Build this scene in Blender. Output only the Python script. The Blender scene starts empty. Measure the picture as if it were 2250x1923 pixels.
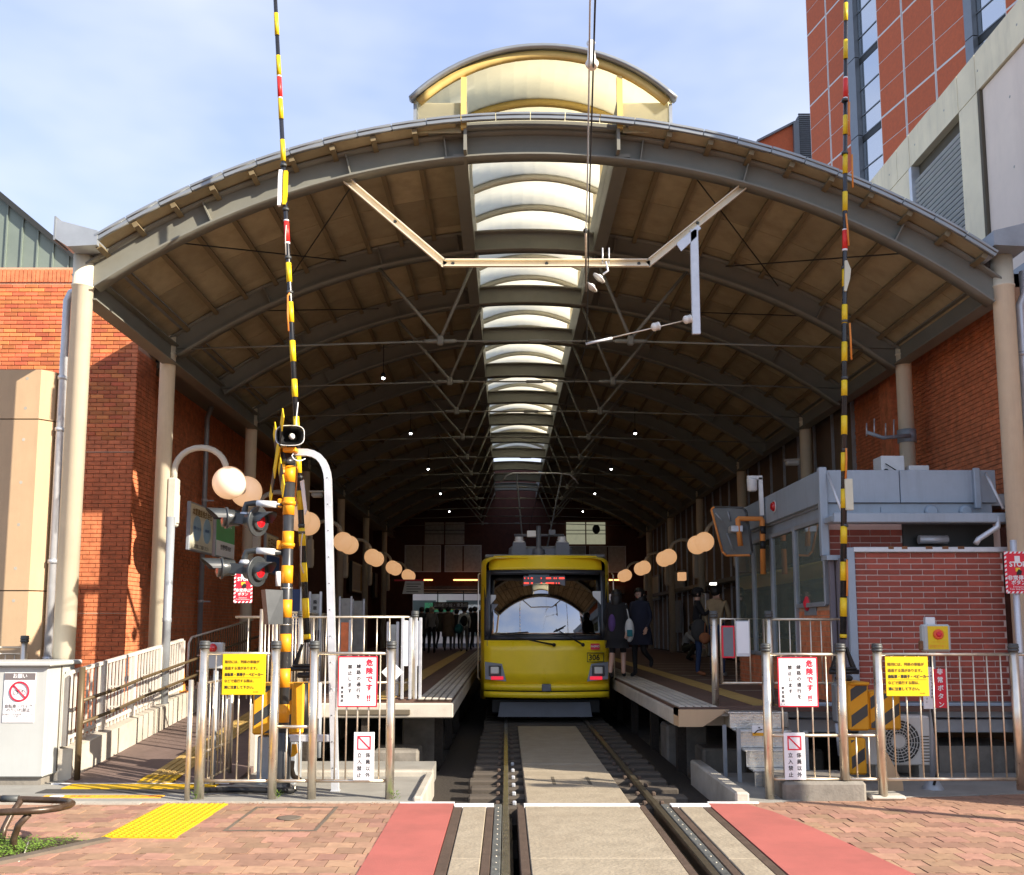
import bpy, bmesh, math, random
from mathutils import Vector, Matrix, Euler
random.seed(7)
R = math.radians
SC = bpy.context.scene
COL = SC.collection

# ---------------------------------------------------------------- camera
FPX, VPX, PPY, CAMH = 2150.0, 1112.0, 1122.0, 1.74
PITCH = math.atan(254.0 / FPX)
cam_data = bpy.data.cameras.new('camera')
cam = bpy.data.objects.new('camera', cam_data)
COL.objects.link(cam)
cam.location = (0, 0, CAMH)
cam.rotation_euler = (R(90) + PITCH, 0, 0)
cam_data.sensor_width = 36.0
cam_data.lens = FPX / 2250.0 * 36.0
cam_data.shift_x = (1125.0 - VPX) / 2250.0
cam_data.shift_y = (PPY - 961.5) / 2250.0
cam_data.clip_start = 0.1
cam_data.clip_end = 3000.0
SC.camera = cam

# ---------------------------------------------------------------- sky and sun
SUN_EL, SUN_AZ = R(28.5), math.atan2(0.872, -0.49)      # azimuth from +Y towards +X
world = bpy.data.worlds.new('World')
SC.world = world
world.use_nodes = True
wn = world.node_tree
wn.nodes.clear()
w_out = wn.nodes.new('ShaderNodeOutputWorld')
w_bg = wn.nodes.new('ShaderNodeBackground')
w_sky = wn.nodes.new('ShaderNodeTexSky')
w_sky.sky_type = 'NISHITA'
w_sky.sun_disc = False
w_sky.sun_elevation = SUN_EL
w_sky.sun_rotation = SUN_AZ
w_sky.air_density = 1.0
w_sky.dust_density = 1.0
w_sky.ozone_density = 2.0
w_bg.inputs['Strength'].default_value = 0.145
# thin high cloud veil mixed over the blue
w_tc = wn.nodes.new('ShaderNodeTexCoord')
w_map = wn.nodes.new('ShaderNodeMapping')
w_map.inputs['Scale'].default_value = (1.0, 1.0, 2.4)
w_noise = wn.nodes.new('ShaderNodeTexNoise')
w_noise.inputs['Scale'].default_value = 1.4
w_noise.inputs['Detail'].default_value = 5.0
w_noise.inputs['Roughness'].default_value = 0.55
w_ramp = wn.nodes.new('ShaderNodeValToRGB')
w_ramp.color_ramp.elements[0].position = 0.44
w_ramp.color_ramp.elements[0].color = (0.0, 0.0, 0.0, 1)
w_ramp.color_ramp.elements[1].position = 0.68
w_ramp.color_ramp.elements[1].color = (0.80, 0.80, 0.80, 1)
w_mix = wn.nodes.new('ShaderNodeMixRGB')
w_mix.inputs[2].default_value = (3.35, 3.5, 3.95, 1)
w_veil = wn.nodes.new('ShaderNodeMixRGB')
w_veil.inputs[0].default_value = 0.62
w_veil.inputs[2].default_value = (2.05, 2.42, 3.65, 1)
L = wn.links.new
L(w_tc.outputs['Generated'], w_map.inputs['Vector'])
L(w_map.outputs['Vector'], w_noise.inputs['Vector'])
L(w_noise.outputs['Fac'], w_ramp.inputs['Fac'])
L(w_ramp.outputs['Color'], w_mix.inputs[0])
L(w_sky.outputs['Color'], w_veil.inputs[1])
L(w_veil.outputs['Color'], w_mix.inputs[1])
L(w_mix.outputs['Color'], w_bg.inputs['Color'])
L(w_bg.outputs['Background'], w_out.inputs['Surface'])

sun_data = bpy.data.lights.new('sun', 'SUN')
sun_data.energy = 5.0
sun_data.angle = R(0.5)
sun_data.color = (1.0, 0.89, 0.74)
sun = bpy.data.objects.new('sun', sun_data)
COL.objects.link(sun)
sd = Vector((math.sin(SUN_AZ) * math.cos(SUN_EL), math.cos(SUN_AZ) * math.cos(SUN_EL), math.sin(SUN_EL)))
sun.rotation_euler = (-sd).to_track_quat('-Z', 'Y').to_euler()
sun.location = sd * 60

SC.view_settings.view_transform = 'Standard'
SC.view_settings.look = 'None'
SC.view_settings.exposure = 1.1
SC.view_settings.gamma = 1.0
SC.view_settings.use_curve_mapping = False
SC.render.engine = 'CYCLES'
SC.cycles.use_denoising = True
SC.cycles.max_bounces = 6
SC.cycles.caustics_reflective = False
SC.cycles.caustics_refractive = False

# ---------------------------------------------------------------- pixel helpers (a pixel is a direction; depth given)
_c, _s = math.cos(PITCH), math.sin(PITCH)
def ray(u, v):
    dx, dy = (u - VPX) / FPX, (PPY - v) / FPX
    return dx, _c - dy * _s, _s + dy * _c
def P(u, v, Y):
    a, b, e = ray(u, v); t = Y / b
    return Vector((a * t, Y, CAMH + e * t))
def G(u, v, z=0.0):
    a, b, e = ray(u, v); t = (z - CAMH) / e
    return Vector((a * t, b * t, z))
def PXX(u, X, v):          # point on plane x = X
    a, b, e = ray(u, v); t = X / a
    return Vector((X, b * t, CAMH + e * t))

# ---------------------------------------------------------------- object helpers
ORG = {}
def _props(o, label=None, cat=None, group=None, kind=None):
    if label: o['label'] = label
    if cat: o['category'] = cat
    if group: o['group'] = group
    if kind: o['kind'] = kind
    return o
def thing(name, label, cat, loc, group=None):
    o = bpy.data.objects.new(name, None)
    COL.objects.link(o)
    o.empty_display_size = 0.2
    o.location = loc
    ORG[o] = Vector(loc)
    return _props(o, label, cat, group)
def setting(name, loc=(0, 0, 0)):
    o = bpy.data.objects.new(name, None)
    COL.objects.link(o); o.location = loc; ORG[o] = Vector(loc)
    o['kind'] = 'structure'
    return o
def link_mesh(name, me, parent, org):
    o = bpy.data.objects.new(name, me)
    COL.objects.link(o)
    if parent is not None:
        o.parent = parent
    ORG[o] = org
    return o

class MB:
    """collects simple solids into one mesh"""
    def __init__(s): s.v = []; s.f = []; s.sm = []
    def add(s, vs, fs, smooth=False):
        n = len(s.v); s.v += [Vector(p) for p in vs]
        for f in fs: s.f.append([i + n for i in f]); s.sm.append(smooth)
        return s
    def box(s, x0, x1, y0, y1, z0, z1):
        vs = [(x, y, z) for x in (x0, x1) for y in (y0, y1) for z in (z0, z1)]
        return s.add(vs, [(0,1,3,2),(4,6,7,5),(0,4,5,1),(2,3,7,6),(0,2,6,4),(1,5,7,3)])
    def bbox(s, x0, x1, y0, y1, z0, z1, b=0.01):
        """box with chamfered edges"""
        cx, cy, cz = (x0+x1)/2, (y0+y1)/2, (z0+z1)/2
        hx, hy, hz = abs(x1-x0)/2, abs(y1-y0)/2, abs(z1-z0)/2
        b = min(b, hx*.9, hy*.9, hz*.9)
        vs = []; idx = {}
        for sx in (-1,1):
            for sy in (-1,1):
                for sz in (-1,1):
                    for a in range(3):
                        h = [hx-b, hy-b, hz-b]; h[a] += b
                        idx[(sx,sy,sz,a)] = len(vs)
                        vs.append((cx+sx*h[0], cy+sy*h[1], cz+sz*h[2]))
        fs = []
        for a in range(3):
            for sg in (-1,1):
                q = []
                for p, r in ((-1,-1),(1,-1),(1,1),(-1,1)):
                    k = [0,0,0]; k[a] = sg; k[(a+1)%3] = p; k[(a+2)%3] = r
                    q.append(idx[(k[0],k[1],k[2],a)])
                fs.append(q if sg > 0 else q[::-1])
        for a in range(3):
            b1, b2 = (a+1)%3, (a+2)%3
            for p in (-1,1):
                for r in (-1,1):
                    k0 = [0,0,0]; k0[b1] = p; k0[b2] = r
                    lo = k0[:]; lo[a] = -1; hi = k0[:]; hi[a] = 1
                    q = [idx[tuple(lo)+(b1,)], idx[tuple(hi)+(b1,)], idx[tuple(hi)+(b2,)], idx[tuple(lo)+(b2,)]]
                    fs.append(q if p*r < 0 else q[::-1])
        for sx in (-1,1):
            for sy in (-1,1):
                for sz in (-1,1):
                    q = [idx[(sx,sy,sz,0)], idx[(sx,sy,sz,1)], idx[(sx,sy,sz,2)]]
                    fs.append(q if sx*sy*sz > 0 else q[::-1])
        return s.add(vs, fs)
    def obox(s, c, ax, ay, az, hx, hy, hz):
        c = Vector(c); ax, ay, az = Vector(ax).normalized(), Vector(ay).normalized(), Vector(az).normalized()
        vs = [c + ax*hx*i + ay*hy*j + az*hz*k for i in (-1,1) for j in (-1,1) for k in (-1,1)]
        return s.add(vs, [(0,1,3,2),(4,6,7,5),(0,4,5,1),(2,3,7,6),(0,2,6,4),(1,5,7,3)])
    def beam(s, p, q, w, h, up=(0,0,1)):
        p, q = Vector(p), Vector(q); d = (q-p); l = d.length; d.normalize()
        u = Vector(up); r = d.cross(u)
        if r.length < 1e-4: r = d.cross(Vector((0,1,0)))
        r.normalize(); u = r.cross(d).normalized()
        return s.obox((p+q)/2, r, d, u, w/2, l/2, h/2)
    def tube(s, pts, r, n=10, caps=True, radii=None, rot=0.0, flat=False):
        pts = [Vector(p) for p in pts]; m = len(pts)
        base = len(s.v); prev = None
        for i, p in enumerate(pts):
            if i == 0: d = pts[1]-p
            elif i == m-1: d = p-pts[i-1]
            else: d = (pts[i+1]-p).normalized() + (p-pts[i-1]).normalized()
            d.normalize()
            if prev is None:
                a = Vector((0,0,1)) if abs(d.z) < .9 else Vector((0,1,0))
                u = d.cross(a).normalized()
            else:
                u = (prev - d*prev.dot(d)).normalized()
            prev = u; w = d.cross(u)
            rr = radii[i] if radii else r
            for k in range(n):
                t = 2*math.pi*k/n + rot
                s.v.append(p + (u*math.cos(t) + w*math.sin(t))*rr)
        for i in range(m-1):
            for k in range(n):
                a = base+i*n+k; b = base+i*n+(k+1)%n
                s.f.append([a, b, b+n, a+n]); s.sm.append(not flat)
        if caps:
            s.f.append([base+k for k in range(n)][::-1]); s.sm.append(False)
            s.f.append([base+(m-1)*n+k for k in range(n)]); s.sm.append(False)
        return s
    def cyl(s, p, q, r, n=14, r2=None):
        return s.tube([p, q], r, n, True, [r, r if r2 is None else r2])
    def lathe(s, o, axis, prof, n=20, closed=False):
        """prof: (distance along axis, radius)"""
        o = Vector(o); a = Vector(axis).normalized()
        t = Vector((0,0,1)) if abs(a.z) < .9 else Vector((1,0,0))
        u = a.cross(t).normalized(); w = a.cross(u); base = len(s.v); m = len(prof)
        for d, r in prof:
            for k in range(n):
                th = 2*math.pi*k/n
                s.v.append(o + a*d + (u*math.cos(th)+w*math.sin(th))*r)
        for i in range(m-1):
            for k in range(n):
                p = base+i*n+k; q = base+i*n+(k+1)%n
                s.f.append([p, q, q+n, p+n]); s.sm.append(True)
        s.f.append([base+k for k in range(n)][::-1]); s.sm.append(False)
        s.f.append([base+(m-1)*n+k for k in range(n)]); s.sm.append(False)
        return s
    def sphere(s, c, r, n=20, m=12, sc=(1,1,1)):
        c = Vector(c); base = len(s.v)
        for i in range(1, m):
            th = math.pi*i/m
            for k in range(n):
                ph = 2*math.pi*k/n
                s.v.append(c + Vector((r*sc[0]*math.sin(th)*math.cos(ph), r*sc[1]*math.sin(th)*math.sin(ph), r*sc[2]*math.cos(th))))
        t = len(s.v); s.v.append(c + Vector((0,0,r*sc[2]))); s.v.append(c - Vector((0,0,r*sc[2])))
        for i in range(m-2):
            for k in range(n):
                p = base+i*n+k; q = base+i*n+(k+1)%n
                s.f.append([p, p+n, q+n, q]); s.sm.append(True)
        for k in range(n):
            q = (k+1)%n
            s.f.append([base+k, base+q, t]); s.sm.append(True)
            s.f.append([base+(m-2)*n+q, base+(m-2)*n+k, t+1]); s.sm.append(True)
        return s
    def prism(s, poly, ext, smooth=False):
        """closed polygon (3d points) extruded by vector"""
        n = len(poly); poly = [Vector(p) for p in poly]; e = Vector(ext)
        vs = poly + [p+e for p in poly]
        fs = [list(range(n))[::-1], [n+i for i in range(n)]]
        s.add(vs, fs); b = len(s.v)-2*n
        for i in range(n):
            j = (i+1)%n
            s.f.append([b+i, b+j, b+n+j, b+n+i]); s.sm.append(smooth)
        return s
    def quad(s, a, b, c, d): return s.add([a,b,c,d], [(0,1,2,3)])
    def build(s, name, mat, parent=None, label=None, cat=None, group=None, kind=None, fix=True):
        if parent is not None: org = ORG[parent]
        else:
            xs = [p.x for p in s.v]; ys = [p.y for p in s.v]; zs = [p.z for p in s.v]
            org = Vector(((min(xs)+max(xs))/2, (min(ys)+max(ys))/2, min(zs)))
        me = bpy.data.meshes.new(name)
        me.from_pydata([p-org for p in s.v], [], s.f)
        me.polygons.foreach_set('use_smooth', s.sm)
        if fix:
            bm = bmesh.new(); bm.from_mesh(me); bmesh.ops.recalc_face_normals(bm, faces=bm.faces); bm.to_mesh(me); bm.free()
        me.materials.append(MAT[mat] if isinstance(mat, str) else mat)
        o = link_mesh(name, me, parent, org)
        if parent is None: o.location = org
        return _props(o, label, cat, group, kind)

def place(name, me, parent, mat4):
    """a copy of shared mesh data at a world matrix under a parent"""
    o = bpy.data.objects.new(name, me)
    COL.objects.link(o)
    o.parent = parent
    m = mat4.copy()
    m.translation = m.translation - ORG[parent]
    o.matrix_local = m
    ORG[o] = ORG[parent]
    return o
def mesh_of(mb, name, mat):
    me = bpy.data.meshes.new(name)
    me.from_pydata([tuple(p) for p in mb.v], [], mb.f)
    me.polygons.foreach_set('use_smooth', mb.sm)
    bm = bmesh.new(); bm.from_mesh(me); bmesh.ops.recalc_face_normals(bm, faces=bm.faces); bm.to_mesh(me); bm.free()
    me.materials.append(MAT[mat]); return me
def children_of(o): return [c for c in bpy.data.objects if c.parent == o]
def copy_tree(o, parent=None):
    c = o.copy(); COL.objects.link(c)
    if parent is not None: c.parent = parent
    for ch in KIDS.get(o, []): copy_tree(ch, c)
    return c
KIDS = {}
def register(root):
    for ob in bpy.data.objects:
        if ob.parent: KIDS.setdefault(ob.parent, [])
    KIDS.clear()
    for ob in bpy.data.objects:
        if ob.parent: KIDS.setdefault(ob.parent, []).append(ob)
def T(x, y, z): return Matrix.Translation((x, y, z))
def basis(o, x, y, z):
    return Matrix(((x[0],y[0],z[0],o[0]),(x[1],y[1],z[1],o[1]),(x[2],y[2],z[2],o[2]),(0,0,0,1)))

def lettering(parent, text, o, right, up, size, mat, align='CENTER', bold=0.0, vertical=False, sx=1.0, leading=1.0, depth=0.0):
    """flat print: text turned into a thin mesh part"""
    cu = bpy.data.curves.new('lettering', 'FONT')
    cu.body = '\n'.join(text) if vertical else text
    cu.size = size; cu.align_x = align; cu.align_y = 'CENTER'
    if vertical: size *= .86; leading *= 1.42; cu.size = size
    cu.space_line = leading; cu.resolution_u = 3; cu.extrude = depth
    tmp = bpy.data.objects.new('lettering', cu)
    me = bpy.data.meshes.new_from_object(tmp)
    bpy.data.objects.remove(tmp); bpy.data.curves.remove(cu)
    right = Vector(right).normalized(); up = Vector(up).normalized(); nrm = right.cross(up)
    org = ORG[parent]; o = Vector(o)
    vs = [Vector(v.co) for v in me.vertices]; fs = [list(p.vertices) for p in me.polygons]
    bpy.data.meshes.remove(me); me = bpy.data.meshes.new('lettering')
    offs = [(0,0)] if not bold else [(0,0),(bold,0),(-bold,0),(0,bold),(0,-bold)]
    av, af = [], []
    for i, (dx, dy) in enumerate(offs):
        n0 = len(av)
        av += [o + right*(v.x*sx+dx) + up*(v.y+dy) + nrm*(v.z + .00012*i) - org for v in vs]
        af += [[q+n0 for q in f] for f in fs]
    me.from_pydata(av, [], af)
    me.materials.clear(); me.materials.append(MAT[mat])
    return link_mesh('lettering', me, parent, org)
# ---------------------------------------------------------------- materials
MAT = {}
def mat(name, col, rough=0.6, metal=0.0, var=0.12, vscale=3.0, bump=0.0, bscale=40.0, rnd=0.0, spec=0.4, dirt=0.0, dscale=1.2, dcol=(0.05,0.04,0.03),
        emit=None, es=0.0, trans=0.0, coat=0.0, streak=0.0, hue=0.0):
    m = bpy.data.materials.new(name); m.use_nodes = True
    nt = m.node_tree; N = nt.nodes; LK = nt.links.new
    b = N['Principled BSDF']
    b.inputs['Roughness'].default_value = rough
    b.inputs['Metallic'].default_value = metal
    b.inputs['Specular IOR Level'].default_value = spec
    if coat: b.inputs['Coat Weight'].default_value = coat; b.inputs['Coat Roughness'].default_value = .12
    tc = N.new('ShaderNodeTexCoord')
    gn = N.new('ShaderNodeNewGeometry'); geo = gn.outputs['Position']
    cur = None
    base = N.new('ShaderNodeRGB'); base.outputs[0].default_value = (*col, 1); cur = base.outputs[0]
    if var:
        nz = N.new('ShaderNodeTexNoise'); nz.inputs['Scale'].default_value = vscale; nz.inputs['Detail'].default_value = 6; nz.inputs['Roughness'].default_value = .65
        LK(geo, nz.inputs['Vector'])
        mr = N.new('ShaderNodeMapRange'); mr.inputs['From Min'].default_value = .25; mr.inputs['From Max'].default_value = .75
        mr.inputs['To Min'].default_value = 1-var; mr.inputs['To Max'].default_value = 1+var
        LK(nz.outputs['Fac'], mr.inputs['Value'])
        vm = N.new('ShaderNodeVectorMath'); vm.operation = 'SCALE'; LK(cur, vm.inputs[0]); LK(mr.outputs[0], vm.inputs['Scale']); cur = vm.outputs[0]
        rr = N.new('ShaderNodeMapRange'); rr.inputs['To Min'].default_value = max(0.02, rough-.1); rr.inputs['To Max'].default_value = min(1, rough+.1)
        LK(nz.outputs['Fac'], rr.inputs['Value']); LK(rr.outputs[0], b.inputs['Roughness'])
    if rnd:
        oi = N.new('ShaderNodeObjectInfo')
        mr = N.new('ShaderNodeMapRange'); mr.inputs['To Min'].default_value = 1-rnd; mr.inputs['To Max'].default_value = 1+rnd
        LK(oi.outputs['Random'], mr.inputs['Value'])
        vm = N.new('ShaderNodeVectorMath'); vm.operation = 'SCALE'; LK(cur, vm.inputs[0]); LK(mr.outputs[0], vm.inputs['Scale']); cur = vm.outputs[0]
        if hue:
            hs = N.new('ShaderNodeHueSaturation')
            m2 = N.new('ShaderNodeMath'); m2.operation = 'MULTIPLY_ADD'; m2.inputs[1].default_value = 7.31; m2.inputs[2].default_value = 0
            LK(oi.outputs['Random'], m2.inputs[0]); m3 = N.new('ShaderNodeMath'); m3.operation = 'FRACT'; LK(m2.outputs[0], m3.inputs[0])
            m4 = N.new('ShaderNodeMapRange'); m4.inputs['To Min'].default_value = .5-hue; m4.inputs['To Max'].default_value = .5+hue; LK(m3.outputs[0], m4.inputs['Value'])
            LK(m4.outputs[0], hs.inputs['Hue']); LK(cur, hs.inputs['Color']); cur = hs.outputs['Color']
    if dirt:
        nz = N.new('ShaderNodeTexNoise'); nz.inputs['Scale'].default_value = dscale; nz.inputs['Detail'].default_value = 8; nz.inputs['Roughness'].default_value = .7
        if streak:
            mp = N.new('ShaderNodeMapping'); mp.inputs['Scale'].default_value = (streak, streak, 0.35); LK(geo, mp.inputs['Vector']); LK(mp.outputs[0], nz.inputs['Vector'])
        else: LK(geo, nz.inputs['Vector'])
        mr = N.new('ShaderNodeMapRange'); mr.inputs['From Min'].default_value = .48; mr.inputs['From Max'].default_value = .75; mr.inputs['To Max'].default_value = dirt
        LK(nz.outputs['Fac'], mr.inputs['Value'])
        mx = N.new('ShaderNodeMixRGB'); LK(mr.outputs[0], mx.inputs[0]); LK(cur, mx.inputs[1]); mx.inputs[2].default_value = (*dcol, 1); cur = mx.outputs[0]
    LK(cur, b.inputs['Base Color'])
    if bump:
        nb = N.new('ShaderNodeTexNoise'); nb.inputs['Scale'].default_value = bscale; nb.inputs['Detail'].default_value = 5; LK(geo, nb.inputs['Vector'])
        bp = N.new('ShaderNodeBump'); bp.inputs['Strength'].default_value = bump; bp.inputs['Distance'].default_value = .01
        LK(nb.outputs['Fac'], bp.inputs['Height']); LK(bp.outputs[0], b.inputs['Normal'])
    if emit:
        b.inputs['Emission Color'].default_value = (*emit, 1); b.inputs['Emission Strength'].default_value = es
    if trans:
        out = N['Material Output']; tr = N.new('ShaderNodeBsdfTranslucent'); LK(cur, tr.inputs['Color'])
        mx = N.new('ShaderNodeMixShader'); mx.inputs[0].default_value = trans
        LK(b.outputs[0], mx.inputs[1]); LK(tr.outputs[0], mx.inputs[2]); LK(mx.outputs[0], out.inputs['Surface'])
    MAT[name] = m
    return m
# masonry
mat('brick_orange', (0.60,0.18,0.07), .8, var=.18, vscale=9, bump=.25, bscale=60, rnd=.30, hue=.012, dirt=.25, dscale=.9, dcol=(.20,.08,.04), streak=2.0)
mat('brick_orange_mass', (0.66,0.215,0.095), .8, var=.38, vscale=7, bump=.25, bscale=60, dirt=.3, dscale=.9, dcol=(.20,.08,.04), streak=2.0)
mat('mortar_orange', (0.52,0.33,0.22), .9, var=.15, bump=.2)
mat('brick_red', (0.33,0.072,0.045), .62, var=.15, vscale=10, bump=.15, bscale=60, rnd=.22, dirt=.35, dscale=1.6, streak=2.0)
mat('mortar_pink', (0.72,0.58,0.52), .9, var=.1)
mat('brick_shade', (0.085,0.032,0.022), .85, var=.3, vscale=5, bump=.2)  # deep hall shade is mixed into this brick colour
mat('paver', (0.34,0.195,0.13), .85, var=.2, vscale=10, bump=.3, bscale=90, rnd=.22, hue=.014, dirt=.25, dscale=4, dcol=(.14,.09,.06))
mat('paver_mass', (0.33,0.19,0.125), .85, var=.3, vscale=8, bump=.3, bscale=90, dirt=.25, dscale=3, dcol=(.14,.09,.06))
mat('paver_joint', (0.085,0.052,0.036), .95, var=.3, vscale=12)
mat('red_asphalt', (0.40,0.115,0.095), .8, var=.10, vscale=2.2, bump=.35, bscale=160, dirt=.6, dscale=1.4, dcol=(.25,.085,.07))
mat('concrete', (0.42,0.39,0.33), .85, var=.2, vscale=2.5, bump=.3, bscale=50, dirt=.55, dscale=1.6, dcol=(.15,.13,.10))
mat('concrete_dark', (0.22,0.20,0.17), .9, var=.3, vscale=3, bump=.4, bscale=40, dirt=.6, dscale=2, dcol=(.06,.05,.04))
mat('concrete_pale', (0.50,0.46,0.39), .8, var=.14, vscale=2, bump=.2, bscale=60, dirt=.45, dscale=1.5, dcol=(.22,.19,.14))
mat('crossing_slab', (0.33,0.28,0.205), .75, var=.18, vscale=5, bump=.8, bscale=28, dirt=.5, dscale=1.7, dcol=(.24,.19,.13))
mat('rubber', (0.085,0.058,0.042), .7, var=.3, vscale=8, bump=.3)
mat('rail_steel', (0.20,0.17,0.12), .38, .75, var=.35, vscale=12, dirt=.5, dscale=6, dcol=(.10,.055,.03))
mat('rail_shine', (0.55,0.50,0.38), .22, .9, var=.2, vscale=10)
mat('guard_steel', (0.20,0.21,0.20), .5, .6, var=.3, vscale=10, dirt=.4)
mat('sleeper', (0.085,0.07,0.055), .9, var=.3, bump=.4, dirt=.6, dscale=3)
mat('ballast', (0.035,0.028,0.022), .95, var=.5, vscale=25, bump=1.0, bscale=30)
mat('ground', (0.10,0.09,0.08), .95, var=.3, bump=.4)
mat('platform_floor', (0.13,0.075,0.055), .8, var=.2, vscale=4, bump=.15, dirt=.4, dscale=1.5)
mat('ramp_floor', (0.15,0.105,0.09), .85, var=.2, vscale=5, bump=.3, bscale=120)
mat('asphalt', (0.055,0.052,0.05), .9, var=.25, vscale=6, bump=.5, bscale=150)
mat('pale_paving', (0.27,0.262,0.235), .85, var=.18, vscale=2.5, bump=.25, bscale=90, dirt=.4, dscale=2, dcol=(.22,.2,.17))
mat('white_paint', (0.80,0.80,0.78), .7, var=.12, vscale=14, dirt=.35, dscale=6, dcol=(.45,.42,.36))
mat('tactile_yellow', (0.66,0.40,0.006), .6, var=.08, vscale=8, dirt=.15, dscale=5, dcol=(.5,.33,.03))
mat('tactile_old', (0.46,0.31,0.10), .75, var=.15, vscale=8, dirt=.4, dscale=4)
mat('orange_print', (0.85,0.40,0.03), .7, var=.15, vscale=10)
# steel, canopy
mat('purlin_paint', (0.20,0.155,0.085), .7, var=.15)
mat('canopy_shade_paint', (0.20,0.20,0.17), .55, var=.12, vscale=2.5, bump=.05, dirt=.35, dscale=2.0, dcol=(.22,.19,.13))  # cream column paint with the canopy's shade darkened into the colour
mat('column_paint', (0.84,0.75,0.57), .5, var=.08, vscale=2.5, dirt=.22, dscale=1.8, dcol=(.3,.24,.16), streak=3.0)
mat('ceiling_board', (0.38,0.322,0.20), .9, var=.16, vscale=3, bump=.3, bscale=70, rnd=.16, dirt=.35, dscale=2.4, dcol=(.16,.11,.05))
mat('roof_metal', (0.30,0.32,0.33), .4, .5, var=.1, vscale=3)
mat('gutter_metal', (0.34,0.37,0.40), .45, .3, var=.15, vscale=3, dirt=.25)
mat('vault_cream', (0.86,0.82,0.65), .5, var=.05, vscale=1.5, trans=.8)
mat('vault_sheet', (0.88,0.86,0.76), .5, var=.05, vscale=1.5, trans=.85)
mat('lantern_frame', (0.72,0.52,0.17), .5, var=.1)
mat('galvanised', (0.55,0.57,0.60), .45, .55, var=.15, vscale=9)
mat('silver_paint', (0.62,0.64,0.67), .38, .35, var=.12, vscale=7, dirt=.15, dscale=4)
mat('stainless', (0.76,0.69,0.57), .30, .9, var=.12, vscale=9)
mat('stainless_dull', (0.68,0.60,0.48), .38, .85, var=.2, vscale=14, dirt=.2, dscale=8, dcol=(.2,.16,.11))
mat('cap_grey', (0.075,0.080,0.080), .5, .2, var=.15)
mat('blue_grey', (0.34,0.40,0.46), .45, .1, var=.10, vscale=2.5, dirt=.35, dscale=1.6, dcol=(.15,.17,.19), streak=4.0)
mat('purple_grey', (0.20,0.18,0.20), .5, var=.1)
mat('bench_alu', (0.6,0.6,0.58), .3, .9, var=.2, vscale=20, bump=.6, bscale=60)
mat('white_enamel', (0.78,0.79,0.78), .35, var=.07, vscale=3, dirt=.15, dscale=2)
mat('cabinet_grey', (0.46,0.48,0.465), .45, var=.06, vscale=2, dirt=.22, dscale=1.6, dcol=(.36,.36,.32), streak=4.0)
mat('beige_panel', (0.50,0.35,0.21), .75, var=.08, vscale=1.6, bump=.12, bscale=70, dirt=.2, dscale=1.3, dcol=(.30,.21,.12), streak=3.5)
mat('panel_shade', (0.20,0.145,0.10), .8, var=.15, dirt=.3)  # beige panels made darker to carry the hall's shade
mat('precast', (0.90,0.79,0.56), .8, var=.10, vscale=1.2, bump=.15, dirt=.35, dscale=.9, dcol=(.26,.23,.17), streak=2.0)
mat('precast_pink', (0.90,0.75,0.62), .8, var=.07, vscale=1.0, dirt=.2, dscale=.8, dcol=(.4,.3,.25), streak=2.0)
mat('groove', (0.12,0.10,0.07), .9, var=.1)
mat('tower_tile', (0.60,0.135,0.05), .75, var=.14, vscale=7, bump=.3, bscale=30, rnd=.07)
mat('tower_joint', (0.82,0.79,0.76), .7, var=.06)
mat('tower_mullion', (0.22,0.24,0.26), .4, .4, var=.1)
mat('green_metal', (0.20,0.245,0.21), .5, .2, var=.1, vscale=2)
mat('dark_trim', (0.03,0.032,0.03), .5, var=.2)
mat('black', (0.012,0.012,0.013), .45, var=.2)
mat('black_gloss', (0.014,0.014,0.016), .25, var=.2, spec=.6)
mat('signal_black', (0.035,0.04,0.043), .35, var=.2, spec=.6, vscale=6)
mat('mast_black', (0.028,0.029,0.031), .33, var=.2, spec=.6, vscale=5)
mat('band_orange', (0.84,0.33,0.012), .45, var=.12, vscale=7, dirt=.25, dscale=6, dcol=(.45,.17,.02))
mat('band_yellow', (0.82,0.55,0.015), .42, var=.12, vscale=7, dirt=.35, dscale=9, dcol=(.45,.28,.02))
mat('band_red', (0.75,0.03,0.025), .4, var=.08)
mat('lens_red', (0.5,0.008,0.015), .15, var=.05, spec=.8)
mat('cable_dark', (0.02,0.02,0.02), .6, var=.1)
mat('wire_orange', (0.75,0.25,0.04), .5, var=.1)
mat('machine_orange', (0.80,0.36,0.015), .5, var=.1, vscale=4, dirt=.25, dscale=5, dcol=(.4,.18,.03))
mat('machine_grey', (0.24,0.26,0.28), .5, .2, var=.15)
mat('ac_white', (0.66,0.64,0.58), .55, var=.06, dirt=.2, dscale=3)
mat('brown_rail', (0.060,0.036,0.022), .35, .3, var=.3, vscale=12, dirt=.35, dscale=9, dcol=(.18,.15,.12))
mat('handrail_brown', (0.12,0.085,0.045), .4, .2, var=.2)
mat('white_rail', (0.62,0.58,0.52), .55, var=.1, dirt=.3, dscale=5, dcol=(.42,.3,.2))
mat('orange_pole', (0.72,0.26,0.06), .5, var=.1)
mat('mirror_back', (0.14,0.155,0.16), .55, .2, var=.2, vscale=5)
mat('lamp_paint', (0.60,0.56,0.47), .5, var=.08)
mat('manhole', (0.16,0.13,0.10), .7, .3, var=.3)
mat('rust', (0.20,0.09,0.04), .8, var=.4, vscale=8)
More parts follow.
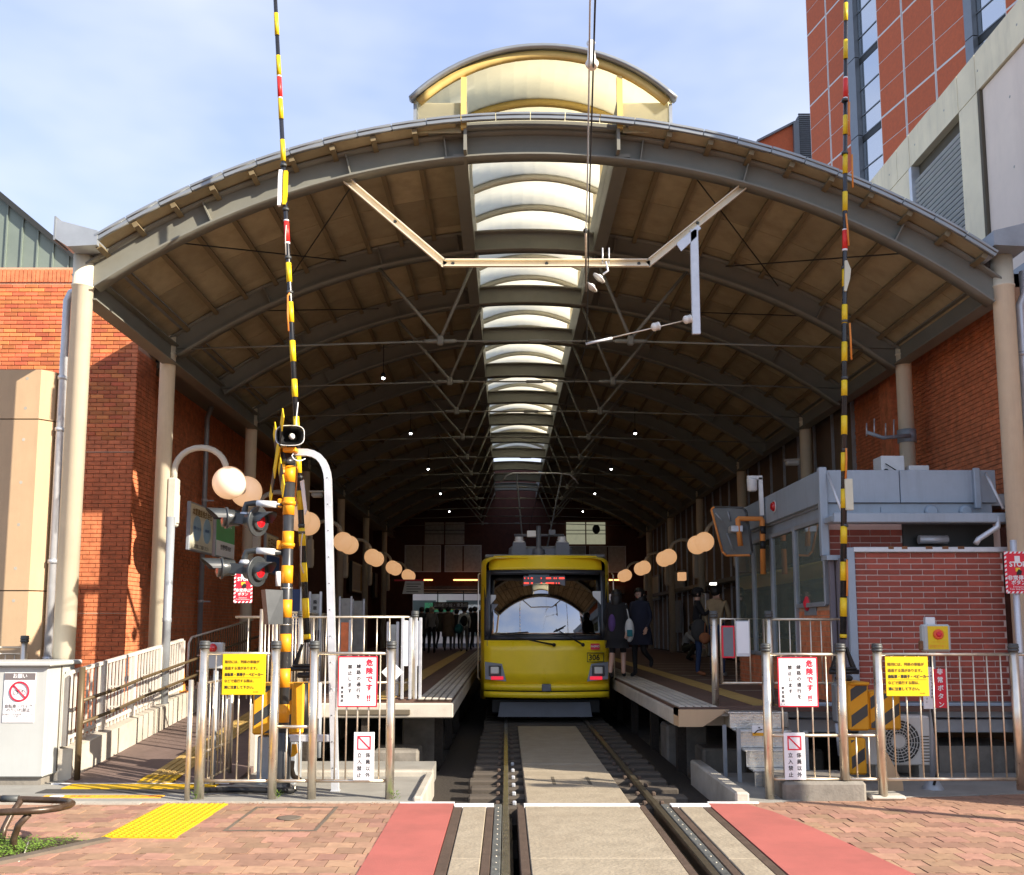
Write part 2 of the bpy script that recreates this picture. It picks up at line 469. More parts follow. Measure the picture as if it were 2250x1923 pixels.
# print
mat('sign_white', (0.82,0.82,0.83), .4, var=.04)
mat('sign_yellow', (0.78,0.54,0.008), .45, var=.05, dirt=.12, dscale=6, dcol=(.6,.42,.03))
mat('sign_red', (0.72,0.025,0.05), .45, var=.05)
mat('ink_black', (0.025,0.022,0.02), .6, var=0)
mat('ink_brown', (0.16,0.09,0.01), .6, var=0)
mat('ink_red', (0.72,0.02,0.05), .6, var=0)
mat('ink_white', (0.85,0.85,0.85), .6, var=0)
mat('ink_grey', (0.17,0.15,0.15), .6, var=0)
mat('ink_blue', (0.03,0.10,0.30), .6, var=.2)
mat('ink_green', (0.10,0.42,0.16), .5, var=.1)
mat('ink_yellow', (0.85,0.6,0.05), .5, var=.05)
mat('poster_cream', (0.62,0.60,0.46), .5, var=.12, vscale=4)
mat('poster_grey', (0.35,0.36,0.34), .5, var=.3, vscale=7)
mat('poster_blue', (0.25,0.42,0.55), .5, var=.2)
mat('poster_navy', (0.02,0.035,0.10), .5, var=.2)
mat('poster_orange', (0.75,0.2,0.07), .5, var=.25, vscale=9)
# tram
mat('tram_yellow', (1.0,0.72,0.02), .30, var=.045, vscale=3, coat=.3, dirt=.16, dscale=2.2, dcol=(.42,.27,.04))
mat('tram_frame', (0.030,0.034,0.042), .3, var=.1, spec=.6)
mat('tram_side', (0.16,0.11,0.07), .35, var=.15)
mat('tram_grey', (0.16,0.17,0.19), .5, .2, var=.15)
mat('lamp_housing', (0.20,0.215,0.24), .35, .3, var=.1)
mat('led_red', (0.4,0.01,0.01), .5, var=0, emit=(1,.07,.04), es=.9)
mat('led_tail', (0.5,0.02,0.05), .4, var=0, emit=(1,.03,.06), es=.35)
mat('seat_cloth', (0.30,0.33,0.34), .9, var=.2)
mat('skin', (0.52,0.31,0.22), .55, var=.05)
mat('hair', (0.012,0.010,0.009), .5, var=.2)
for nm, c in dict(navy=(.016,.018,.034), black=(.015,.014,.015), charcoal=(.05,.048,.045), brown=(.13,.09,.06), beige=(.34,.25,.14), olive=(.07,.065,.04), grey=(.16,.15,.14),
                  white=(.55,.55,.52), teal=(.02,.13,.15), denim=(.03,.05,.11), cream=(.42,.38,.28), purple=(.10,.05,.17), rust=(.32,.12,.05)).items():
    mat('cloth_'+nm, c, .9, var=.2, vscale=10)
mat('neon_orange', (0.9,0.4,0.2), .5, var=0, emit=(1,.30,.10), es=2.5)
mat('spot_white', (0.9,0.9,0.9), .5, var=0, emit=(1,1,1), es=12.0)
mat('tube_white', (0.9,0.9,0.9), .5, var=0, emit=(1,.95,.85), es=2.5)
mat('lit_window', (0.5,0.5,0.4), .5, var=.2, emit=(.75,.75,.52), es=.16)
mat('button_lit', (0.8,0.1,0.03), .35, var=.05)
mat('porcelain', (0.82,0.80,0.74), .2, var=.05)
mat('soil', (0.07,0.05,0.03), .95, var=.4, bump=.6)
mat('leaf_bright', (0.20,0.33,0.05), .6, var=.3, vscale=6, trans=.25)
mat('leaf_dark', (0.05,0.10,0.03), .6, var=.3, vscale=3, trans=.2)
mat('bark', (0.12,0.085,0.055), .9, var=.3, bump=.6)
# glowing globe: opal glass with a lamp inside
def globe_mat():
    m = mat('globe', (0.70,0.65,0.58), .3, var=0.0, emit=(1.0,.54,.25), es=.29)
globe_mat()
def glass_mat(name, tint, rough=.03, refl=.5, alpha=.0, blend=.6):
    """window pane: reflection over a see-through tint"""
    m = bpy.data.materials.new(name); m.use_nodes = True
    nt = m.node_tree; N = nt.nodes; LK = nt.links.new
    N.remove(N['Principled BSDF']); out = N['Material Output']
    gl = N.new('ShaderNodeBsdfGlossy'); gl.inputs['Roughness'].default_value = rough; gl.inputs['Color'].default_value = (1,1,1,1)
    tr = N.new('ShaderNodeBsdfTransparent'); tr.inputs['Color'].default_value = (*tint, 1)
    df = N.new('ShaderNodeBsdfDiffuse'); df.inputs['Color'].default_value = (*tint, 1)
    mx0 = N.new('ShaderNodeMixShader'); mx0.inputs[0].default_value = alpha; LK(tr.outputs[0], mx0.inputs[1]); LK(df.outputs[0], mx0.inputs[2])
    lw = N.new('ShaderNodeLayerWeight'); lw.inputs['Blend'].default_value = .35
    mr = N.new('ShaderNodeMapRange'); mr.inputs['To Min'].default_value = refl; mr.inputs['To Max'].default_value = 1.0; LK(lw.outputs['Fresnel'], mr.inputs['Value'])
    mx = N.new('ShaderNodeMixShader'); LK(mr.outputs[0], mx.inputs[0]); LK(mx0.outputs[0], mx.inputs[1]); LK(gl.outputs[0], mx.inputs[2])
    LK(mx.outputs[0], out.inputs['Surface'])
    MAT[name] = m
glass_mat('windscreen', (.085,.095,.10), refl=.36)
glass_mat('tower_glass', (.10,.16,.20), refl=.55, alpha=.8)
glass_mat('booth_glass', (.20,.24,.20), refl=.16, alpha=.75)
glass_mat('poster_glass', (.75,.75,.72), refl=.06)
# ---------------------------------------------------------------- ground, crossing, track, platforms
MB().quad((-900,-900,-.5),(900,-900,-.5),(900,900,-.5),(-900,900,-.5)).build('ground', 'ground', kind='structure', fix=False)

# paved street surface: joint bed, red strips, concrete aprons
pav = setting('pavement')
MB().box(-16,-1.055,-8,9.97,-.45,-.008).build('joint_bed', 'paver_joint', pav)
mb = MB()
mb.prism([(1.99,-8,-.45),(16,-8,-.45),(16,10.9,-.45),(6.2,10.62,-.45),(2.45,9.98,-.45),(1.99,9.98,-.45)], (0,0,.442))
mb.build('joint_bed', 'paver_joint', pav)
mb = MB().box(-1.055,-.515,-8,9.93,-.45,.004); mb.build('red_strip', 'red_asphalt', pav)
pts = [(1.99,-8),(3.1,-8),(2.95,6.6),(2.80,7.8),(2.66,8.8),(2.52,9.5),(2.36,9.9),(1.99,9.93)]
MB().prism([(x,y,-.45) for x,y in pts], (0,0,.454)).build('red_strip', 'red_asphalt', pav)
MB().box(-16,-.9,9.97,12.9,-.45,.012).build('concrete_apron', 'pale_paving', pav)
MB().prism([(2.35,9.985,-.45),(2.45,9.985,-.45),(6.2,10.63,-.45),(16,10.91,-.45),(16,11.9,-.45),(2.35,11.9,-.45)], (0,0,.462)).build('concrete_apron', 'pale_paving', pav)
MB().box(-16,-6.2,12.9,18,-.45,.008).build('concrete_apron', 'pale_paving', pav)
# zig-zag pavers: row height .2, length .22
def paver_poly(L_, W_, g=.0042, k=.010):
    xs = [0, .25*L_, .5*L_, .75*L_, L_]
    off = [0, k, 0, -k, 0]
    lo = [(xs[i], off[i]+g) for i in range(5)]
    hi = [(xs[i], W_+off[i]-g) for i in range(5)][::-1]
    p = lo+hi
    return [(min(max(x, g), L_-g), y) for x, y in p]
def paver_mesh_geo(mb, x, y, L_, W_, z=0.0):
    p = paver_poly(L_, W_)
    mb.prism([(x+a, y+b, -.05) for a, b in p], (0,0,.05+z))
pm = MB(); paver_mesh_geo(pm, 0, 0, .222, .2); paver_me = mesh_of(pm, 'paver', 'paver')
spots = []
def in_left(x, y):
    if x < -9 or x > -1.06 or y < 3 or y > 9.96: return False
    if -3.34 < x < -2.97 and 8.36 < y < 9.6: return False
    return True
def in_right(x, y):
    if y < 3 or x > 9: return False
    xr = 2.36 + (9.9-y)*.26 if y > 8.8 else 2.66 + (8.8-y)*.13
    if x < xr-.2: return False
    ymax = 9.98 + (x-2.45)*.17
    return y < ymax
row = 0; y = 3.0
while y < 11:
    off = .111 if row % 2 else 0
    x = -9.1 + off
    while x < 9.2:
        if in_left(x, y) or in_right(x, y): spots.append((x, y))
        x += .222
    y += .2; row += 1
def planter(x, y): return x < -3.15-(8.25-y)*.62+.0 and y < 8.3 and y > 6
spots = [s for s in spots if not planter(s[0]+.5, s[1]-.1)]
def vis(s):
    x, y = s
    return y > 6.95 and -1.0*1112/FPX*(y) < x*1.0 < 1138/FPX*y
inside = sorted([s for s in spots if vis(s)], key=lambda s: s[1])
near = set(inside[:300])
for x, y in spots:
    if (x, y) in near:
        place('paver', paver_me, pav, T(x, y, random.uniform(-.004, .0028)) @ Matrix.Rotation(random.uniform(-.006,.006),4,'X') @ Matrix.Rotation(random.uniform(-.006,.006),4,'Y'))
rest = MB()
for x, y in spots:
    if (x, y) not in near: paver_mesh_geo(rest, x, y, .222, .2, random.uniform(-.002, .0025))
rest.build('paver_field', 'paver_mass', pav, kind='stuff')
MB().box(-9,-3.6,9.87,9.985,-.05,.014).build('kerb_strip', 'concrete', pav)
MB().box(-3.6,-1.07,9.952,9.985,-.05,.016).build('kerb_strip', 'concrete', pav)

# yellow warning tiles at the kerb
tm = MB().box(.003,.307,.003,.307,-.03,.006)
for i in range(5):
    for j in range(5):
        tm.lathe((.035+.06*i, .035+.06*j, .006), (0,0,1), [(0,.021),(.007,.012)], 8)
tile_me = mesh_of(tm, 'tactile_tile', 'tactile_yellow')
tp = thing('tactile_paving', 'bright yellow studded warning tiles laid across the red brick pavement', 'tactile paving', (-3.04, 9.1, 0))
for i in range(2):
    for j in range(5):
        place('tactile_tile', tile_me, tp, T(-3.35+.31*i, 8.34+.31*j, .004))
# square paved access cover
ac = thing('access_cover', 'square brick filled access cover framed in dark metal in the pavement', 'manhole cover', (-2.05, 9.0, 0))
m = MB(); x0,x1,y0,y1 = -2.42,-1.62,8.62,9.74
for a in ((x0,x1,y0,y0+.03),(x0,x1,y1-.03,y1),(x0,x0+.03,y0+.03,y1-.03),(x1-.03,x1,y0+.03,y1-.03)): m.box(*a,-.02,.006)
m.build('frame', 'manhole', ac)
MB().lathe((-1.98,9.2,.0), (0,0,1), [(0,.11),(.006,.11),(.007,.09)], 24).build('lifting_lid', 'manhole', ac)

# level crossing deck
cr = setting('crossing_deck')
def strip(name, x0, x1, y0, y1, z, m, par=cr): return MB().bbox(x0,x1,y0,y1,-.3,z,.006).build(name, m, par)
yy = -8.0
for seg in ((-8,-2.0),(-2.0,2.2),(2.2,5.0),(5.0,7.62),(7.62,9.76)):
    strip('slab', .182,1.288,seg[0]+.006,seg[1]-.006,.006,'crossing_slab')
    strip('slab', -.417,-.193,seg[0]+.006,seg[1]-.006,.004,'crossing_slab')
    strip('slab', 1.675,1.90,seg[0]+.006,seg[1]-.006,.004,'crossing_slab')
for x0,x1 in ((-.512,-.423),(-.188,-.118),(.105,.178),(1.292,1.36),(1.60,1.67),(1.905,1.985)):
    strip('rubber_edge', x0, x1, -8, 9.86, -.002, 'rubber')
for x0,x1 in ((-.112,-.042),(1.518,1.59)):
    o = strip('guard_strip', x0, x1, -8, 9.9, .002, 'guard_steel')
    b = MB()
    for k in range(26): b.lathe(((x0+x1)/2, 9.7-.2*k, .002), (0,0,1), [(0,.011),(.005,.007)], 8)
    b.build('bolt_row', 'stainless_dull', o, kind='stuff')
for x0,x1 in ((-.50,-.12),(.175,1.30),(1.61,1.985)):
    MB().box(x0,x1,9.765,9.90,-.2,.010).build('white_line', 'white_paint', cr)
MB().box(-1.05,-.51,9.94,9.985,-.2,.010).build('white_line', 'white_paint', cr)
MB().box(1.995,2.5,9.94,9.98,-.2,.012).build('white_line', 'white_paint', cr)
MB().box(-.9,2.35,9.0,9.75,-.5,-.31).build('flangeway_base', 'ballast', cr)

# track beyond the crossing
tb = setting('track_bed')
MB().box(-.9,2.35,9.9,46,-.5,-.20).build('ballast_bed', 'ballast', tb)
sl = mesh_of(MB().bbox(-.42,1.90,-.11,.11,-.22,-.045,.02), 'sleeper', 'sleeper')
for k in range(28): place('sleeper', sl, tb, T(random.uniform(-.02,.02), 10.12+.56*k, 0))
for y0,y1,z in ((9.92,12.13,.0),(12.2,12.76,-.008),(12.85,17.6,-.012)):
    o = MB().bbox(.205,1.235,y0,y1,-.12,z,.008).build('walkway_slab', 'crossing_slab', tb)
    if y0 < 10:
        f = MB()
        for x in (.52,.92):
            f.box(x,x+.035,11.1,11.66,-.01,.003)
        f.build('lifting_slot', 'groove', o)
for xc, nm in ((-.003,'rail'),(1.481,'rail')):
    side = -1 if xc < 1 else 1
    r = thing('rail', 'steel running rail beside the yellow tram, %s of the pair' % ('with pale clips' if xc < 1 else 'nearest the metal steps'), 'rail', (xc, 9.9, -.16))
    prof = [(-.06,-.16),(.06,-.16),(.06,-.148),(.014,-.13),(.012,-.05),(.033,-.035),(.033,-.006),(-.033,-.006),(-.033,-.035),(-.012,-.05),(-.014,-.13),(-.06,-.148)]
    MB().prism([(xc+a, -8, b) for a,b in prof], (0,54,0)).build('rail_section', 'rail_steel', r)
    MB().bbox(xc-.03,xc+.03,-8,46,-.012,.0,.005).build('rail_head', 'rail_shine' if xc < 1 else 'rail_steel', r)
    for k in range(12):
        yk = 10.12+.56*k
        for sg in (-1,1):
            MB().bbox(xc+sg*.085-.022,xc+sg*.085+.022,yk-.03,yk+.03,-.05,-.005,.01).build('rail_clip', 'galvanised' if sg>0 and xc < 1 and k < 6 else 'rubber', r)  # first inner clips of one rail are paler than the rest
# concrete walls of the trench either side
MB().bbox(-.93,-.83,9.985,11.6,-.5,.06,.02).build('trench_wall', 'concrete', tb)
MB().bbox(2.28,2.42,9.99,12.4,-.5,.10,.02).build('trench_wall', 'concrete', tb)
MB().bbox(-2.7,-.84,11.6,11.75,-.5,.08,.02).build('trench_wall', 'concrete', tb)
MB().box(-3.0,-.9,11.75,46,-.5,-.30).build('trench_floor', 'concrete_dark', tb)
MB().box(2.35,6.6,11.9,46,-.5,-.28).build('trench_floor', 'concrete_dark', tb)

# platforms
PZ = .79
def grating(x0, x1, y0, y1, par, n=5):
    w = (x1-x0)/n
    for i in range(n):
        MB().bbox(x0+w*i+.012,x0+w*(i+1)-.012,y0,y1,PZ-.01,PZ+.014,.006).build('edge_slat', 'concrete_pale', par)
pl = setting('platform')
MB().box(-3.0,-.72,13.02,46,PZ-.05,PZ).build('platform_floor', 'platform_floor', pl)
MB().box(-6.05,-3.0,20.6,46,PZ-.05,PZ).build('platform_floor', 'platform_floor', pl)
MB().bbox(-3.0,-.69,12.98,46,PZ-.24,PZ-.05,.015).build('edge_beam', 'concrete_pale', pl)
MB().bbox(-2.2,-1.25,12.955,12.985,PZ-.20,PZ-.13,.008).build('edge_recess', 'groove', pl)
MB().box(-1.16,-.70,12.99,46,PZ,PZ+.004).build('grating_base', 'concrete_dark', pl)
grating(-1.16,-.70,12.99,40,pl)
MB().box(-1.80,-1.48,12.99,40,PZ,PZ+.008).build('tactile_strip', 'tactile_old', pl)
pr = setting('platform')
MB().box(2.05,6.3,11.72,46,PZ-.05,PZ).build('platform_floor', 'platform_floor', pr)
MB().bbox(2.02,3.3,12.0,46,PZ-.24,PZ-.05,.015).build('edge_beam', 'concrete_pale', pr)
MB().prism([(2.02,11.68,PZ-.10),(2.62,11.68,PZ-.10),(2.62,11.68,PZ-.02),(2.02,11.68,PZ-.02)],(0,.33,0)).build('edge_nose', 'concrete_pale', pr)
MB().prism([(2.02,11.66,PZ-.22),(2.30,11.66,PZ-.22),(2.62,11.66,PZ-.02),(2.02,11.66,PZ-.02)],(0,.36,0)).build('edge_nose', 'beige_panel', pr)
MB().bbox(2.62,3.32,11.70,12.0,PZ-.24,PZ-.052,.015).build('edge_beam', 'concrete', pr)
MB().box(2.03,2.50,11.73,46,PZ,PZ+.004).build('grating_base', 'concrete_dark', pr)
grating(2.03,2.50,11.73,40,pr)
MB().box(2.98,3.28,12.0,40,PZ,PZ+.008).build('tactile_strip', 'tactile_old', pr)
# fine joint lines of the platform paving
for k in range(9):
    MB().box(3.4,6.2,13.2+1.5*k,13.22+1.5*k,PZ,PZ+.003).build('paving_joint', 'concrete', pr)
# supports below the platforms; posts coloured near black for the shade there
def block(x0,x1,y0,y1,z1,lab):
    MB().bbox(x0,x1,y0,y1,-.34,z1,.03).build('foundation_block', 'concrete_dark', label=lab, cat='concrete block', group='footings below the platforms')
block(-1.75,-1.15,13.1,13.8,.12,'grey concrete footing under the end of the platform with ramp')
block(-1.55,-1.0,14.9,15.5,.38,'taller grey concrete footing further under the platform with ramp')
block(2.62,3.2,13.3,13.9,.12,'grey concrete footing beside the metal steps under the platform')
block(2.35,2.95,14.6,15.2,.30,'squat concrete footing further under the platform behind metal steps')
block(3.7,4.2,13.2,13.7,.12,'concrete footing in the shade under the brick booth')
for xx in (-2.7,-1.9):
    MB().box(xx,xx+.09,12.99+.1,13.2,-.34,PZ-.24).build('platform_post', 'ballast', pl)
for yk in range(4):
    MB().box(2.3,2.42,13.4+2.4*yk,13.55+2.4*yk,-.3,PZ-.24).build('platform_post', 'ballast', pr)
    MB().box(-1.02,-.90,14.2+2.4*yk,14.35+2.4*yk,-.3,PZ-.24).build('platform_post', 'ballast', pl)

# ramp up to the platform
def rz(y): return max(.014, min(PZ, .04+.081*(y-11.26)))
ra = setting('ramp')
m = MB(); m.prism([(-4.9,10.9,-.45),(-4.9,20.6,-.45),(-4.9,20.6,PZ),(-4.9,11.0,.016)], (1.9,0,0)); m.build('ramp_floor', 'ramp_floor', ra)
m = MB(); m.prism([(-5.14,11.3,-.3),(-5.14,20.6,-.3),(-5.14,20.6,PZ+.36),(-5.14,14.5,rz(14.5)+.36),(-5.14,14.45,rz(14.45)+.33),(-5.14,11.3,.36)], (.24,0,0)); m.build('kerb_wall', 'concrete_pale', ra)
MB().box(-5.144,-4.896,12.6,12.63,-.2,.46).build('kerb_joint', 'groove', ra)
MB().box(-3.06,-2.99,11.9,20.6,-.3,PZ+.02).build('side_wall', 'concrete_pale', ra)
# guiding bars up the ramp
for i in range(4):
    x = -4.02+.078*i
    MB().prism([(x,11.05,rz(11.05)),(x,20.5,rz(20.5)),(x,20.5,rz(20.5)+.012),(x,11.05,rz(11.05)+.012)], (.05,0,0)).build('guide_bar', 'tactile_old', ra)
MB().prism([(-4.06,11.05,rz(11.05)+.002),(-4.06,20.5,rz(20.5)+.002),(-4.06,20.5,rz(20.5)+.005),(-4.06,11.05,rz(11.05)+.005)], (.37,0,0)).build('guide_backing', 'tactile_old', ra)
MB().prism([(-4.07,11.06,rz(11.06)+.004),(-4.07,11.40,rz(11.4)+.004),(-4.07,11.40,rz(11.4)+.012),(-4.07,11.06,rz(11.06)+.012)], (.39,0,0)).build('warning_tile', 'tactile_yellow', ra)
MB().box(-4.75,-3.15,10.72,11.02,.0,.022).build('warning_strip', 'tactile_yellow', ra)
MB().box(-4.9,-3.1,10.45,10.70,.0,.017).build('asphalt_band', 'asphalt', ra)
MB().box(-5.0,-3.05,11.03,11.06,.0,.024).build('white_band', 'white_paint', ra)
fp = thing('floor_notice', 'orange printed floor notice with no cycling symbol at foot of ramp', 'floor sign', (-4.2,10.25,.014))
MB().box(-4.72,-3.5,10.17,10.33,.012,.017).build('sheet', 'orange_print', fp)
MB().lathe((-4.58,10.25,.017),(0,0,1),[(0,.07),(.002,.07)],20).build('symbol', 'ink_white', fp)
m = MB(); m.lathe((-4.58,10.25,.0191),(0,0,1),[(0,.07),(.001,.07)],20); 
lettering(fp, '自転車・バイクのりいれ禁止', (-3.98,10.25,.0195), (1,0,0), (0,1,0), .072, 'ink_red')
# ---------------------------------------------------------------- station canopy
CX, CZ = .33, -1.76                      # arc centre of the vault
RB, RT = 9.40, 9.72                      # arch beam bottom and top radius
ARCH_Y = [11.8, 14.9, 17.45, 19.95, 22.75, 25.5, 28.3, 31.1, 33.9, 36.7, 39.5, 42.3]
YB = 46.0
def arc(r, a): return (CX + r*math.sin(a), CZ + r*math.cos(a))
AL, AR = math.asin((-5.13-CX)/9.45), math.asin((6.06-CX)/9.45)
mat('rib_paint', (0.60,0.55,0.43), .5, var=.1)
cp = thing('station_canopy', 'wide arched station canopy on cream steel columns over the tram platforms', 'canopy', (CX, 11.8, 0))
def arc_solid(mb, r0, r1, a0, a1, y0, y1, n):
    ps = []
    for i in range(n+1):
        a = a0+(a1-a0)*i/n; ps.append((arc(r0,a), arc(r1,a)))
    base = len(mb.v)
    for (p,q) in ps:
        for y in (y0,y1): mb.v.append(Vector((p[0],y,p[1])))
        for y in (y0,y1): mb.v.append(Vector((q[0],y,q[1])))
    for i in range(n):
        b = base+4*i; c = b+4
        for f,sm in (((b,c,c+1,b+1),True),((b+2,b+3,c+3,c+2),True),((b,b+2,c+2,c),False),((b+1,c+1,c+3,b+3),False)):
            mb.f.append(list(f)); mb.sm.append(sm)
    mb.f.append([base,base+1,base+3,base+2]); mb.sm.append(False)
    e = base+4*n; mb.f.append([e,e+2,e+3,e+1]); mb.sm.append(False)
    return mb
for k, y in enumerate(ARCH_Y):
    m = MB()
    arc_solid(m, RB, RB+.022, AL, AR, y-.11, y+.11, 48)
    arc_solid(m, RT-.022, RT, AL, AR, y-.11, y+.11, 48)
    arc_solid(m, RB+.02, RT-.02, AL, AR, y-.012, y+.012, 48)
    for a in (-.44,-.245,-.115,.145,.285,.50):
        p = arc(RB+.02,a); q = arc(RT-.02,a); m.obox(((p[0]+q[0])/2,y,(p[1]+q[1])/2),(math.cos(a),0,-math.sin(a)),(0,1,0),(math.sin(a),0,math.cos(a)),.008,.10,.14)
    m.build('arch_beam', 'canopy_shade_paint', cp)
# flat cover plate at the crown of the first arch
m = MB(); arc_solid(m, RT+.0, RT+.07, -.135, .108, 11.60, 11.70, 12); m.build('crown_plate', 'canopy_shade_paint', cp)
# columns with collar and cap
for x, ys in ((-5.28,(11.8,14.9,19.95,25.5,31.1,36.7,42.3)), (6.20,(11.8,14.9,19.95,25.5,31.1,36.7,42.3))):
    for y in ys:
        r = .125 if y < 12 else .118
        z0 = .0 if x < 0 or y < 12 else .7
        c = MB().lathe((x,y,z0),(0,0,1),[(0,r),(5.93-z0,r),(5.935-z0,r+.012),(5.955-z0,r+.012),(5.96-z0,r+.002),(6.50-z0,r+.002)],24).build('column', 'column_paint', cp)
        MB().lathe((x,y,z0),(0,0,1),[(0,r+.05),(.03,r+.05),(.034,r+.0)],20).build('base_ring', 'column_paint', c)
# eaves beams and gutters
for sx, xb in ((-1,-5.22),(1,6.14)):
    m = MB(); m.box(xb-.11,xb+.11,11.8,YB,5.78,5.80); m.box(xb-.11,xb+.11,11.8,YB,6.08,6.10); m.box(xb-.014,xb+.014,11.8,YB,5.80,6.08)
    m.build('eaves_beam', 'canopy_shade_paint', cp)
    xo = xb-sx*-.0
    g0, g1 = (-5.48, -4.97) if sx < 0 else (5.93, 6.50)
    m = MB(); yf = 11.42
    prof = [(g0,6.66),(g0,6.42),((g0*.7+g1*.3),6.32),(g1,6.34),(g1,6.52)] if sx < 0 else [(g1,6.66),(g1,6.42),((g1*.7+g0*.3),6.32),(g0,6.34),(g0,6.52)]
    m.prism([(a,yf,b) for a,b in prof], (0,YB-yf,0)); m.build('gutter', 'gutter_metal', cp)
    MB().box(g0-.02 if sx<0 else g1, g0 if sx<0 else g1+.02, yf-.01, yf+.35, 6.40, 6.70).build('gutter_end', 'roof_metal', cp)
# purlins and ceiling boards
ST = .0535
RU = 9.735
left_a = [math.asin((-.51-CX)/RU)-.012 - ST*i for i in range(10)]
right_a = [math.asin((1.40-CX)/RU)+.012 + ST*i for i in range(10)]
left_a = [a for a in left_a if a > AL+.005] ; right_a = [a for a in right_a if a < AR-.005]
YF = 11.45
for a in left_a[1:]+right_a[1:]:
    p = arc(RU-.034,a)
    MB().obox((p[0],(YF+.034+YB)/2,p[1]),(math.cos(a),0,-math.sin(a)),(0,1,0),(math.sin(a),0,math.cos(a)),.032,(YB-YF-.036)/2,.034).build('purlin', 'purlin_paint', cp)
LB, WB = 1.03, ST*RU
bm_ = MB().box(-WB/2+.006,WB/2-.006,0.006,LB-.006,0,.02)
board_me = mesh_of(bm_, 'ceiling_board', 'ceiling_board')
cnt = 0
far = MB()
for side in (left_a, right_a):
    s_ = -1 if side is left_a else 1
    for i in range(len(side)):
        a = side[i] + s_*ST/2
        if a < AL-.002 or a > AR+.002: continue
        p = arc(RU, a)
        edge = p[0] < -4.98 or p[0] > 5.96
        ux = (math.cos(a),0,-math.sin(a)); uz = (math.sin(a),0,math.cos(a))
        y = 11.80 if edge else YF+.015
        while y < YB-.2:
            if y < 23.4:
                place('ceiling_board', board_me, cp, basis((p[0],y,p[1]),ux,(0,1,0),uz)); cnt += 1
            else:
                far.obox((p[0],y+LB/2,p[1]+.012),ux,(0,1,0),uz,WB/2-.006,LB/2-.006,.01)
            y += LB
far.build('ceiling_boards', 'ceiling_board', cp, kind='stuff')
FL, FR = math.asin((-5.0-CX)/9.8), math.asin((5.98-CX)/9.8)
# roof sheets with standing seams, seen on edge; fascia pieces
for (a0,a1) in ((FL, math.asin((-.60-CX)/9.8)), (math.asin((1.50-CX)/9.8), FR)):
    m = MB(); arc_solid(m, RU+.03, RU+.085, a0, a1, YF+.02, YB, 30); m.build('roof_sheet', 'roof_metal', cp)
n = 27
for i in range(n):
    a0 = FL+(FR-FL)*i/n; a1 = FL+(FR-FL)*(i+1)/n-.0012
    m = MB(); dr = random.uniform(-.003,.003)
    arc_solid(m, RU+.002+dr, RU+.04+dr, a0, a1, YF-.02, YF+.035, 2)
    m.build('fascia', 'roof_metal', cp)
    m = MB(); arc_solid(m, RU+.05+dr, RU+.075+dr, a0, a1, YF-.035, YF+.10, 2); m.build('verge_cap', 'roof_metal', cp)
# skylight: side curbs, lantern ribs and vault sheets
XL, XR = -.51, 1.40
for x in (XL, XR):
    s_ = -1 if x < 0 else 1
    m = MB(); m.box(x-.02,x+.02,YF+.1,YB,7.62,8.25); x_o=x+s_*.07; m.box(x_o-.09,x_o+.09,YF+.25,YB,7.60,7.64); m.box(x_o-.09,x_o+.09,YF+.25,YB,7.93,7.96)
    m.build('skylight_curb', 'canopy_shade_paint', cp)
LXC, LZ, LR = .46, 8.90-2.25, 2.25      # lantern arc
LA = math.asin(1.60/LR)
def larc(r,a): return (LXC+r*math.sin(a), LZ+r*math.cos(a))
def larc_solid(mb, r0, r1, a0, a1, y0, y1, n):
    for i in range(n):
        b0 = a0+(a1-a0)*i/n; b1 = a0+(a1-a0)*(i+1)/n
        p0,q0,p1,q1 = larc(r0,b0),larc(r1,b0),larc(r0,b1),larc(r1,b1)
        vs = [(p0[0],y0,p0[1]),(p1[0],y0,p1[1]),(q1[0],y0,q1[1]),(q0[0],y0,q0[1]),(p0[0],y1,p0[1]),(p1[0],y1,p1[1]),(q1[0],y1,q1[1]),(q0[0],y1,q0[1])]
        fs = [(0,1,2,3),(4,7,6,5),(0,4,5,1),(3,2,6,7)]
        if i == 0: fs.append((0,3,7,4))
        if i == n-1: fs.append((1,5,6,2))
        mb.add(vs, fs, True)
    return mb
lan_y = 11.55
ys = [lan_y+1.13*i for i in range(26)]
for i in range(25):
    m = MB(); larc_solid(m, LR+.02, LR+.035, -LA, LA, ys[i]+.02, ys[i+1]-.02, 20); m.build('vault_sheet', 'vault_cream' if i < 2 else 'vault_sheet', cp)
    m = MB(); larc_solid(m, LR-.07, LR+.018, -LA+.02, LA-.02, ys[i]-.03, ys[i]+.03, 20); m.build('lantern_rib', 'lantern_frame' if i < 2 else 'rib_paint', cp)
    m = MB(); larc_solid(m, LR+.037, LR+.065, -LA, LA, ys[i]-.05, ys[i]+.05, 20); m.build('cover_strip', 'roof_metal', cp)
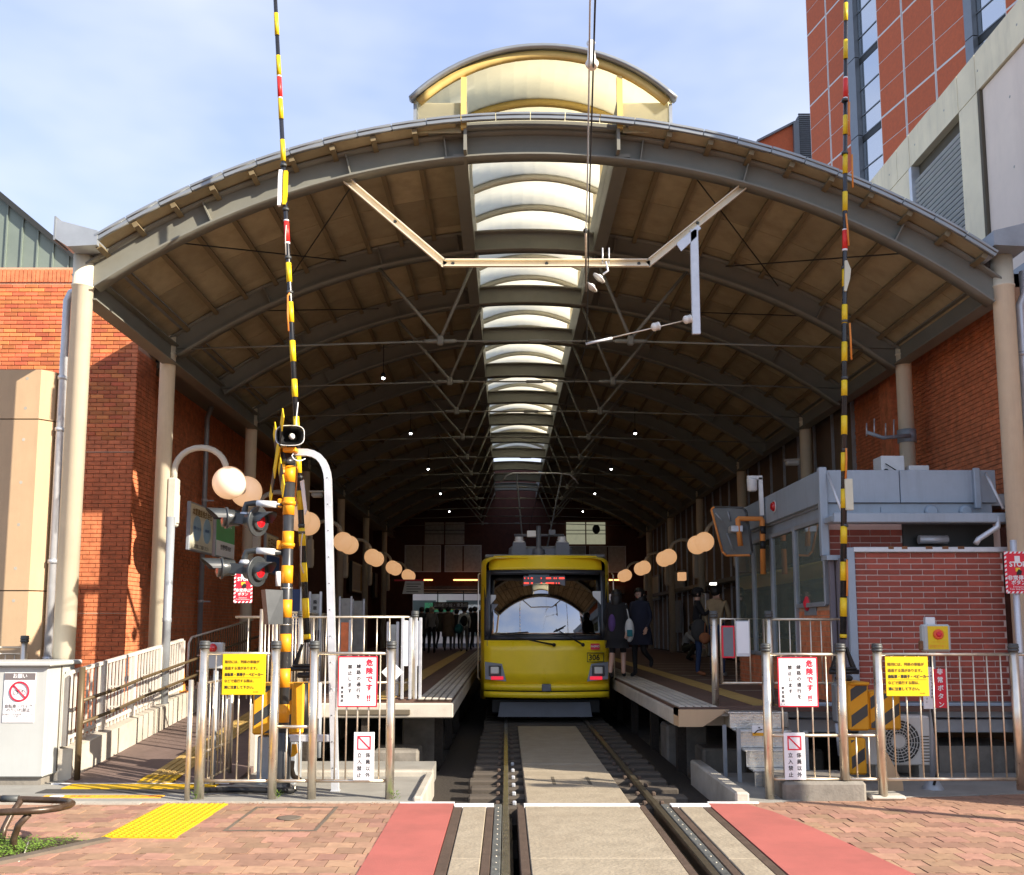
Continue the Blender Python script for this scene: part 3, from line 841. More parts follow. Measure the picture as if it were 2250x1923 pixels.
# gable edge of the lantern
m = MB(); larc_solid(m, LR+.03, LR+.075, -LA-.01, LA+.01, lan_y-.10, lan_y+.02, 24); m.build('lantern_verge', 'roof_metal', cp)
for s_ in (-1,1):
    e = larc(LR, s_*LA)
    x = e[0]
    m = MB(); m.box(x-.02,x+.02,lan_y+.02,YB-6,7.88,e[1]); m.build('lantern_side', 'gutter_metal', cp)
    xi = XL-.02 if s_ < 0 else XR+.02
    hz = LZ + math.sqrt(max(.1,(LR-.09)**2-(xi-LXC)**2))
    MB().box(xi-.035,xi+.035,lan_y-.02,lan_y+.05,7.9,hz).build('lantern_post', 'lantern_frame', cp)
    MB().box(min(xi,x)+.04,max(xi,x)-.03,lan_y+.03,lan_y+.045,7.86,e[1]+.02).build('gable_pane', 'vault_cream', cp)
    for j in range(1,10):
        MB().box(xi-.03,xi+.03,ys[j]-.03,ys[j]+.03,8.24,hz).build('lantern_post', 'column_paint', cp)
    MB().box(min(xi,x),max(xi,x),lan_y+.1,YB-6,8.0,8.03).build('flat_roof', 'roof_metal', cp)
# tie rods with struts
for k, y in enumerate(ARCH_Y[1:], 1):
    zt = 6.17
    for s_ in (-1,1):
        xn = -1.03 if s_ < 0 else 1.95
        xe = -5.2 if s_ < 0 else 6.1
        MB().cyl((xn,y,zt),(xe,y,5.98+.06),.016,8).build('tie_rod', 'canopy_shade_paint', cp)
        for xa in ((-2.0,-.45) if s_ < 0 else (2.85,1.40)):
            aa = math.asin((xa-CX)/RB); q = arc(RB, aa)
            MB().cyl((xn,y,zt+.03),(q[0],y,q[1]),.026,8).build('strut', 'canopy_shade_paint', cp)
        m = MB(); m.bbox(xn-.11,xn+.11,y-.035,y+.035,zt-.03,zt+.03,.02); m.bbox(xn-.05,xn+.05,y-.05,y+.05,zt-.07,zt+.08,.02); m.lathe((xn-.26,y,zt),(1,0,0),[(0,.018),(.05,.032),(.47,.032),(.52,.018)],10)
        m.build('node', 'canopy_shade_paint', cp)
    MB().cyl((-1.03,y,zt),(1.95,y,zt),.016,8).build('tie_rod', 'canopy_shade_paint', cp)
    MB().lathe((.36,y,zt),(1,0,0),[(0,.018),(.02,.03),(.30,.03),(.32,.018)],10).build('turnbuckle', 'canopy_shade_paint', cp)
# diagonal wind bracing rods under the boards
for y0,y1,aa,ab in ((11.9,14.8,-.52,-.30),(11.9,14.8,-.22,-.40),(11.9,14.8,.55,.33),(11.9,14.8,.20,.42),(15.0,17.3,-.5,-.28),(15.0,17.3,.52,.30)):
    p = arc(RU-.11,aa); q = arc(RU-.11,ab)
    MB().tube([(p[0],y0,p[1]),(p[0]*.9+q[0]*.1,y0*.9+y1*.1,p[1]*.9+q[1]*.1),(q[0],y1,q[1])],.010,6,True,[.016,.010,.010]).build('bracing_rod', 'dark_trim', cp)
# small spotlights under the vault
SPL = {(0,-1):'with a long stem above the left tie rod node',(0,1):'',(1,-1):'hung behind the second tie rod on the ramp side',(1,1):'hung behind the second tie rod on the booth side',(2,-1):'hung midway along the vault on the ramp side',(2,1):'hung midway along the vault on the booth side',
 (3,-1):'far along the vault on the ramp side',(3,1):'far along the vault on the booth side',(4,-1):'closest to the back wall on the ramp side',(4,1):'closest to the back wall on the booth side'}
for k, y in enumerate((18.6, 24.1, 29.7, 35.3, 40.9)):
    for s_ in (-1,1):
        x = CX + s_*(2.72 if s_ < 0 else 2.9)
        if k == 0 and s_ > 0: continue
        sp = thing('spotlight', 'small lit white spotlight %s' % SPL[(k, s_)], 'spotlight', (x,y,6.52), 'spotlights under the canopy vault')
        MB().cyl((x,y,6.60),(x,y,7.2),.008,6).build('stem', 'black', sp)
        MB().lathe((x,y,6.54),(0,0,1),[(0,.04),(.06,.05),(.10,.02)],12).build('housing', 'black', sp)
        MB().sphere((x,y,6.535),.032,12,8).build('lamp', 'spot_white', sp)
# ---------------------------------------------------------------- brick buildings, booth, tower
def brick_rows(x0, x1, z0, z1, L_=.21, H_=.068):
    """running bond cells (u0,u1,z0,z1)"""
    out = []; r = 0; z = z0
    while z + H_ <= z1+.001:
        u = x0 - (L_/2 if r % 2 else 0)
        while u < x1:
            a, b = max(u, x0), min(u+L_, x1)
            if b-a > .03: out.append((a+.005, b-.005, z+.005, z+H_-.005))
            u += L_
        z += H_; r += 1
    return out
# left brick building: front pier and long side wall
WY = 15.4
lw = thing('brick_wall', 'orange brick wall beside the ramp with pale joints and sunlit upper part', 'brick wall', (-6.0, WY, 0))
MB().box(-12,-5.965,WY+.015,WY+.5,0,7.56).build('mortar_face', 'mortar_orange', lw)
MB().box(-6.4,-5.965,WY+.5,16.25,0,6.25).build('mortar_face', 'mortar_orange', lw)
MB().box(-6.6,-6.165,16.25,46,0,6.3).build('mortar_face', 'mortar_orange', lw)
MB().box(-6.6,-5.70,15.95,46,6.3,6.66).build('wall_head', 'gutter_metal', lw)
MB().box(-6.6,-5.33,16.3,46,6.12,6.22).build('soffit', 'canopy_shade_paint', lw)
cells = brick_rows(-9.3,-5.95,.0,7.3)
def bvis(c):
    x = (c[0]+c[1])/2; z = (c[2]+c[3])/2
    f = WY*_c+(z-CAMH)*_s
    u = VPX+FPX*x/f; v = PPY-FPX*(-WY*_s+(z-CAMH)*_c)/f
    return u > -5 and (v < 812 or u > 112) and v < 1440 and not (u > 205 and v < 640)
vis_c = [c for c in cells if bvis(c) and abs(c[1]-c[0]-.2) < .006]
vis_c.sort(key=lambda c: -((c[2]) + (c[0]+8)*.15))
part_c = set(vis_c[:300])
brick_me = mesh_of(MB().bbox(-.1,.1,-.006,.03,-.029,.029,.004), 'brick', 'brick_orange')
for c in part_c: place('brick', brick_me, lw, T((c[0]+c[1])/2, WY+random.uniform(-.002,.002), (c[2]+c[3])/2))
m = MB()
for c in cells:
    if c not in part_c: m.box(c[0],c[1],WY-.006+random.uniform(-.002,.002),WY+.03,c[2],c[3])
u = -9.3
while u < -5.96:                                     # soldier course at the top
    m.box(u+.004,min(u+.06,-5.95),WY-.008,WY+.03,7.31,7.52); u += .068
for c in brick_rows(WY,16.25,.0,6.2): m.box(-5.995,-5.945+random.uniform(-.002,.002),c[0],c[1],c[2],c[3])
for c in brick_rows(16.25,30,.0,6.2): m.box(-6.19,-6.148+random.uniform(-.002,.002),c[0],c[1],c[2],c[3])
m.build('brickwork', 'brick_orange_mass', lw, kind='stuff')
for z in (4.49,1.93): MB().box(-9.3,-5.94,WY-.012,WY+.02,z,z+.018).build('joint_band', 'mortar_orange', lw)
MB().box(-6.2,-6.13,30,46,0,6.2).build('brickwork', 'brick_shade', lw, kind='stuff')  # same wall farther in, its shade put into the colour
# green metal clad gable above it
gb = thing('metal_gable', 'grey green standing seam metal gable above the orange brick wall', 'gable', (-8.5,16.2,7.5))
a, b = P(0,428,16), P(113,522,16)
sl = (b.z-a.z)/(b.x-a.x); xl = -12.0
top = lambda x: a.z+(x-a.x)*sl
MB().prism([(xl,16,7.56),(-7.0,16,7.56),(-7.0,16,top(-7.0)),(xl,16,top(xl))],(0,5,0)).build('cladding', 'green_metal', gb)
for i in range(16):
    x = -7.15-.27*i
    MB().box(x-.012,x+.012,15.97,16.0,7.6,top(x)-.02).build('seam', 'green_metal', gb)
MB().beam((xl,15.97,top(xl)),(-6.9,15.97,top(-6.9)),.14,.09).build('verge_trim', 'dark_trim', gb)
MB().box(-12,-5.95,15.9,16.0,7.50,7.58).build('eaves_flashing', 'green_metal', gb)
# beige precast screen wall at far left
pc = thing('precast_wall', 'beige smooth concrete panel wall with tie holes left of the white downpipe', 'wall', (-7.5,13.5,0))
QP = 12.6; ztop = P(60,812,QP).z; j1 = P(40,921,QP).z; j2 = P(40,1298,QP).z
for z0,z1 in ((0,j2-.008),(j2+.008,j1-.008),(j1+.008,ztop)):
    MB().prism([(-12,QP,z0),(-6.13,QP,z0),(-6.0,QP+.16,z0),(-6.0,QP+.6,z0),(-12,QP+.6,z0)],(0,0,z1-z0)).build('panel', 'beige_panel', pc)
MB().prism([(-12,QP+.02,.1),(-6.15,QP+.02,.1),(-6.02,QP+.18,.1),(-6.02,QP+.58,.1),(-12,QP+.58,.1)],(0,0,ztop-.2)).build('joint_core', 'groove', pc)
for u,v in ((60,832),(56,897),(52,966),(46,1060),(41,1153),(34,1249),(30,1320)):
    q = P(u,v,QP)
    MB().lathe((q.x,QP-.0015,q.z),(0,1,0),[(0,.022),(.01,.016)],12).build('tie_hole', 'concrete', pc)
MB().box(-12,-6.1,QP-.05,QP-.001,0,.5).build('plinth', 'concrete', pc)
# louvred opening behind the downpipe
lv = thing('louvre', 'black slatted louvre low in the brick wall behind the downpipe', 'louvre', (-7.1,15.3,.2))
MB().box(-7.45,-6.75,15.34,15.39,.2,2.05).build('backing', 'black', lv)
for k in range(14): MB().obox((-7.1,15.32,.3+.125*k),(1,0,0),(0,.8,-.6),(0,.6,.8),.33,.03,.012).build('slat', 'cabinet_grey', lv)
# white downpipe by the first column
def pipe(name, lab, pts, r, m, clips=(), cat='pipe', group=None):
    t = thing(name, lab, cat, pts[-1], group)
    MB().tube(pts, r, 14).build('pipe_run', m, t)
    for z in clips:
        p = Vector(pts[-1]); MB().lathe((p.x,p.y,z),(0,0,1),[(0,r+.012),(.05,r+.012)],16).build('pipe_clip', 'galvanised', t)
        MB().box(p.x-.02,p.x+.18,p.y+.02,p.y+.04,z+.01,z+.035).build('clip_strap', 'galvanised', t)
    return t
pipe('downpipe', 'shiny white downpipe beside the sunlit cream column', [(-5.40,12.75,6.36),(-5.62,12.75,6.30),(-5.86,12.75,6.20),(-5.91,12.75,6.08),(-5.91,12.75,.0)], .052, 'silver_paint', (4.3,2.55,5.0,1.3))
pipe('downpipe', 'thin grey downpipe against the shaded brick wall behind the third column', [(-5.9,19.3,6.2),(-6.0,19.3,5.9),(-6.0,19.3,.3)], .05, 'gutter_metal', (4.2,3.9,2.2))
pipe('downpipe', 'white downpipe right of the cream column at the booth', [(6.55,11.95,6.2),(6.55,11.95,5.9),(6.48,11.95,5.75),(6.48,11.95,.0)], .055, 'silver_paint', (5.1,3.4))

# right side wall under the canopy
rw = thing('brick_wall', 'shaded orange brick wall above the grey booth roof under the canopy', 'brick wall', (6.7,14,0))
MB().box(6.615,6.9,12.3,18.2,0,6.3).build('mortar_face', 'mortar_orange', rw)
m = MB()
for c in brick_rows(12.3,18.2,2.4,6.15): m.box(6.598+random.uniform(-.002,.002),6.63,c[0],c[1],c[2],c[3])
m.build('brickwork', 'brick_orange_mass', rw, kind='stuff')
MB().box(6.42,6.62,16.0,16.5,2.4,6.1).build('pilaster', 'brick_orange_mass', rw)
MB().box(6.3,6.9,12.3,18.2,6.12,6.3).build('soffit', 'canopy_shade_paint', rw)
pw = thing('panel_wall', 'long wall of beige panels darkened for shade and thin metal posts along the platform', 'wall', (6.7,30,0))
MB().box(6.66,6.9,18.2,46,0,6.3).build('backing', 'groove', pw)
y = 18.25
while y < 45:
    MB().box(6.60,6.66,y+.02,y+1.12,2.9,6.0).build('panel', 'panel_shade', pw)
    MB().box(6.60,6.66,y+.02,y+1.12,PZ,2.86).build('panel', 'panel_shade', pw)
    MB().box(6.55,6.66,y-.02,y+.02,PZ,6.0).build('post', 'galvanised', pw)
    y += 1.15
MB().box(6.3,6.9,18.2,46,6.12,6.3).build('soffit', 'canopy_shade_paint', pw)
MB().box(6.3,6.66,18.2,46,3.0,3.12).build('canopy_ledge', 'canopy_shade_paint', pw)

# booth on the platform, brick screen in front
bt = thing('booth', 'station booth with blue grey fascia, tall windows and red brick panels', 'booth', (5.2,14.5,PZ))
BX, BY0, BY1 = 4.12, 12.45, 17.4
MB().box(BX+.03,6.55,BY0+.03,BY1,PZ,3.0).build('core', 'brick_shade', bt)
zf = P(1812,1034,12.4).z
# fascia
for (x0,x1) in ((4.03,5.02),(5.03,6.25)):
    MB().bbox(x0,x1,12.36,12.42,zf-.42,zf,.006).build('fascia_panel', 'blue_grey', bt)
MB().bbox(4.0,4.06,12.44,15.0,zf-.42,zf,.006).build('fascia_panel', 'blue_grey', bt)
MB().bbox(4.0,4.06,15.01,17.5,zf-.42,zf,.006).build('fascia_panel', 'blue_grey', bt)
MB().box(4.06,6.5,12.42,17.5,zf-.45,zf-.3).build('roof_deck', 'gutter_metal', bt)
MB().bbox(3.98,4.08,12.30,12.40,2.62,zf+.03,.01).build('corner_post', 'blue_grey', bt)
MB().bbox(5.95,6.03,12.30,12.36,zf-.50,zf+.02,.01).build('corner_post', 'blue_grey', bt)
MB().box(4.08,6.2,12.40,12.5,zf-.62,zf-.43).build('fascia_under', 'blue_grey', bt)
for x in (5.42,5.86):
    MB().lathe((x,12.40,zf-.53),(0,-1,0),[(0,.085),(.02,.085),(.05,.06)],20).build('vent_cap', 'blue_grey', bt)
MB().box(4.78,4.94,12.385,12.41,zf-.6,zf-.47).build('junction_plate', 'blue_grey', bt)
# gutter canopy over the front and its drain
MB().bbox(4.02,6.30,11.98,12.34,zf-.70,zf-.62,.01).build('awning', 'blue_grey', bt)
MB().bbox(4.02,6.30,11.92,11.98,zf-.72,zf-.60,.01).build('awning_gutter', 'blue_grey', bt)
MB().tube([P(2192,1135,11.95),P(2192,1158,11.95),P(2150,1185,11.95),P(2144,1195,11.95)],.035,10).build('drain_pipe', 'silver_paint', bt)
MB().cyl(P(1818,1040,12.3),P(1850,1125,11.96),.016,8).build('stay_rod', 'silver_paint', bt)
MB().tube([P(2165,1040,12.3),P(2172,1052,12.2),P(2205,1118,11.96)],.018,8).build('stay_rod', 'silver_paint', bt)
# band behind the awning and the upper brick strip
MB().box(4.1,6.3,12.43,12.46,2.0,3.05).build('upper_mortar', 'mortar_pink', bt)
m = MB()
for c in brick_rows(4.12,5.05,2.2,3.0,.26,.085): m.box(c[0],c[1],12.42,12.44,c[2],c[3])
m.build('upper_brickwork', 'brick_red', bt, kind='stuff')
MB().box(5.05,6.2,12.40,12.44,2.2,3.05).build('shaded_panel', 'dark_trim', bt)  # dark sheet; the shade behind the awning is in its colour
q = P(2050,1186,12.3); MB().cyl((q.x-.18,12.3,q.z),(q.x+.18,12.3,q.z),.055,14).build('vent_pipe', 'silver_paint', bt)
# side wall: windows and brick below
for (y0,y1,z0) in ((12.55,13.75,2.05),(13.85,14.95,PZ+.55),(15.05,16.1,PZ+.55),(16.2,17.3,PZ+.55)):
    w = MB().bbox(BX-.03,BX+.02,y0,y1,z0,3.08,.01).build('window', 'booth_glass', bt)
    f = MB()
    for a in ((y0-.05,y0+.0,z0-.04,3.14),(y1,y1+.05,z0-.04,3.14),(y0,y1,z0-.06,z0),(y0,y1,3.08,3.14)): f.bbox(BX-.06,BX+.03,a[0],a[1],a[2],a[3],.006)
    f.build('frame', 'gutter_metal', w)
MB().box(BX-.02,BX+.03,12.55,17.4,3.14,3.4).build('header', 'blue_grey', bt)
MB().box(BX-.004,BX+.03,12.5,17.4,PZ,2.02).build('side_mortar', 'mortar_orange', bt)
m = MB()
for c in brick_rows(12.5,13.8,PZ,2.0,.21,.068): m.box(BX-.012,BX+.01,c[0],c[1],c[2],c[3])
for c in brick_rows(13.8,17.4,PZ,PZ+.5,.21,.068): m.box(BX-.012,BX+.01,c[0],c[1],c[2],c[3])
m.build('side_brickwork', 'brick_orange_mass', bt, kind='stuff')
# narrow recess between booth and screen
MB().box(4.14,4.28,12.03,12.42,PZ+.02,2.58).build('recess_wall', 'purple_grey', bt)
MB().box(4.06,4.12,12.28,12.34,PZ,2.62).build('recess_post', 'purple_grey', bt)
MB().box(4.0,4.40,12.18,12.40,2.56,2.62).build('recess_beam', 'blue_grey', bt)
# grey steel beam carrying booth and screen
MB().bbox(3.32,6.35,11.95,12.05,PZ-.14,PZ+.035,.01).build('floor_beam', 'blue_grey', bt)
MB().bbox(3.32,6.35,11.98,12.08,PZ-.32,PZ-.16,.01).build('floor_beam', 'gutter_metal', bt)

# front brick screen: every brick a part
SY = 12.0
sx0, sx1 = P(1885,1400,SY).x, 6.10
sz0, sz1 = PZ+.045, P(1950,1214,SY).z
bs = thing('brick_screen', 'dark red brick screen wall with pale joints in front of the booth', 'brick wall', ((sx0+sx1)/2,SY,sz0))
MB().box(sx0,sx1,SY+.012,SY+.12,sz0,sz1).build('mortar_face', 'mortar_pink', bs)
rows = 26; HB = (sz1-sz0)/rows; LBK = .276
bm_full = mesh_of(MB().bbox(-LBK/2+.006,LBK/2-.006,0,.03,-HB/2+.0068,HB/2-.0068,.003), 'brick', 'brick_red')
for c in brick_rows(sx0,sx1,sz0,sz1,LBK,HB):
    if abs(c[1]-c[0]-LBK+.01) < .004:
        place('brick', bm_full, bs, T((c[0]+c[1])/2, SY+random.uniform(-.002,.002), (c[2]+c[3])/2))
    else:
        MB().bbox(c[0]+.001,c[1]-.001,SY,SY+.03,c[2]+.0015,c[3]-.0015,.003).build('brick', 'brick_red', bs)
MB().bbox(sx0-.10,sx0-.005,SY-.03,SY+.12,.5,sz1+.06,.008).build('edge_post', 'blue_grey', bs)
cpz = MB().bbox(sx0-.02,sx1+.05,SY-.04,SY+.14,sz1+.002,sz1+.065,.006).build('coping', 'silver_paint', bs)
m = MB()
for u in (1955,1985,2040,2075,2110): q = P(u,1203,SY-.041); m.box(q.x-.04*random.random()-.01,q.x+.05,SY-.0425,SY-.04,q.z-.02,q.z+.015)
m.build('rust_stain', 'rust', cpz)
MB().box(4.5,6.3,12.08,13.0,-.3,.30).build('footing', 'concrete_dark', bs)

# boxes lying on the booth roof
ob = thing('roof_unit', 'white ventilation unit with a loose cable lying on the booth roof', 'ventilation unit', (5.6,13.2,zf))
q0 = P(1930,1012,13.3); q1 = P(1982,1032,13.3)
MB().bbox(q0.x,q1.x,13.2,13.5,zf-.1,q0.z+.05,.01).build('casing', 'white_enamel', ob)
MB().lathe((q0.x+.06,13.2,zf+.12),(0,-1,0),[(0,.035),(.02,.03)],12).build('port', 'black', ob)
MB().tube([(q0.x+.05,13.18,zf+.22),(q0.x+.18,13.1,zf+.1),(q0.x+.4,13.1,zf+.05),(q1.x,13.12,zf+.06)],.008,6).build('cable', 'cable_dark', ob)
ob = thing('roof_unit', 'white wire rack unit beside the brick wall on the booth roof', 'ventilation unit', (6.0,13.2,zf))
q0 = P(1990,1012,13.3); q1 = P(2035,1030,13.3)
MB().bbox(q0.x,q1.x,13.2,13.4,zf+.12,zf+.2,.008).build('shelf', 'white_enamel', ob)
for i in range(5): MB().box(q0.x+.03+.05*i,q0.x+.045+.05*i,13.2,13.22,zf-.1,zf+.12).build('leg', 'white_enamel', ob)
# antenna on the second right column
an = thing('antenna', 'four rod grey antenna clamped to the column above the booth', 'antenna', (6.0,14.8,4.2))
q = P(2000,955,14.75)
MB().tube([P(2000,957,14.75),P(1940,962,14.7),P(1905,950,14.7)],.03,8).build('boom', 'blue_grey', an)
for u,v0,v1 in ((1904,930,958),(1921,920,960),(1946,930,958),(1964,922,962)): MB().cyl(P(u,v0,14.7),P(u,v1,14.7),.012,8).build('rod', 'galvanised', an)
MB().lathe((6.2,14.9,q.z-.10),(0,0,1),[(0,.14),(.20,.14)],16).build('clamp', 'blue_grey', an)

# ---------------------------------------------------------------- tall red tower behind
D0 = 45.0
def tv(u, v=150):
    a, b, e = ray(u, v); return a/b
X0 = tv(1776)*D0
DV = Vector((.21,-.978,0)); NV = Vector((-.978,-.21,0))
def tpar(u): k = tv(u); return (k*D0-X0)/(.21+.978*k)
def tw(t, z, out=0): return Vector((X0,D0,0))+DV*t+NV*out+Vector((0,0,z))
tz0 = P(1776,234,D0).z; tdz = (P(1776,80,D0).z-tz0)/3
tower = thing('tower', 'tall office tower clad in red tile panels with window strips', 'tower', tw(4,0))
m = MB(); zt = tz0+tdz*16
m.prism([tw(-.1,0,-.12),tw(20,0,-.12),tw(20,0,-14),tw(-.1,0,-14)],(0,0,zt)); m.build('core', 'tower_joint', tower)
cols = [(1776,1817),(1820,1869),(1931,1984),(1988,2053),(2057,2130)]
tc_ = [(tpar(a),tpar(b)) for a,b in cols]
tc_.append((tpar(2218),tpar(2218)+1.9)); tc_.append((tpar(2218)+1.98,tpar(2218)+3.9))
def tbox(name, t0,t1,z0,z1,o0,o1,mt,par=tower):
    m = MB(); m.prism([tw(t0,z0,o0),tw(t1,z0,o0),tw(t1,z0,o1),tw(t0,z0,o1)],(0,0,z1-z0)); return m.build(name, mt, par)
for (t0,t1) in tc_:
    tbox('joint_face', t0-.03,t1+.03,0,zt-.1,-.12,-.014,'tower_joint')
    for r in range(-12,15):
        z0 = tz0+tdz*r; g = .055 if r % 3 == 0 else .022
        if r < -9: continue
        tbox('tile_panel', t0+.02,t1-.02,z0+g,z0+tdz-.022-(.03 if r%3==2 else 0),-.12,.0,'tower_tile')
for (ua,ub) in ((1869,1886),(2131,2150)):
    for r in range(-3,5):
        tbox('pilaster', tpar(ua)+.02,tpar(ub),tz0+tdz*3*r+.02,tz0+tdz*3*(r+1)-.02,-.12,.16,'tower_mullion')
for (ua,ub) in ((1886,1931),(2150,2217)):
    t0,t1 = tpar(ua),tpar(ub)
    tbox('window_reveal', t0,t1,0,zt,-.12,-.10,'black')
    for r in range(-9,15):
        z0 = tz0+tdz*r-.35
        if r % 3 == 0:
            tbox('spandrel', t0+.01,t1-.02,z0+.0,z0+.3,-.1,-.05,'dark_trim')
            z0 += .3; h = tdz-.3
        else: h = tdz
        w = tbox('window', t0+.25,t1-.04,z0+.04,z0+h-.03,-.10,-.06,'tower_glass')
        tbox('side_pane', t0+.03,t0+.22,z0+.04,z0+h-.03,-.10,-.06,'tower_glass',w)
        tbox('transom', t0+.01,t1-.02,z0-.02,z0+.03,-.10,-.03,'tower_mullion',w)
# lower wing left of the tower with louvre
t0 = tpar(1778); 
wz = P(1712,285,48).z
m = MB(); m.prism([(P(1700,300,48).x-3,48,0),(P(1742,300,48).x,48,0),(P(1742,300,48).x,58,0),(P(1700,300,48).x-3,58,0)],(0,0,P(1742,272,48).z)); 
wing = thing('tower_wing', 'low red wing with grey louvre behind the canopy roof beside the tower', 'building', (11,48,0))
a0,a1,a2 = P(1706,330,48).x,P(1741,272,48).x,P(1780,245,48).x
m = MB(); m.prism([(a0-1,48,0),(a1,48,0),(a1,48,P(1741,272,48).z),(a0-1,48,P(1706,312,48).z)],(0,8,0)); m.build('wall', 'tower_tile', wing)
MB().box(a1,a1+.28,47.8,49,0,P(1741,270,48).z).build('corner_pier', 'tower_mullion', wing)
for k in range(26):
    z = P(1760,340,48).z+.11*k-.6
    MB().box(a1+.3,a2+.2,47.9,48,z,z+.05).build('slat', 'tower_mullion', wing)
MB().box(a1+.3,a2+.3,48.01,49,0,P(1770,255,48).z).build('backing', 'black', wing)
MB().beam((a0-1,47.95,P(1706,312,48).z),(a1,47.95,P(1741,272,48).z),.2,.1).build('roof_trim', 'tower_mullion', wing)

# ---------------------------------------------------------------- pale concrete building to the right
CXP = 7.5
cb = thing('concrete_building', 'pale concrete building with louvre panel and deep roof band beside the tower', 'building', (9,16,0))
zt = PXX(1927,CXP,383).z
NY, FYY = 8.4, 24.0
MB().box(CXP+.12,16,NY+.1,FYY,0,zt-.05).build('core', 'groove', cb)
def pxy(u, v=300): return PXX(u,CXP,v).y
zb = PXX(2147,CXP,205).z                      # underside of roof band
ybr = [NY]+[NY+1.55*i for i in range(1,4)]
yj = [pxy(2143,130), pxy(2104,170), pxy(1998,300), pxy(1971,330), FYY]
cur = NY
for y in sorted(ybr[1:]+yj):
    MB().box(CXP-.02,CXP+.3,cur+.008,y-.008,zb+.01,zt).build('roof_band_panel', 'precast', cb); cur = y
y_l0, y_l1 = pxy(2118,400), pxy(2007,400); y_p = pxy(2162,400)
MB().box(CXP-.02,CXP+.3,y_l0-.62,y_l0,0,zb-.006).build('strip_panel', 'precast', cb)
MB().box(CXP-.02,CXP+.3,y_l1+.12,FYY,0,zb-.006).build('strip_panel', 'precast', cb)
MB().box(CXP-.03,CXP+.12,y_l1,y_l1+.11,0,zb-.006).build('louvre_jamb', 'silver_paint', cb)
lou = MB().box(CXP+.10,CXP+.13,y_l0,y_l1,0,zb-.2).build('louvre_backing', 'dark_trim', cb)
k = 0; z = 5.2
while z < zb-.3:
    MB().obox((CXP+.04,(y_l0+y_l1)/2,z),(.8,0,-.6),(0,1,0),(.6,0,.8),.024,(y_l1-y_l0)/2,.008).build('slat', 'white_enamel', lou); z += .095
cur = NY
for y in (NY+2.9, y_l0-.70):
    MB().box(CXP+.03,CXP+.2,cur+.01,y-.01,0,zb-.006).build('recessed_panel', 'precast_pink', cb); cur = y
MB().box(CXP-.02,CXP+.06,y_l0-.70,y_l0-.63,0,zb-.006).build('reveal', 'groove', cb)
for y in (NY+.5,NY+1.6,NY+2.5,NY+3.4,NY+4.5,NY+5.4):
    for z in (5.2,6.3,7.4,8.5,9.6):
        if z < zb-.2 and y < y_l0-.8: MB().lathe((CXP+.034,y,z),(-1,0,0),[(0,.025),(.006,.02)],10).build('tie_hole', 'concrete', cb)
for y in (11.0,12.2,13.4,14.6,15.8,17,18.2,19.4): MB().lathe((CXP-.016,y,(zb+zt)/2),(-1,0,0),[(0,.022),(.006,.018)],10).build('tie_hole', 'concrete', cb)
MB().box(CXP-.5,CXP,9.6,24,6.35,6.62).build('base_flashing', 'gutter_metal', cb)
MB().box(CXP+.0,16,NY,NY+.1,0,zt).build('end_wall', 'precast', cb)

# ---------------------------------------------------------------- back wall of the hall
BW = 45.0
bk = thing('back_wall', 'brick end wall of the hall, darkened for shade, with openings to the street', 'wall', (0,BW,0))
def zc(x): return CZ+math.sqrt(RU**2-(x-CX)**2)
for x0,x1,z0,z1 in ((-6.6,-4.3,PZ,6.2),(-4.3,-1.0,3.25,6.6),(-1.0,2.0,0,8.0),(2.0,5.3,3.25,6.6),(5.3,6.9,PZ,6.2)):
    MB().box(x0,x1,BW,BW+.3,z0,z1).build('wall_panel', 'brick_shade', bk)
MB().prism([(-6.6,BW+.3,6.0),(6.9,BW+.3,6.0),(5,BW+.3,7.2),(2,BW+.3,9.0),(-1,BW+.3,9.0),(-4.4,BW+.3,7.2)],(0,.1,0)).build('tympanum', 'brick_shade', bk)
MB().box(-4.4,-.9,BW-.5,BW,3.2,3.55).build('lintel', 'brown_rail', bk)
MB().box(1.9,5.4,BW-.5,BW,3.2,3.55).build('lintel', 'brown_rail', bk)
for i in range(2): MB().box(-4.3,-1.3,BW-.52,BW-.5,3.25+.12*i,3.28+.12*i).build('trim_line', 'lamp_paint', bk)
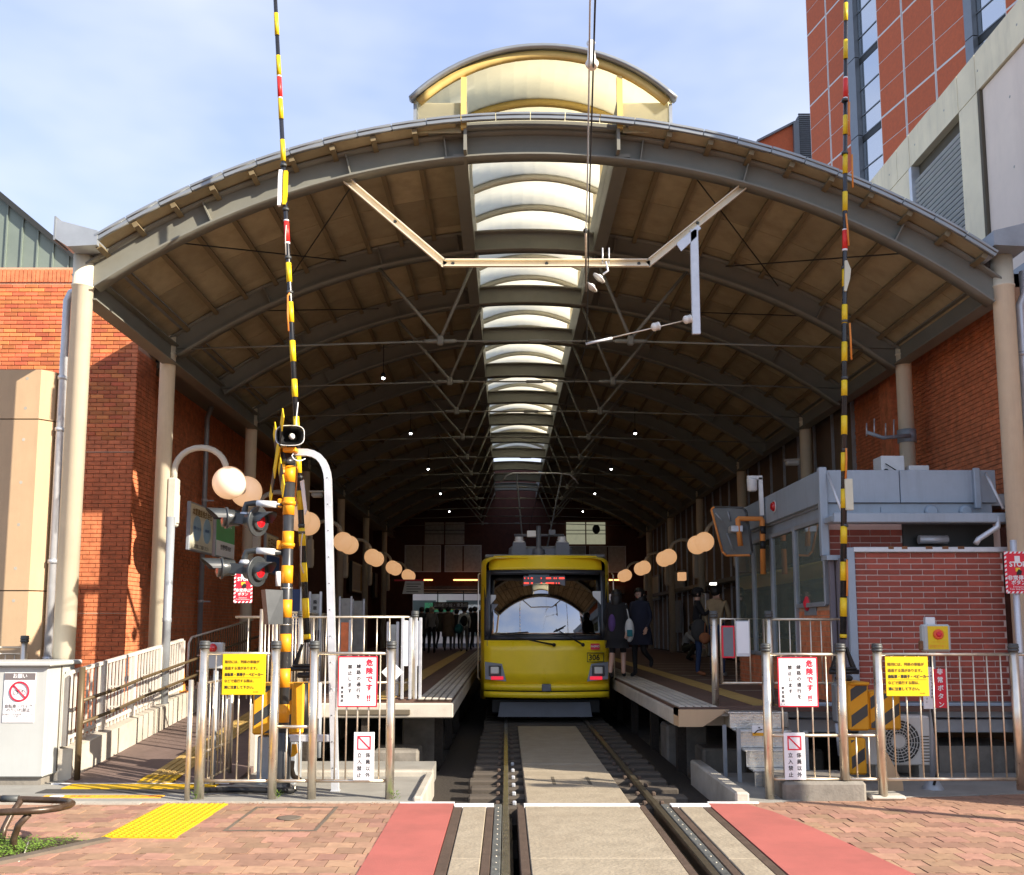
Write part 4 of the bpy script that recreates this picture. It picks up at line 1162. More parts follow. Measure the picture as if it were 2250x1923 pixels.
# ---------------------------------------------------------------- yellow tram
TX, TY = .745, 18.1
tr = thing('tram', 'yellow single car tram numbered 306 standing between the platforms', 'tram', (TX,TY,0))
def tz(v): return P(1200,v,TY).z
def txu(u): return P(u,1400,TY).x
def fy(x, z):
    k = (x-TX)/1.16
    return TY + .27*k*k + .14*max(0, z-1.5)**2
def front(name, xl, xr, z0, z1, mt, out=0.0, th=.04, nx=14, nz=4, par=tr):
    """curved front panel; xl/xr may depend on z"""
    fl = xl if callable(xl) else (lambda z: xl); fr = xr if callable(xr) else (lambda z: xr)
    m = MB(); vs = []; 
    for lay in (0, th):
        for j in range(nz+1):
            z = z0+(z1-z0)*j/nz
            for i in range(nx+1):
                x = fl(z)+(fr(z)-fl(z))*i/nx
                vs.append((x, fy(x,z)-out+lay, z))
    n1 = (nx+1)*(nz+1); fs = []
    id = lambda l,j,i: l*n1+j*(nx+1)+i
    for j in range(nz):
        for i in range(nx):
            fs.append((id(0,j,i),id(0,j,i+1),id(0,j+1,i+1),id(0,j+1,i)))
            fs.append((id(1,j,i),id(1,j+1,i),id(1,j+1,i+1),id(1,j,i+1)))
    for i in range(nx):
        fs.append((id(0,0,i),id(1,0,i),id(1,0,i+1),id(0,0,i+1))); fs.append((id(0,nz,i),id(0,nz,i+1),id(1,nz,i+1),id(1,nz,i)))
    for j in range(nz):
        fs.append((id(0,j,0),id(0,j+1,0),id(1,j+1,0),id(1,j,0))); fs.append((id(0,j,nx),id(1,j,nx),id(1,j+1,nx),id(0,j+1,nx)))
    m.add(vs, fs, True)
    return m.build(name, mt, par)
z_roof, z_band, z_scr, z_bump, z_lip, z_bot = tz(1217), tz(1250), tz(1407), tz(1518), tz(1521), tz(1534)
# body shell behind the mask
def section(hw, zb, ztp, r=.24, n=6):
    p = [(-hw,zb),(hw,zb)]
    for i in range(n+1):
        a = math.pi/2*i/n; p.append((hw-r+r*math.cos(a), ztp-r*.62+r*.62*math.sin(a)))
    for i in range(n+1):
        a = math.pi/2+math.pi/2*i/n; p.append((-hw+r+r*math.cos(a), ztp-r*.62+r*.62*math.sin(a)))
    return p
m = MB(); secs = []
for y, hw, zt_ in ((TY+.33,1.12,z_roof-.06),(TY+.48,1.19,z_roof-.02),(TY+.75,1.23,z_roof),(TY+11.6,1.23,z_roof),(TY+12,1.1,z_roof-.05)):
    secs.append([(TX+a,y,b) for a,b in section(hw,z_bot-.05,zt_)])
n = len(secs[0])
for s_ in secs: m.v += [Vector(p) for p in s_]
for k in range(len(secs)-1):
    for i in range(n):
        j = (i+1)%n
        if k < 1 and False: continue
        m.f.append([k*n+i,k*n+j,(k+1)*n+j,(k+1)*n+i]); m.sm.append(True)
m.f.append([(len(secs)-1)*n+i for i in range(n)]); m.sm.append(False)
shell = m.build('body', 'tram_yellow', tr)
MB().bbox(TX-1.15,TX+1.15,TY+.55,TY+11.5,z_roof-.03,z_roof+.03,.02).build('roof_deck', 'tram_grey', tr)
# mask
w2 = 1.155
cr_ = lambda z: max(0,(z-(z_roof-.13)))/.13
front('roof_band', lambda z: TX-1.07+.10*cr_(z)**2, lambda z: TX+1.07-.10*cr_(z)**2, z_band+.004, z_roof, 'tram_yellow', .0, .25, 14, 6)
# screen surround
xg = 1.035; zg0, zg1 = z_scr+.075, z_band-.09
front('screen_frame', TX-w2, TX-xg, z_scr, z_band, 'tram_frame', .0, .2, 3, 6)
front('screen_frame', TX+xg, TX+w2, z_scr, z_band, 'tram_frame', .0, .2, 3, 6)
front('screen_frame', TX-xg, TX+xg, z_scr, zg0, 'tram_frame', .0, .2, 14, 1)
front('screen_frame', TX-xg, TX+xg, zg1, z_band, 'tram_frame', .0, .2, 14, 1)
_fy = fy
def fy(x, z):
    k = (x-TX)/1.16
    return TY + .245*k*k + .12*(z-1.5) + .14*max(0, z-1.5)**2
front('windscreen', TX-xg-.02, TX+xg+.02, zg0-.02, zg1+.02, 'windscreen', -.02, .008, 24, 12)
fy = _fy
# dark band across the top of the glass
hdr = front('header_panel', TX-xg+.01, TX+xg-.01, P(1200,1297,TY).z, zg1, 'black', -.20, .02, 14, 2)
# destination display
x0,x1 = txu(1151), txu(1245); z0,z1 = tz(1287), tz(1263)
yd = TY+.30
dp = MB().bbox(x0,x1,yd,yd+.03,z0,z1,.006).build('destination_display', 'tram_grey', tr)
m = MB()
for v, segs in ((1269,((1153,1155),(1161,1163),(1168,1172),(1190,1192),(1202,1213),(1219,1222),(1224,1226),(1231,1243))),(1280,((1152,1163),(1168,1172),(1190,1193),(1201,1220),(1224,1226),(1230,1232)))):
    zz = tz(v)
    for a,b in segs: m.box(txu(a),txu(b),yd-.006,yd+.001,zz-.014,zz+.014)
m.build('led_text', 'led_red', dp)
MB().box(txu(1163),txu(1209),yd-.002,yd+.01,tz(1265),tz(1256)).build('notice', 'poster_blue', dp)
# lower panel, bumper, lip
front('front_panel', TX-w2, TX+w2, tz(1503), z_scr-.004, 'tram_yellow', .0, .2, 16, 4)
front('bumper', TX-w2, TX+w2, z_bump, tz(1503)-.004, 'tram_yellow', .03, .2, 16, 2)
front('bumper_gap', TX-w2, TX+w2, z_lip, z_bump, 'black', .0, .2, 16, 1)
front('lip', TX-w2, TX+w2, z_bot, z_lip, 'tram_yellow', .02, .2, 16, 1)
MB().bbox(txu(1190),txu(1210),TY-.06,TY+.05,tz(1519),tz(1503),.01).build('coupler_cover', 'tram_grey', tr)
lettering(tr, '306', (txu(1306.5),fy(txu(1306.5),1.1)-.016,tz(1446)), (1,.33,0),(0,0,1), .15, 'ink_black', bold=.003)
m = MB(); xa,xb,za,zb_ = txu(1290.5),txu(1329),tz(1455.5),tz(1434.5)
for a in ((xa,xb,za,za+.009),(xa,xb,zb_-.009,zb_),(xa,xa+.009,za,zb_),(xb-.009,xb,za,zb_)):
    m.box(a[0],a[1],fy(a[0],1.1)-.012,fy(a[1],1.1)+.01,a[2],a[3])
m.build('number_frame', 'ink_black', tr)
st = MB().box(txu(1299),txu(1318.5),fy(txu(1299),1.3)-.012,fy(txu(1309),1.3)+.02,tz(1428),tz(1414.5)).build('sticker', 'sign_red', tr)
lettering(st, 'PASMO', (txu(1308.7),fy(txu(1299),1.3)-.016,tz(1421)), (1,0,0),(0,0,1), .05, 'ink_white', bold=.001)
# headlamps
for s_ in (-1,1):
    def mx(u): return txu(u) if s_ < 0 else 2*TX-txu(u)
    yb = fy(mx(1103),.9)-.015
    h = MB().prism([(mx(1065),yb,tz(1455)),(mx(1103),yb-.06*0,tz(1459.5)),(mx(1112.5),yb-.04,tz(1498)),(mx(1066),yb,tz(1493))],(0,.08,0)).build('headlamp', 'lamp_housing', tr)
    MB().bbox(mx(1074),mx(1101),yb-.03,yb+.03,tz(1486),tz(1463),.01).build('lens_frame', 'tram_frame', h)
    MB().bbox(mx(1078),mx(1096),yb-.04,yb+.02,tz(1481),tz(1466),.01).build('lens', 'porcelain', h)
    MB().bbox(mx(1079),mx(1106),yb-.045,yb+.02,tz(1494.5),tz(1487),.006).build('tail_light', 'led_tail', h)
# wipers
for pv, tipv in (((1217,1417),(1097,1393)),((1281,1417),(1221,1382))):
    a, b = P(pv[0],pv[1],TY-.04), P(tipv[0],tipv[1],TY-.03)
    wp = MB().tube([a,(a+b)/2+Vector((0,-.02,0)),b],.012,8,True,[.018,.011,.008]).build('wiper', 'black', tr)
    MB().sphere(a,.035,12,8).build('pivot', 'black', wp)
MB().cyl(P(1098,1393,TY-.03),P(1160,1389,TY-.03),.012,6).build('wiper_blade', 'black', tr)
MB().cyl(P(1217,1388,TY-.03),P(1243,1375,TY-.03),.012,6).build('wiper_blade', 'black', tr)
# cab interior
MB().bbox(txu(1155),txu(1225),TY+.16,TY+.55,tz(1388),tz(1377),.03).build('dashboard', 'black', tr)
MB().box(TX-1.1,TX+1.1,TY+.24,TY+.75,tz(1420),tz(1400)).build('console', 'tram_frame', tr)
for u0,u1,v0,v1,mt,dy in ((1074,1090,1307,1400,'white_enamel',.35),(1303,1322,1299,1400,'white_enamel',.35),(1079,1098,1327,1376,'tram_grey',.3),(1099,1127,1318,1395,'tram_frame',.8),(1102,1123,1322,1390,'seat_cloth',.78)):
    a,b = P(u0,v1,TY+dy),P(u1,v0,TY+dy); MB().bbox(a.x,b.x,TY+dy,TY+dy+.05,a.z,b.z,.01).build('cab_fitting', mt, tr)
for k in range(6):
    for s_ in (-1,1): MB().bbox(TX+s_*.95-.2,TX+s_*.95+.2,TY+3+1.3*k,TY+3.5+1.3*k,.9,1.6,.05).build('seat', 'seat_cloth', tr)
MB().box(TX-1.2,TX+1.2,TY+2.4,TY+2.45,.5,2.95).build('cab_partition', 'tram_frame', tr)
# side windows and doors strips
for s_ in (-1,1):
    for y0,y1 in ((TY+1.0,TY+2.2),(TY+2.4,TY+4.6),(TY+4.8,TY+7.4),(TY+7.6,TY+9.8),(TY+10,TY+11.4)):
        w = MB().bbox(TX+s_*1.232-.012,TX+s_*1.232+.012,y0,y1,1.55,2.6,.008).build('side_window', 'windscreen', tr)
    MB().box(TX+s_*1.232-.008,TX+s_*1.232+.008,TY+.8,TY+11.5,1.45,2.68).build('window_band', 'black', tr)
    # corner grab rail and mirror arm
    e = TX+s_*1.235
    MB().tube([(e,TY+.30,tz(1258)),(e+s_*.03,TY+.26,tz(1262)),(e+s_*.03,TY+.26,tz(1490)),(e,TY+.30,tz(1496))],.014,8).build('grab_rail', 'stainless', tr)
# underframe and lifeguard
MB().bbox(TX-1.02,TX+1.02,TY+.55,TY+11,.12,z_bot-.04,.02).build('underframe', 'black', tr)
MB().prism([(txu(1094),TY+.34,.07),(txu(1303),TY+.34,.07),(txu(1298),TY+.34,.34),(txu(1099),TY+.34,.34)],(0,.06,0)).build('lifeguard', 'tram_grey', tr)
for s_ in (-1,1):
    for y in (TY+1.8,TY+9.8):
        wl = MB().lathe((TX+s_*.735-.03,y,.33),(1,0,0),[(0,.33),(.03,.35),(.06,.33)],24).build('wheel', 'rail_steel', tr)
# roof equipment: insulators, boxes, current collector
YR = TY+.9
def rz_(v): return P(1180,v,YR).z
def rx(u): return P(u,1200,YR).x
for u in (1141,1236):
    b = MB().prism([(rx(u-16),YR,z_roof),(rx(u+16),YR,z_roof),(rx(u+14),YR,rz_(1192)),(rx(u-14),YR,rz_(1192))],(0,.5,0)).build('roof_box', 'tram_grey', tr)
    MB().lathe((rx(u),YR+.2,rz_(1192)),(0,0,1),[(0,.11),(.04,.11),(.06,.07),(.08,.10),(.10,.07),(.12,.09),(.16,.03)],18).build('insulator', 'porcelain', b)
MB().bbox(rx(1118),rx(1258),YR+.1,YR+2.2,z_roof,rz_(1199),.05).build('roof_unit', 'tram_grey', tr)
MB().lathe((rx(1184),YR+.1,z_roof),(0,0,1),[(0,.14),(.15,.12),(.2,.05),(.62,.045)],14).build('collector_post', 'tram_grey', tr)
MB().cyl((rx(1130),YR+.12,rz_(1175)),(rx(1240),YR+.12,rz_(1175)),.025,8).build('collector_bar', 'tram_grey', tr)
MB().bbox(rx(1158),rx(1178),YR,YR+.1,rz_(1180),rz_(1166),.01).build('collector_head', 'porcelain', tr)
MB().bbox(rx(1206),rx(1221),YR,YR+.1,rz_(1176),rz_(1164),.01).build('collector_head', 'tram_grey', tr)
# folded pantograph far up the roof with its curved horns
pz = 5.15; py = TY+7.5
MB().tube([P(1101,1060,26)+Vector((0,0,0)),P(1112,1046,26),P(1126,1040,26),P(1225,1040,26),P(1252,1043,26),P(1264,1054,26),P(1271,1064,26)],.02,8).build('pantograph_bow', 'bench_alu', tr)
for u in (1135,1235):
    q = P(u,1041,26); MB().tube([q,(TX+(.3 if u>1184 else -.3),25.2,3.7),(TX+(.3 if u>1184 else -.3),26.2,z_roof+.05)],.022,8).build('pantograph_arm', 'tram_grey', tr)
# ---------------------------------------------------------------- fences, barriers, signals and signs at the crossing
FY0 = 10.13
def fpost(mb_list, x, y, z0, z1, par, r=.045):
    p = MB().cyl((x,y,z0),(x,y,z1-.06),r,18).build('post', 'stainless', par)
    MB().lathe((x,y,z1-.075),(0,0,1),[(0,r+.008),(.02,r+.010),(.022,r+.004),(.03,r+.004),(.032,r+.010),(.05,r+.010),(.053,r+.004),(.06,r+.008),(.075,r+.006),(.08,r-.01)],20).build('cap', 'cap_grey', p)
    return p
def frail(p, q, par, r=.017, name='rail', m='stainless_dull'): return MB().cyl(p, q, r, 10).build(name, m, par)
def fbars(x0, x1, y, z0, z1, n, par, r=.0085):
    for i in range(1, n+1):
        x = x0+(x1-x0)*i/(n+1)
        MB().cyl((x,y,z0),(x,y,z1),r,8).build('bar', 'stainless_dull', par)
ZT = P(640,1409,FY0).z
xs = [P(u,1590,FY0).x for u in (444,602,688,858)]
fl = thing('crossing_fence', 'low stainless fence with yellow and white warning signs beside the signal mast', 'fence', (xs[1],FY0,0))
for x in xs: fpost(None,x,FY0,.0,ZT,fl)
zr, zl, zm = P(640,1436,FY0).z, P(640,1716,FY0).z, P(640,1597,FY0).z
for a,b,zt_ in ((0,1,zr),(2,3,zr),(1,2,zm)):
    frail((xs[a],FY0,zt_),(xs[b],FY0,zt_),fl); frail((xs[a],FY0,zl),(xs[b],FY0,zl),fl)
fbars(xs[0],xs[1],FY0,zl,zr,5,fl); fbars(xs[1],xs[2],FY0,zl,zm,2,fl); fbars(xs[2],xs[3],FY0,zl,zr,6,fl)
# gate leaf running back beside the ramp
gx = xs[0]-.10
gf = thing('side_gate', 'narrow stainless gate leaf running back from the corner fence post along the ramp', 'gate', (gx,11,0))
for y,zz in ((10.05,1.20),(10.35,1.16),(11.55,1.2)): MB().cyl((gx,y,0),(gx,y,zz),.026,14).build('post', 'stainless_dull', gf)
for z in (1.14,.42,.12): frail((gx,10.35,z),(gx,11.55,z),gf,.013)
for i in range(9): MB().cyl((gx,10.47+.12*i,.12),(gx,10.47+.12*i,1.14),.009,8).build('bar', 'stainless_dull', gf)
MB().tube([(gx+.08,10.3,.07),(gx+.35,10.45,.05),(gx+.75,10.35,.06),(gx+1.0,10.4,.05)],.03,8).build('floor_latch', 'black', gf)
# right crossing fence
rx_ = [P(u,1590,FY0).x for u in (1687,1852,1934,2236)]
zb0 = [0,.20,.04,.10]
fr = thing('crossing_fence', 'stainless fence carrying signs in front of the dark red brick screen', 'fence', (rx_[1],FY0,0))
ZT2 = P(1860,1415,FY0).z
for x,z0 in zip(rx_,zb0): fpost(None,x,FY0,z0,ZT2,fr)
zr2, zm2, zl2 = P(1860,1438,FY0).z, P(1860,1616,FY0).z, P(1860,1712,FY0).z
for a,b,zs in ((0,1,(zr2,zm2,zl2)),(1,2,(zm2,zl2)),(2,3,(zr2,zl2))):
    for z in zs: frail((rx_[a],FY0,z),(rx_[b],FY0,z),fr)
frail((rx_[3],FY0,zr2),(rx_[3]+1.2,FY0,zr2),fr)
fbars(rx_[0],rx_[1],FY0,zl2,zr2,4,fr); fbars(rx_[1],rx_[2],FY0,zl2,zm2,2,fr); fbars(rx_[2],rx_[3],FY0,zl2,zr2,9,fr)
pd = MB().bbox(2.78,3.62,10.07,10.9,-.1,.19,.03).build('plinth', 'concrete_dark', label='low dark concrete plinth under the stainless fence beside the metal steps', cat='plinth')
MB().bbox(3.66,4.02,10.08,10.4,.0,.05,.02).build('plinth', 'concrete', label='small flat concrete pad at the foot of the fence by the air conditioner', cat='plinth')
# platform end fences
PY1 = 13.06
pf = thing('platform_fence', 'stainless rail fence at the open end of the platform with ramp', 'fence', (-1.9,PY1,PZ))
ztp = P(911,1343,PY1).z
pxs = [P(u,1440,PY1).x for u in (515,660,911)]
for x in pxs[1:]: fpost(None,x,PY1,PZ,ztp,pf,.042)
zz = P(780,1356,PY1).z; zz2 = P(780,1500,PY1).z
frail((pxs[0],PY1,zz),(pxs[2],PY1,zz),pf); frail((pxs[1],PY1,zz2),(pxs[2],PY1,zz2),pf)
fbars(pxs[1],pxs[2],PY1,zz2,zz,8,pf); fbars(pxs[0],pxs[1],PY1,PZ,zz,4,pf)
rf = thing('ramp_fence', 'row of upright stainless bars along the platform side of the ramp', 'fence', (-3.03,15,PZ))
for i in range(24):
    MB().cyl((-3.03,12.2+.2*i,.5),(-3.03,12.2+.2*i,1.95),.011 if i%4 else .024,8).build('bar', 'stainless_dull', rf)
frail((-3.03,12.2,1.93),(-3.03,17,1.93),rf,.02)
PY2 = 11.95
pg = thing('platform_gate', 'stainless platform end gate holding two small notice boards above the metal steps', 'gate', (3.1,PY2,PZ))
gxs = [P(u,1440,PY2).x for u in (1570,1691)]
zt2 = P(1570,1343,PY2).z
for x in gxs: fpost(None,x,PY2,PZ,zt2,pg,.042)
fx0, fx1 = P(1585,1440,PY2).x, P(1680,1440,PY2).x; fz0, fz1 = P(1600,1501,PY2).z, P(1600,1360,PY2).z
MB().tube([(fx0,PY2,fz0),(fx0,PY2,fz1),(fx1,PY2,fz1),(fx1,PY2,fz0),(fx0,PY2,fz0)],.017,10).build('leaf_frame', 'stainless_dull', pg)
for u in (1617,1648): x = P(u,1440,PY2).x; MB().cyl((x,PY2,fz0),(x,PY2,fz1),.010,8).build('bar', 'stainless_dull', pg)
ex = P(1852,1440,PY2).x
frail((gxs[1],PY2,P(1700,1361,PY2).z),(ex,PY2,P(1700,1361,PY2).z),pg); frail((gxs[1],PY2,fz0),(ex,PY2,fz0),pg)
fbars(gxs[1],ex,PY2,fz0,P(1700,1361,PY2).z,6,pg)
b1 = thing('notice_board', 'small blackboard in a red frame on the platform gate', 'notice board', P(1598,1445,PY2-.04))
a,b = P(1586,1446,PY2-.03),P(1613,1375,PY2-.03)
MB().bbox(a.x,b.x,PY2-.05,PY2-.03,a.z,b.z,.006).build('frame', 'sign_red', b1); MB().box(a.x+.02,b.x-.02,PY2-.054,PY2-.05,a.z+.02,b.z-.02).build('face', 'tram_grey', b1)
b2 = thing('notice_board', 'small white board in a silver frame on the platform gate', 'notice board', P(1632,1445,PY2-.04))
a,b = P(1617,1443,PY2-.03),P(1646,1364,PY2-.03)
MB().bbox(a.x,b.x,PY2-.05,PY2-.03,a.z,b.z,.006).build('frame', 'galvanised', b2); MB().box(a.x+.015,b.x-.015,PY2-.054,PY2-.05,a.z+.04,b.z-.015).build('face', 'sign_white', b2)
# metal steps
stp = thing('metal_steps', 'four step checker plate metal stair up to the platform end', 'steps', (3.0,11.2,0))
sx_0, sx_1 = P(1600,1620,11.5).x, P(1720,1620,11.5).x
tops = [.76,.57,.38,.19]
for i,zt_ in enumerate(tops):
    y1 = 11.68-.2*i; xo = .05*i
    s_ = MB().bbox(sx_0+xo*.8,sx_1+xo*.8,y1-.22,y1,zt_-.02,zt_,.005).build('tread', 'bench_alu', stp)
    rs = MB().bbox(sx_0+xo*.8+.02,sx_1+xo*.8-.02,y1-.205,y1-.195,zt_-.19,zt_-.02,.004).build('riser', 'bench_alu', stp)
    c = MB()
    for k in range(26):
        xx = sx_0+xo*.8+.04+.022*k
        for j in range(4):
            c.obox((xx,y1-.207,zt_-.045-.038*j),(.7,0,.7 if (k+j)%2 else -.7),(0,1,0),(-.7 if (k+j)%2 else .7,0,.7),.011,.002,.003)
    c.build('checker_ribs', 'stainless', rs, kind='stuff')
for x in (sx_0-.0,sx_0+.0): pass
for x,y in ((sx_0-.02,11.6),(sx_0+.05,11.2),(sx_1+.1,10.95)): MB().box(x-.02,x+.02,y-.02,y+.02,0,.6).build('leg', 'gutter_metal', stp)
sg = thing('step_sign', 'small orange and white caution picture sign on the metal steps', 'sign', P(1665,1600,11.27))
a,b = P(1653,1617,11.26),P(1678,1594,11.26)
MB().box(a.x,b.x,11.255,11.262,a.z,b.z).build('plate', 'sign_white', sg); MB().box(a.x,b.x,11.2515,11.2545,a.z,a.z+.035).build('caption_bar', 'orange_print', sg)
MB().tube([P(1657,1612,11.25),P(1665,1605,11.25),P(1675,1603,11.25)],.006,6).build('figure', 'ink_black', sg); MB().sphere(P(1668,1599,11.25),.009,8,6).build('figure_head', 'ink_black', sg)

# ---- printed signs on the fences
def plate(name, lab, u0,v0,u1,v1, Y, mt, th=.006, cat='sign', group=None):
    a, b = P(u0,v1,Y), P(u1,v0,Y)
    t = thing(name, lab, cat, ((a.x+b.x)/2,Y,a.z), group)
    MB().bbox(a.x,b.x,Y,Y+th,a.z,b.z,.003).build('plate', mt, t)
    return t, a, b
RT_, UP_ = (1,0,0),(0,0,1)
YELL = ['踏切には、列車の車輪が','通過する溝があります。','自転車・車椅子・ベビーカー','などで通行する際は、','溝に注意して下さい。']
def yellow_sign(u0,v0,u1,v1,Y,lab):
    t,a,b = plate('warning_sign', lab, u0,v0,u1,v1,Y,'sign_yellow')
    w, h = b.x-a.x, b.z-a.z
    for i,l in enumerate(YELL):
        sz = w/12.2; 
        lettering(t, l, (a.x+.022, Y-.002, a.z+h*(.80-.155*i)), RT_, UP_, sz*(1.08 if i==2 else 1.0), 'ink_brown' if i in (0,1,3) else 'ink_black', 'LEFT', bold=.0016 if i in (2,) else .0011, sx=.84 if i==2 else .95)
    MB().box(a.x+.02,b.x-.02,Y-.0025,Y,a.z+h*.415,a.z+h*.42).build('underline', 'ink_brown', t)
    lettering(t, '東急電鉄', (b.x-.04, Y-.002, a.z+h*.07), RT_, UP_, .014, 'ink_brown', 'RIGHT')
    return t
ys_ = yellow_sign(487,1437,579,1527,FY0-.05,'yellow crossing notice on the fence beside the ramp')
a,b = P(487,1527,FY0-.028),P(585,1437,FY0-.028); MB().bbox(a.x,b.x,FY0-.042,FY0-.024,a.z,b.z,.003).build('back_plate', 'sign_yellow', ys_)
yellow_sign(1948,1443,2038,1530,FY0-.05,'yellow crossing notice on the fence in front of the brick screen')
def danger_sign(u0,v0,u1,v1,Y,lab):
    t,a,b = plate('danger_sign', lab, u0,v0,u1,v1,Y,'sign_red')
    w,h = b.x-a.x, b.z-a.z
    MB().box(a.x+.014,b.x-.014,Y-.0025,Y,a.z+.014,b.z-.014).build('face', 'sign_white', t)
    ly = Y-.005
    lettering(t, '危険です', (a.x+w*.80, ly, a.z+h*.62), RT_, UP_, h*.165, 'ink_red', vertical=True, bold=.0028, leading=.80)
    lettering(t, '!!', (a.x+w*.79, ly, a.z+h*.17), (1,0,.12), UP_, h*.16, 'ink_red', bold=.003)
    lettering(t, '線路の通行を', (a.x+w*.53, ly, a.z+h*.50), RT_, UP_, h*.105, 'ink_black', vertical=True, bold=.001, leading=.92)
    lettering(t, '禁止します', (a.x+w*.31, ly, a.z+h*.55), RT_, UP_, h*.105, 'ink_black', vertical=True, bold=.001, leading=.92)
    lettering(t, '東急電鉄', (a.x+w*.12, ly, a.z+h*.25), RT_, UP_, h*.075, 'ink_black', vertical=True, bold=.0005, leading=.92)
    for x in (a.x+.03,a.x+.06,b.x-.03,b.x-.06):
        for z in (a.z+.03,b.z-.03): MB().lathe((x,Y-.0025,z),(0,-1,0),[(0,.006),(.003,.004)],8).build('rivet', 'stainless_dull', t)
    return t
danger_sign(741,1442,830,1554,FY0-.045,'red framed white danger sign on the fence beside the signal mast')
danger_sign(1711,1444,1795,1554,FY0-.045,'red framed white danger sign on the fence by the metal steps')
def staff_sign(u0,v0,u1,v1,Y,lab):
    t,a,b = plate('staff_sign', lab, u0,v0,u1,v1,Y,'sign_white')
    w,h = b.x-a.x, b.z-a.z; cx = (a.x+b.x)/2; s = w*.33; zc_ = b.z-h*.22
    m = MB()
    for q in ((cx-s,cx+s,zc_-s,zc_-s*.82),(cx-s,cx+s,zc_+s*.82,zc_+s),(cx-s,cx-s*.82,zc_-s*.82,zc_+s*.82),(cx+s*.82,cx+s,zc_-s*.82,zc_+s*.82)): m.box(q[0],q[1],Y-.0025,Y-.0005,q[2],q[3])
    m.obox((cx,Y-.0015,zc_),(.7,0,-.7),(0,1,0),(.7,0,.7),s*1.2,.001,s*.1)
    m.build('symbol', 'ink_red', t)
    lettering(t, '係員以外', (a.x+w*.70,Y-.0022,a.z+h*.31), RT_, UP_, h*.125, 'ink_black', vertical=True, bold=.0008, leading=.90)
    lettering(t, '立入禁止', (a.x+w*.29,Y-.0022,a.z+h*.31), RT_, UP_, h*.125, 'ink_black', vertical=True, bold=.0008, leading=.90)
    return t
staff_sign(776,1609,823,1715,FY0-.045,'small white staff only sign on the fence beside the grey ladder frame')
staff_sign(1725,1610,1768,1714,FY0-.045,'small white staff only sign on the fence by the metal steps')
def diamond(u,v,r,Y,lab):
    c = P(u,v,Y); t = thing('diamond_sign', lab, 'sign', c)
    MB().prism([c+Vector((-r,0,0)),c+Vector((0,0,-r)),c+Vector((r,0,0)),c+Vector((0,0,r))],(0,.006,0)).build('plate', 'sign_white', t)
    lettering(t, '注意', c+Vector((0,-.002,0)), RT_, UP_, r*.62, 'ink_red', vertical=True, bold=.001, leading=.85)
diamond(862,1477,.135,12.2,'white diamond sign with red writing behind the fence post near the platform')
def stop_sign(u0,v0,u1,v1,Y,lab):
    t,a,b = plate('stop_sign', lab, u0,v0,u1,v1,Y,'sign_red')
    w,h = b.x-a.x,b.z-a.z; cx=(a.x+b.x)/2; ly = Y-.003
    n = 14
    for side in range(4):
        L_ = w if side < 2 else h; k = int(L_/.045)
        m = MB()
        for i in range(k):
            f0 = (i+.2)/k; f1 = (i+.7)/k
            if side == 0: m.prism([(a.x+w*f0,ly,a.z),(a.x+w*f1,ly,a.z),(a.x+min(w,w*f1+.015),ly,a.z+.022),(a.x+min(w,w*f0+.015),ly,a.z+.022)],(0,.002,0))
            if side == 1: m.prism([(a.x+w*f0,ly,b.z-.022),(a.x+w*f1,ly,b.z-.022),(a.x+min(w,w*f1+.015),ly,b.z),(a.x+min(w,w*f0+.015),ly,b.z)],(0,.002,0))
            if side == 2: m.prism([(a.x,ly-.0004,a.z+h*f0),(a.x+.022,ly-.0004,a.z+h*f0+.012),(a.x+.022,ly-.0004,a.z+h*f1+.012),(a.x,ly-.0004,a.z+h*f1)],(0,.002,0))
            if side == 3: m.prism([(b.x-.022,ly-.0004,a.z+h*f0),(b.x,ly-.0004,a.z+h*f0+.012),(b.x,ly-.0004,min(b.z,a.z+h*f1+.012)),(b.x-.022,ly-.0004,a.z+h*f1)],(0,.002,0))
        m.build('border_stripe', 'ink_white', t)
    MB().bbox(cx-.03,cx+.03,ly-.001,ly+.002,b.z-.13,b.z-.05,.006).build('tram_symbol', 'ink_white', t)
    lettering(t, 'STOP', (cx,ly-.001,a.z+h*.69), RT_, UP_, w*.27, 'ink_white', bold=.003)
    MB().box(cx-.025,cx+.025,ly-.001,ly+.002,a.z+h*.52,a.z+h*.61).build('button_symbol', 'ink_yellow', t)
    MB().prism([(cx-.02,ly-.002,a.z+h*.44),(cx+.035,ly-.002,a.z+h*.44),(cx+.045,ly-.002,a.z+h*.53),(cx+.01,ly-.002,a.z+h*.58),(cx-.01,ly-.002,a.z+h*.52)],(0,.001,0)).build('hand_symbol', 'ink_black', t)
    lettering(t, '非常停止', (cx,ly-.001,a.z+h*.36), RT_, UP_, w*.21, 'ink_white', bold=.0015)
    lettering(t, 'ボタン', (cx,ly-.001,a.z+h*.25), RT_, UP_, w*.19, 'ink_white', bold=.0015)
    lettering(t, 'Emergency\nTrain Stop Button', (cx,ly-.001,a.z+h*.13), RT_, UP_, w*.10, 'ink_white', leading=.9)
    return t
stop_sign(513,1250,556,1325,12.1,'red emergency stop sign behind the signal lamps with white striped border')
t = stop_sign(2211,1212,2262,1304,10.95,'red emergency stop sign on the cream column with white striped border')
a = P(2226,1190,11.0); MB().cyl((a.x,11.0,.0),(a.x,11.0,P(2226,1187,11).z),.035,12).build('pole', 'silver_paint', t)

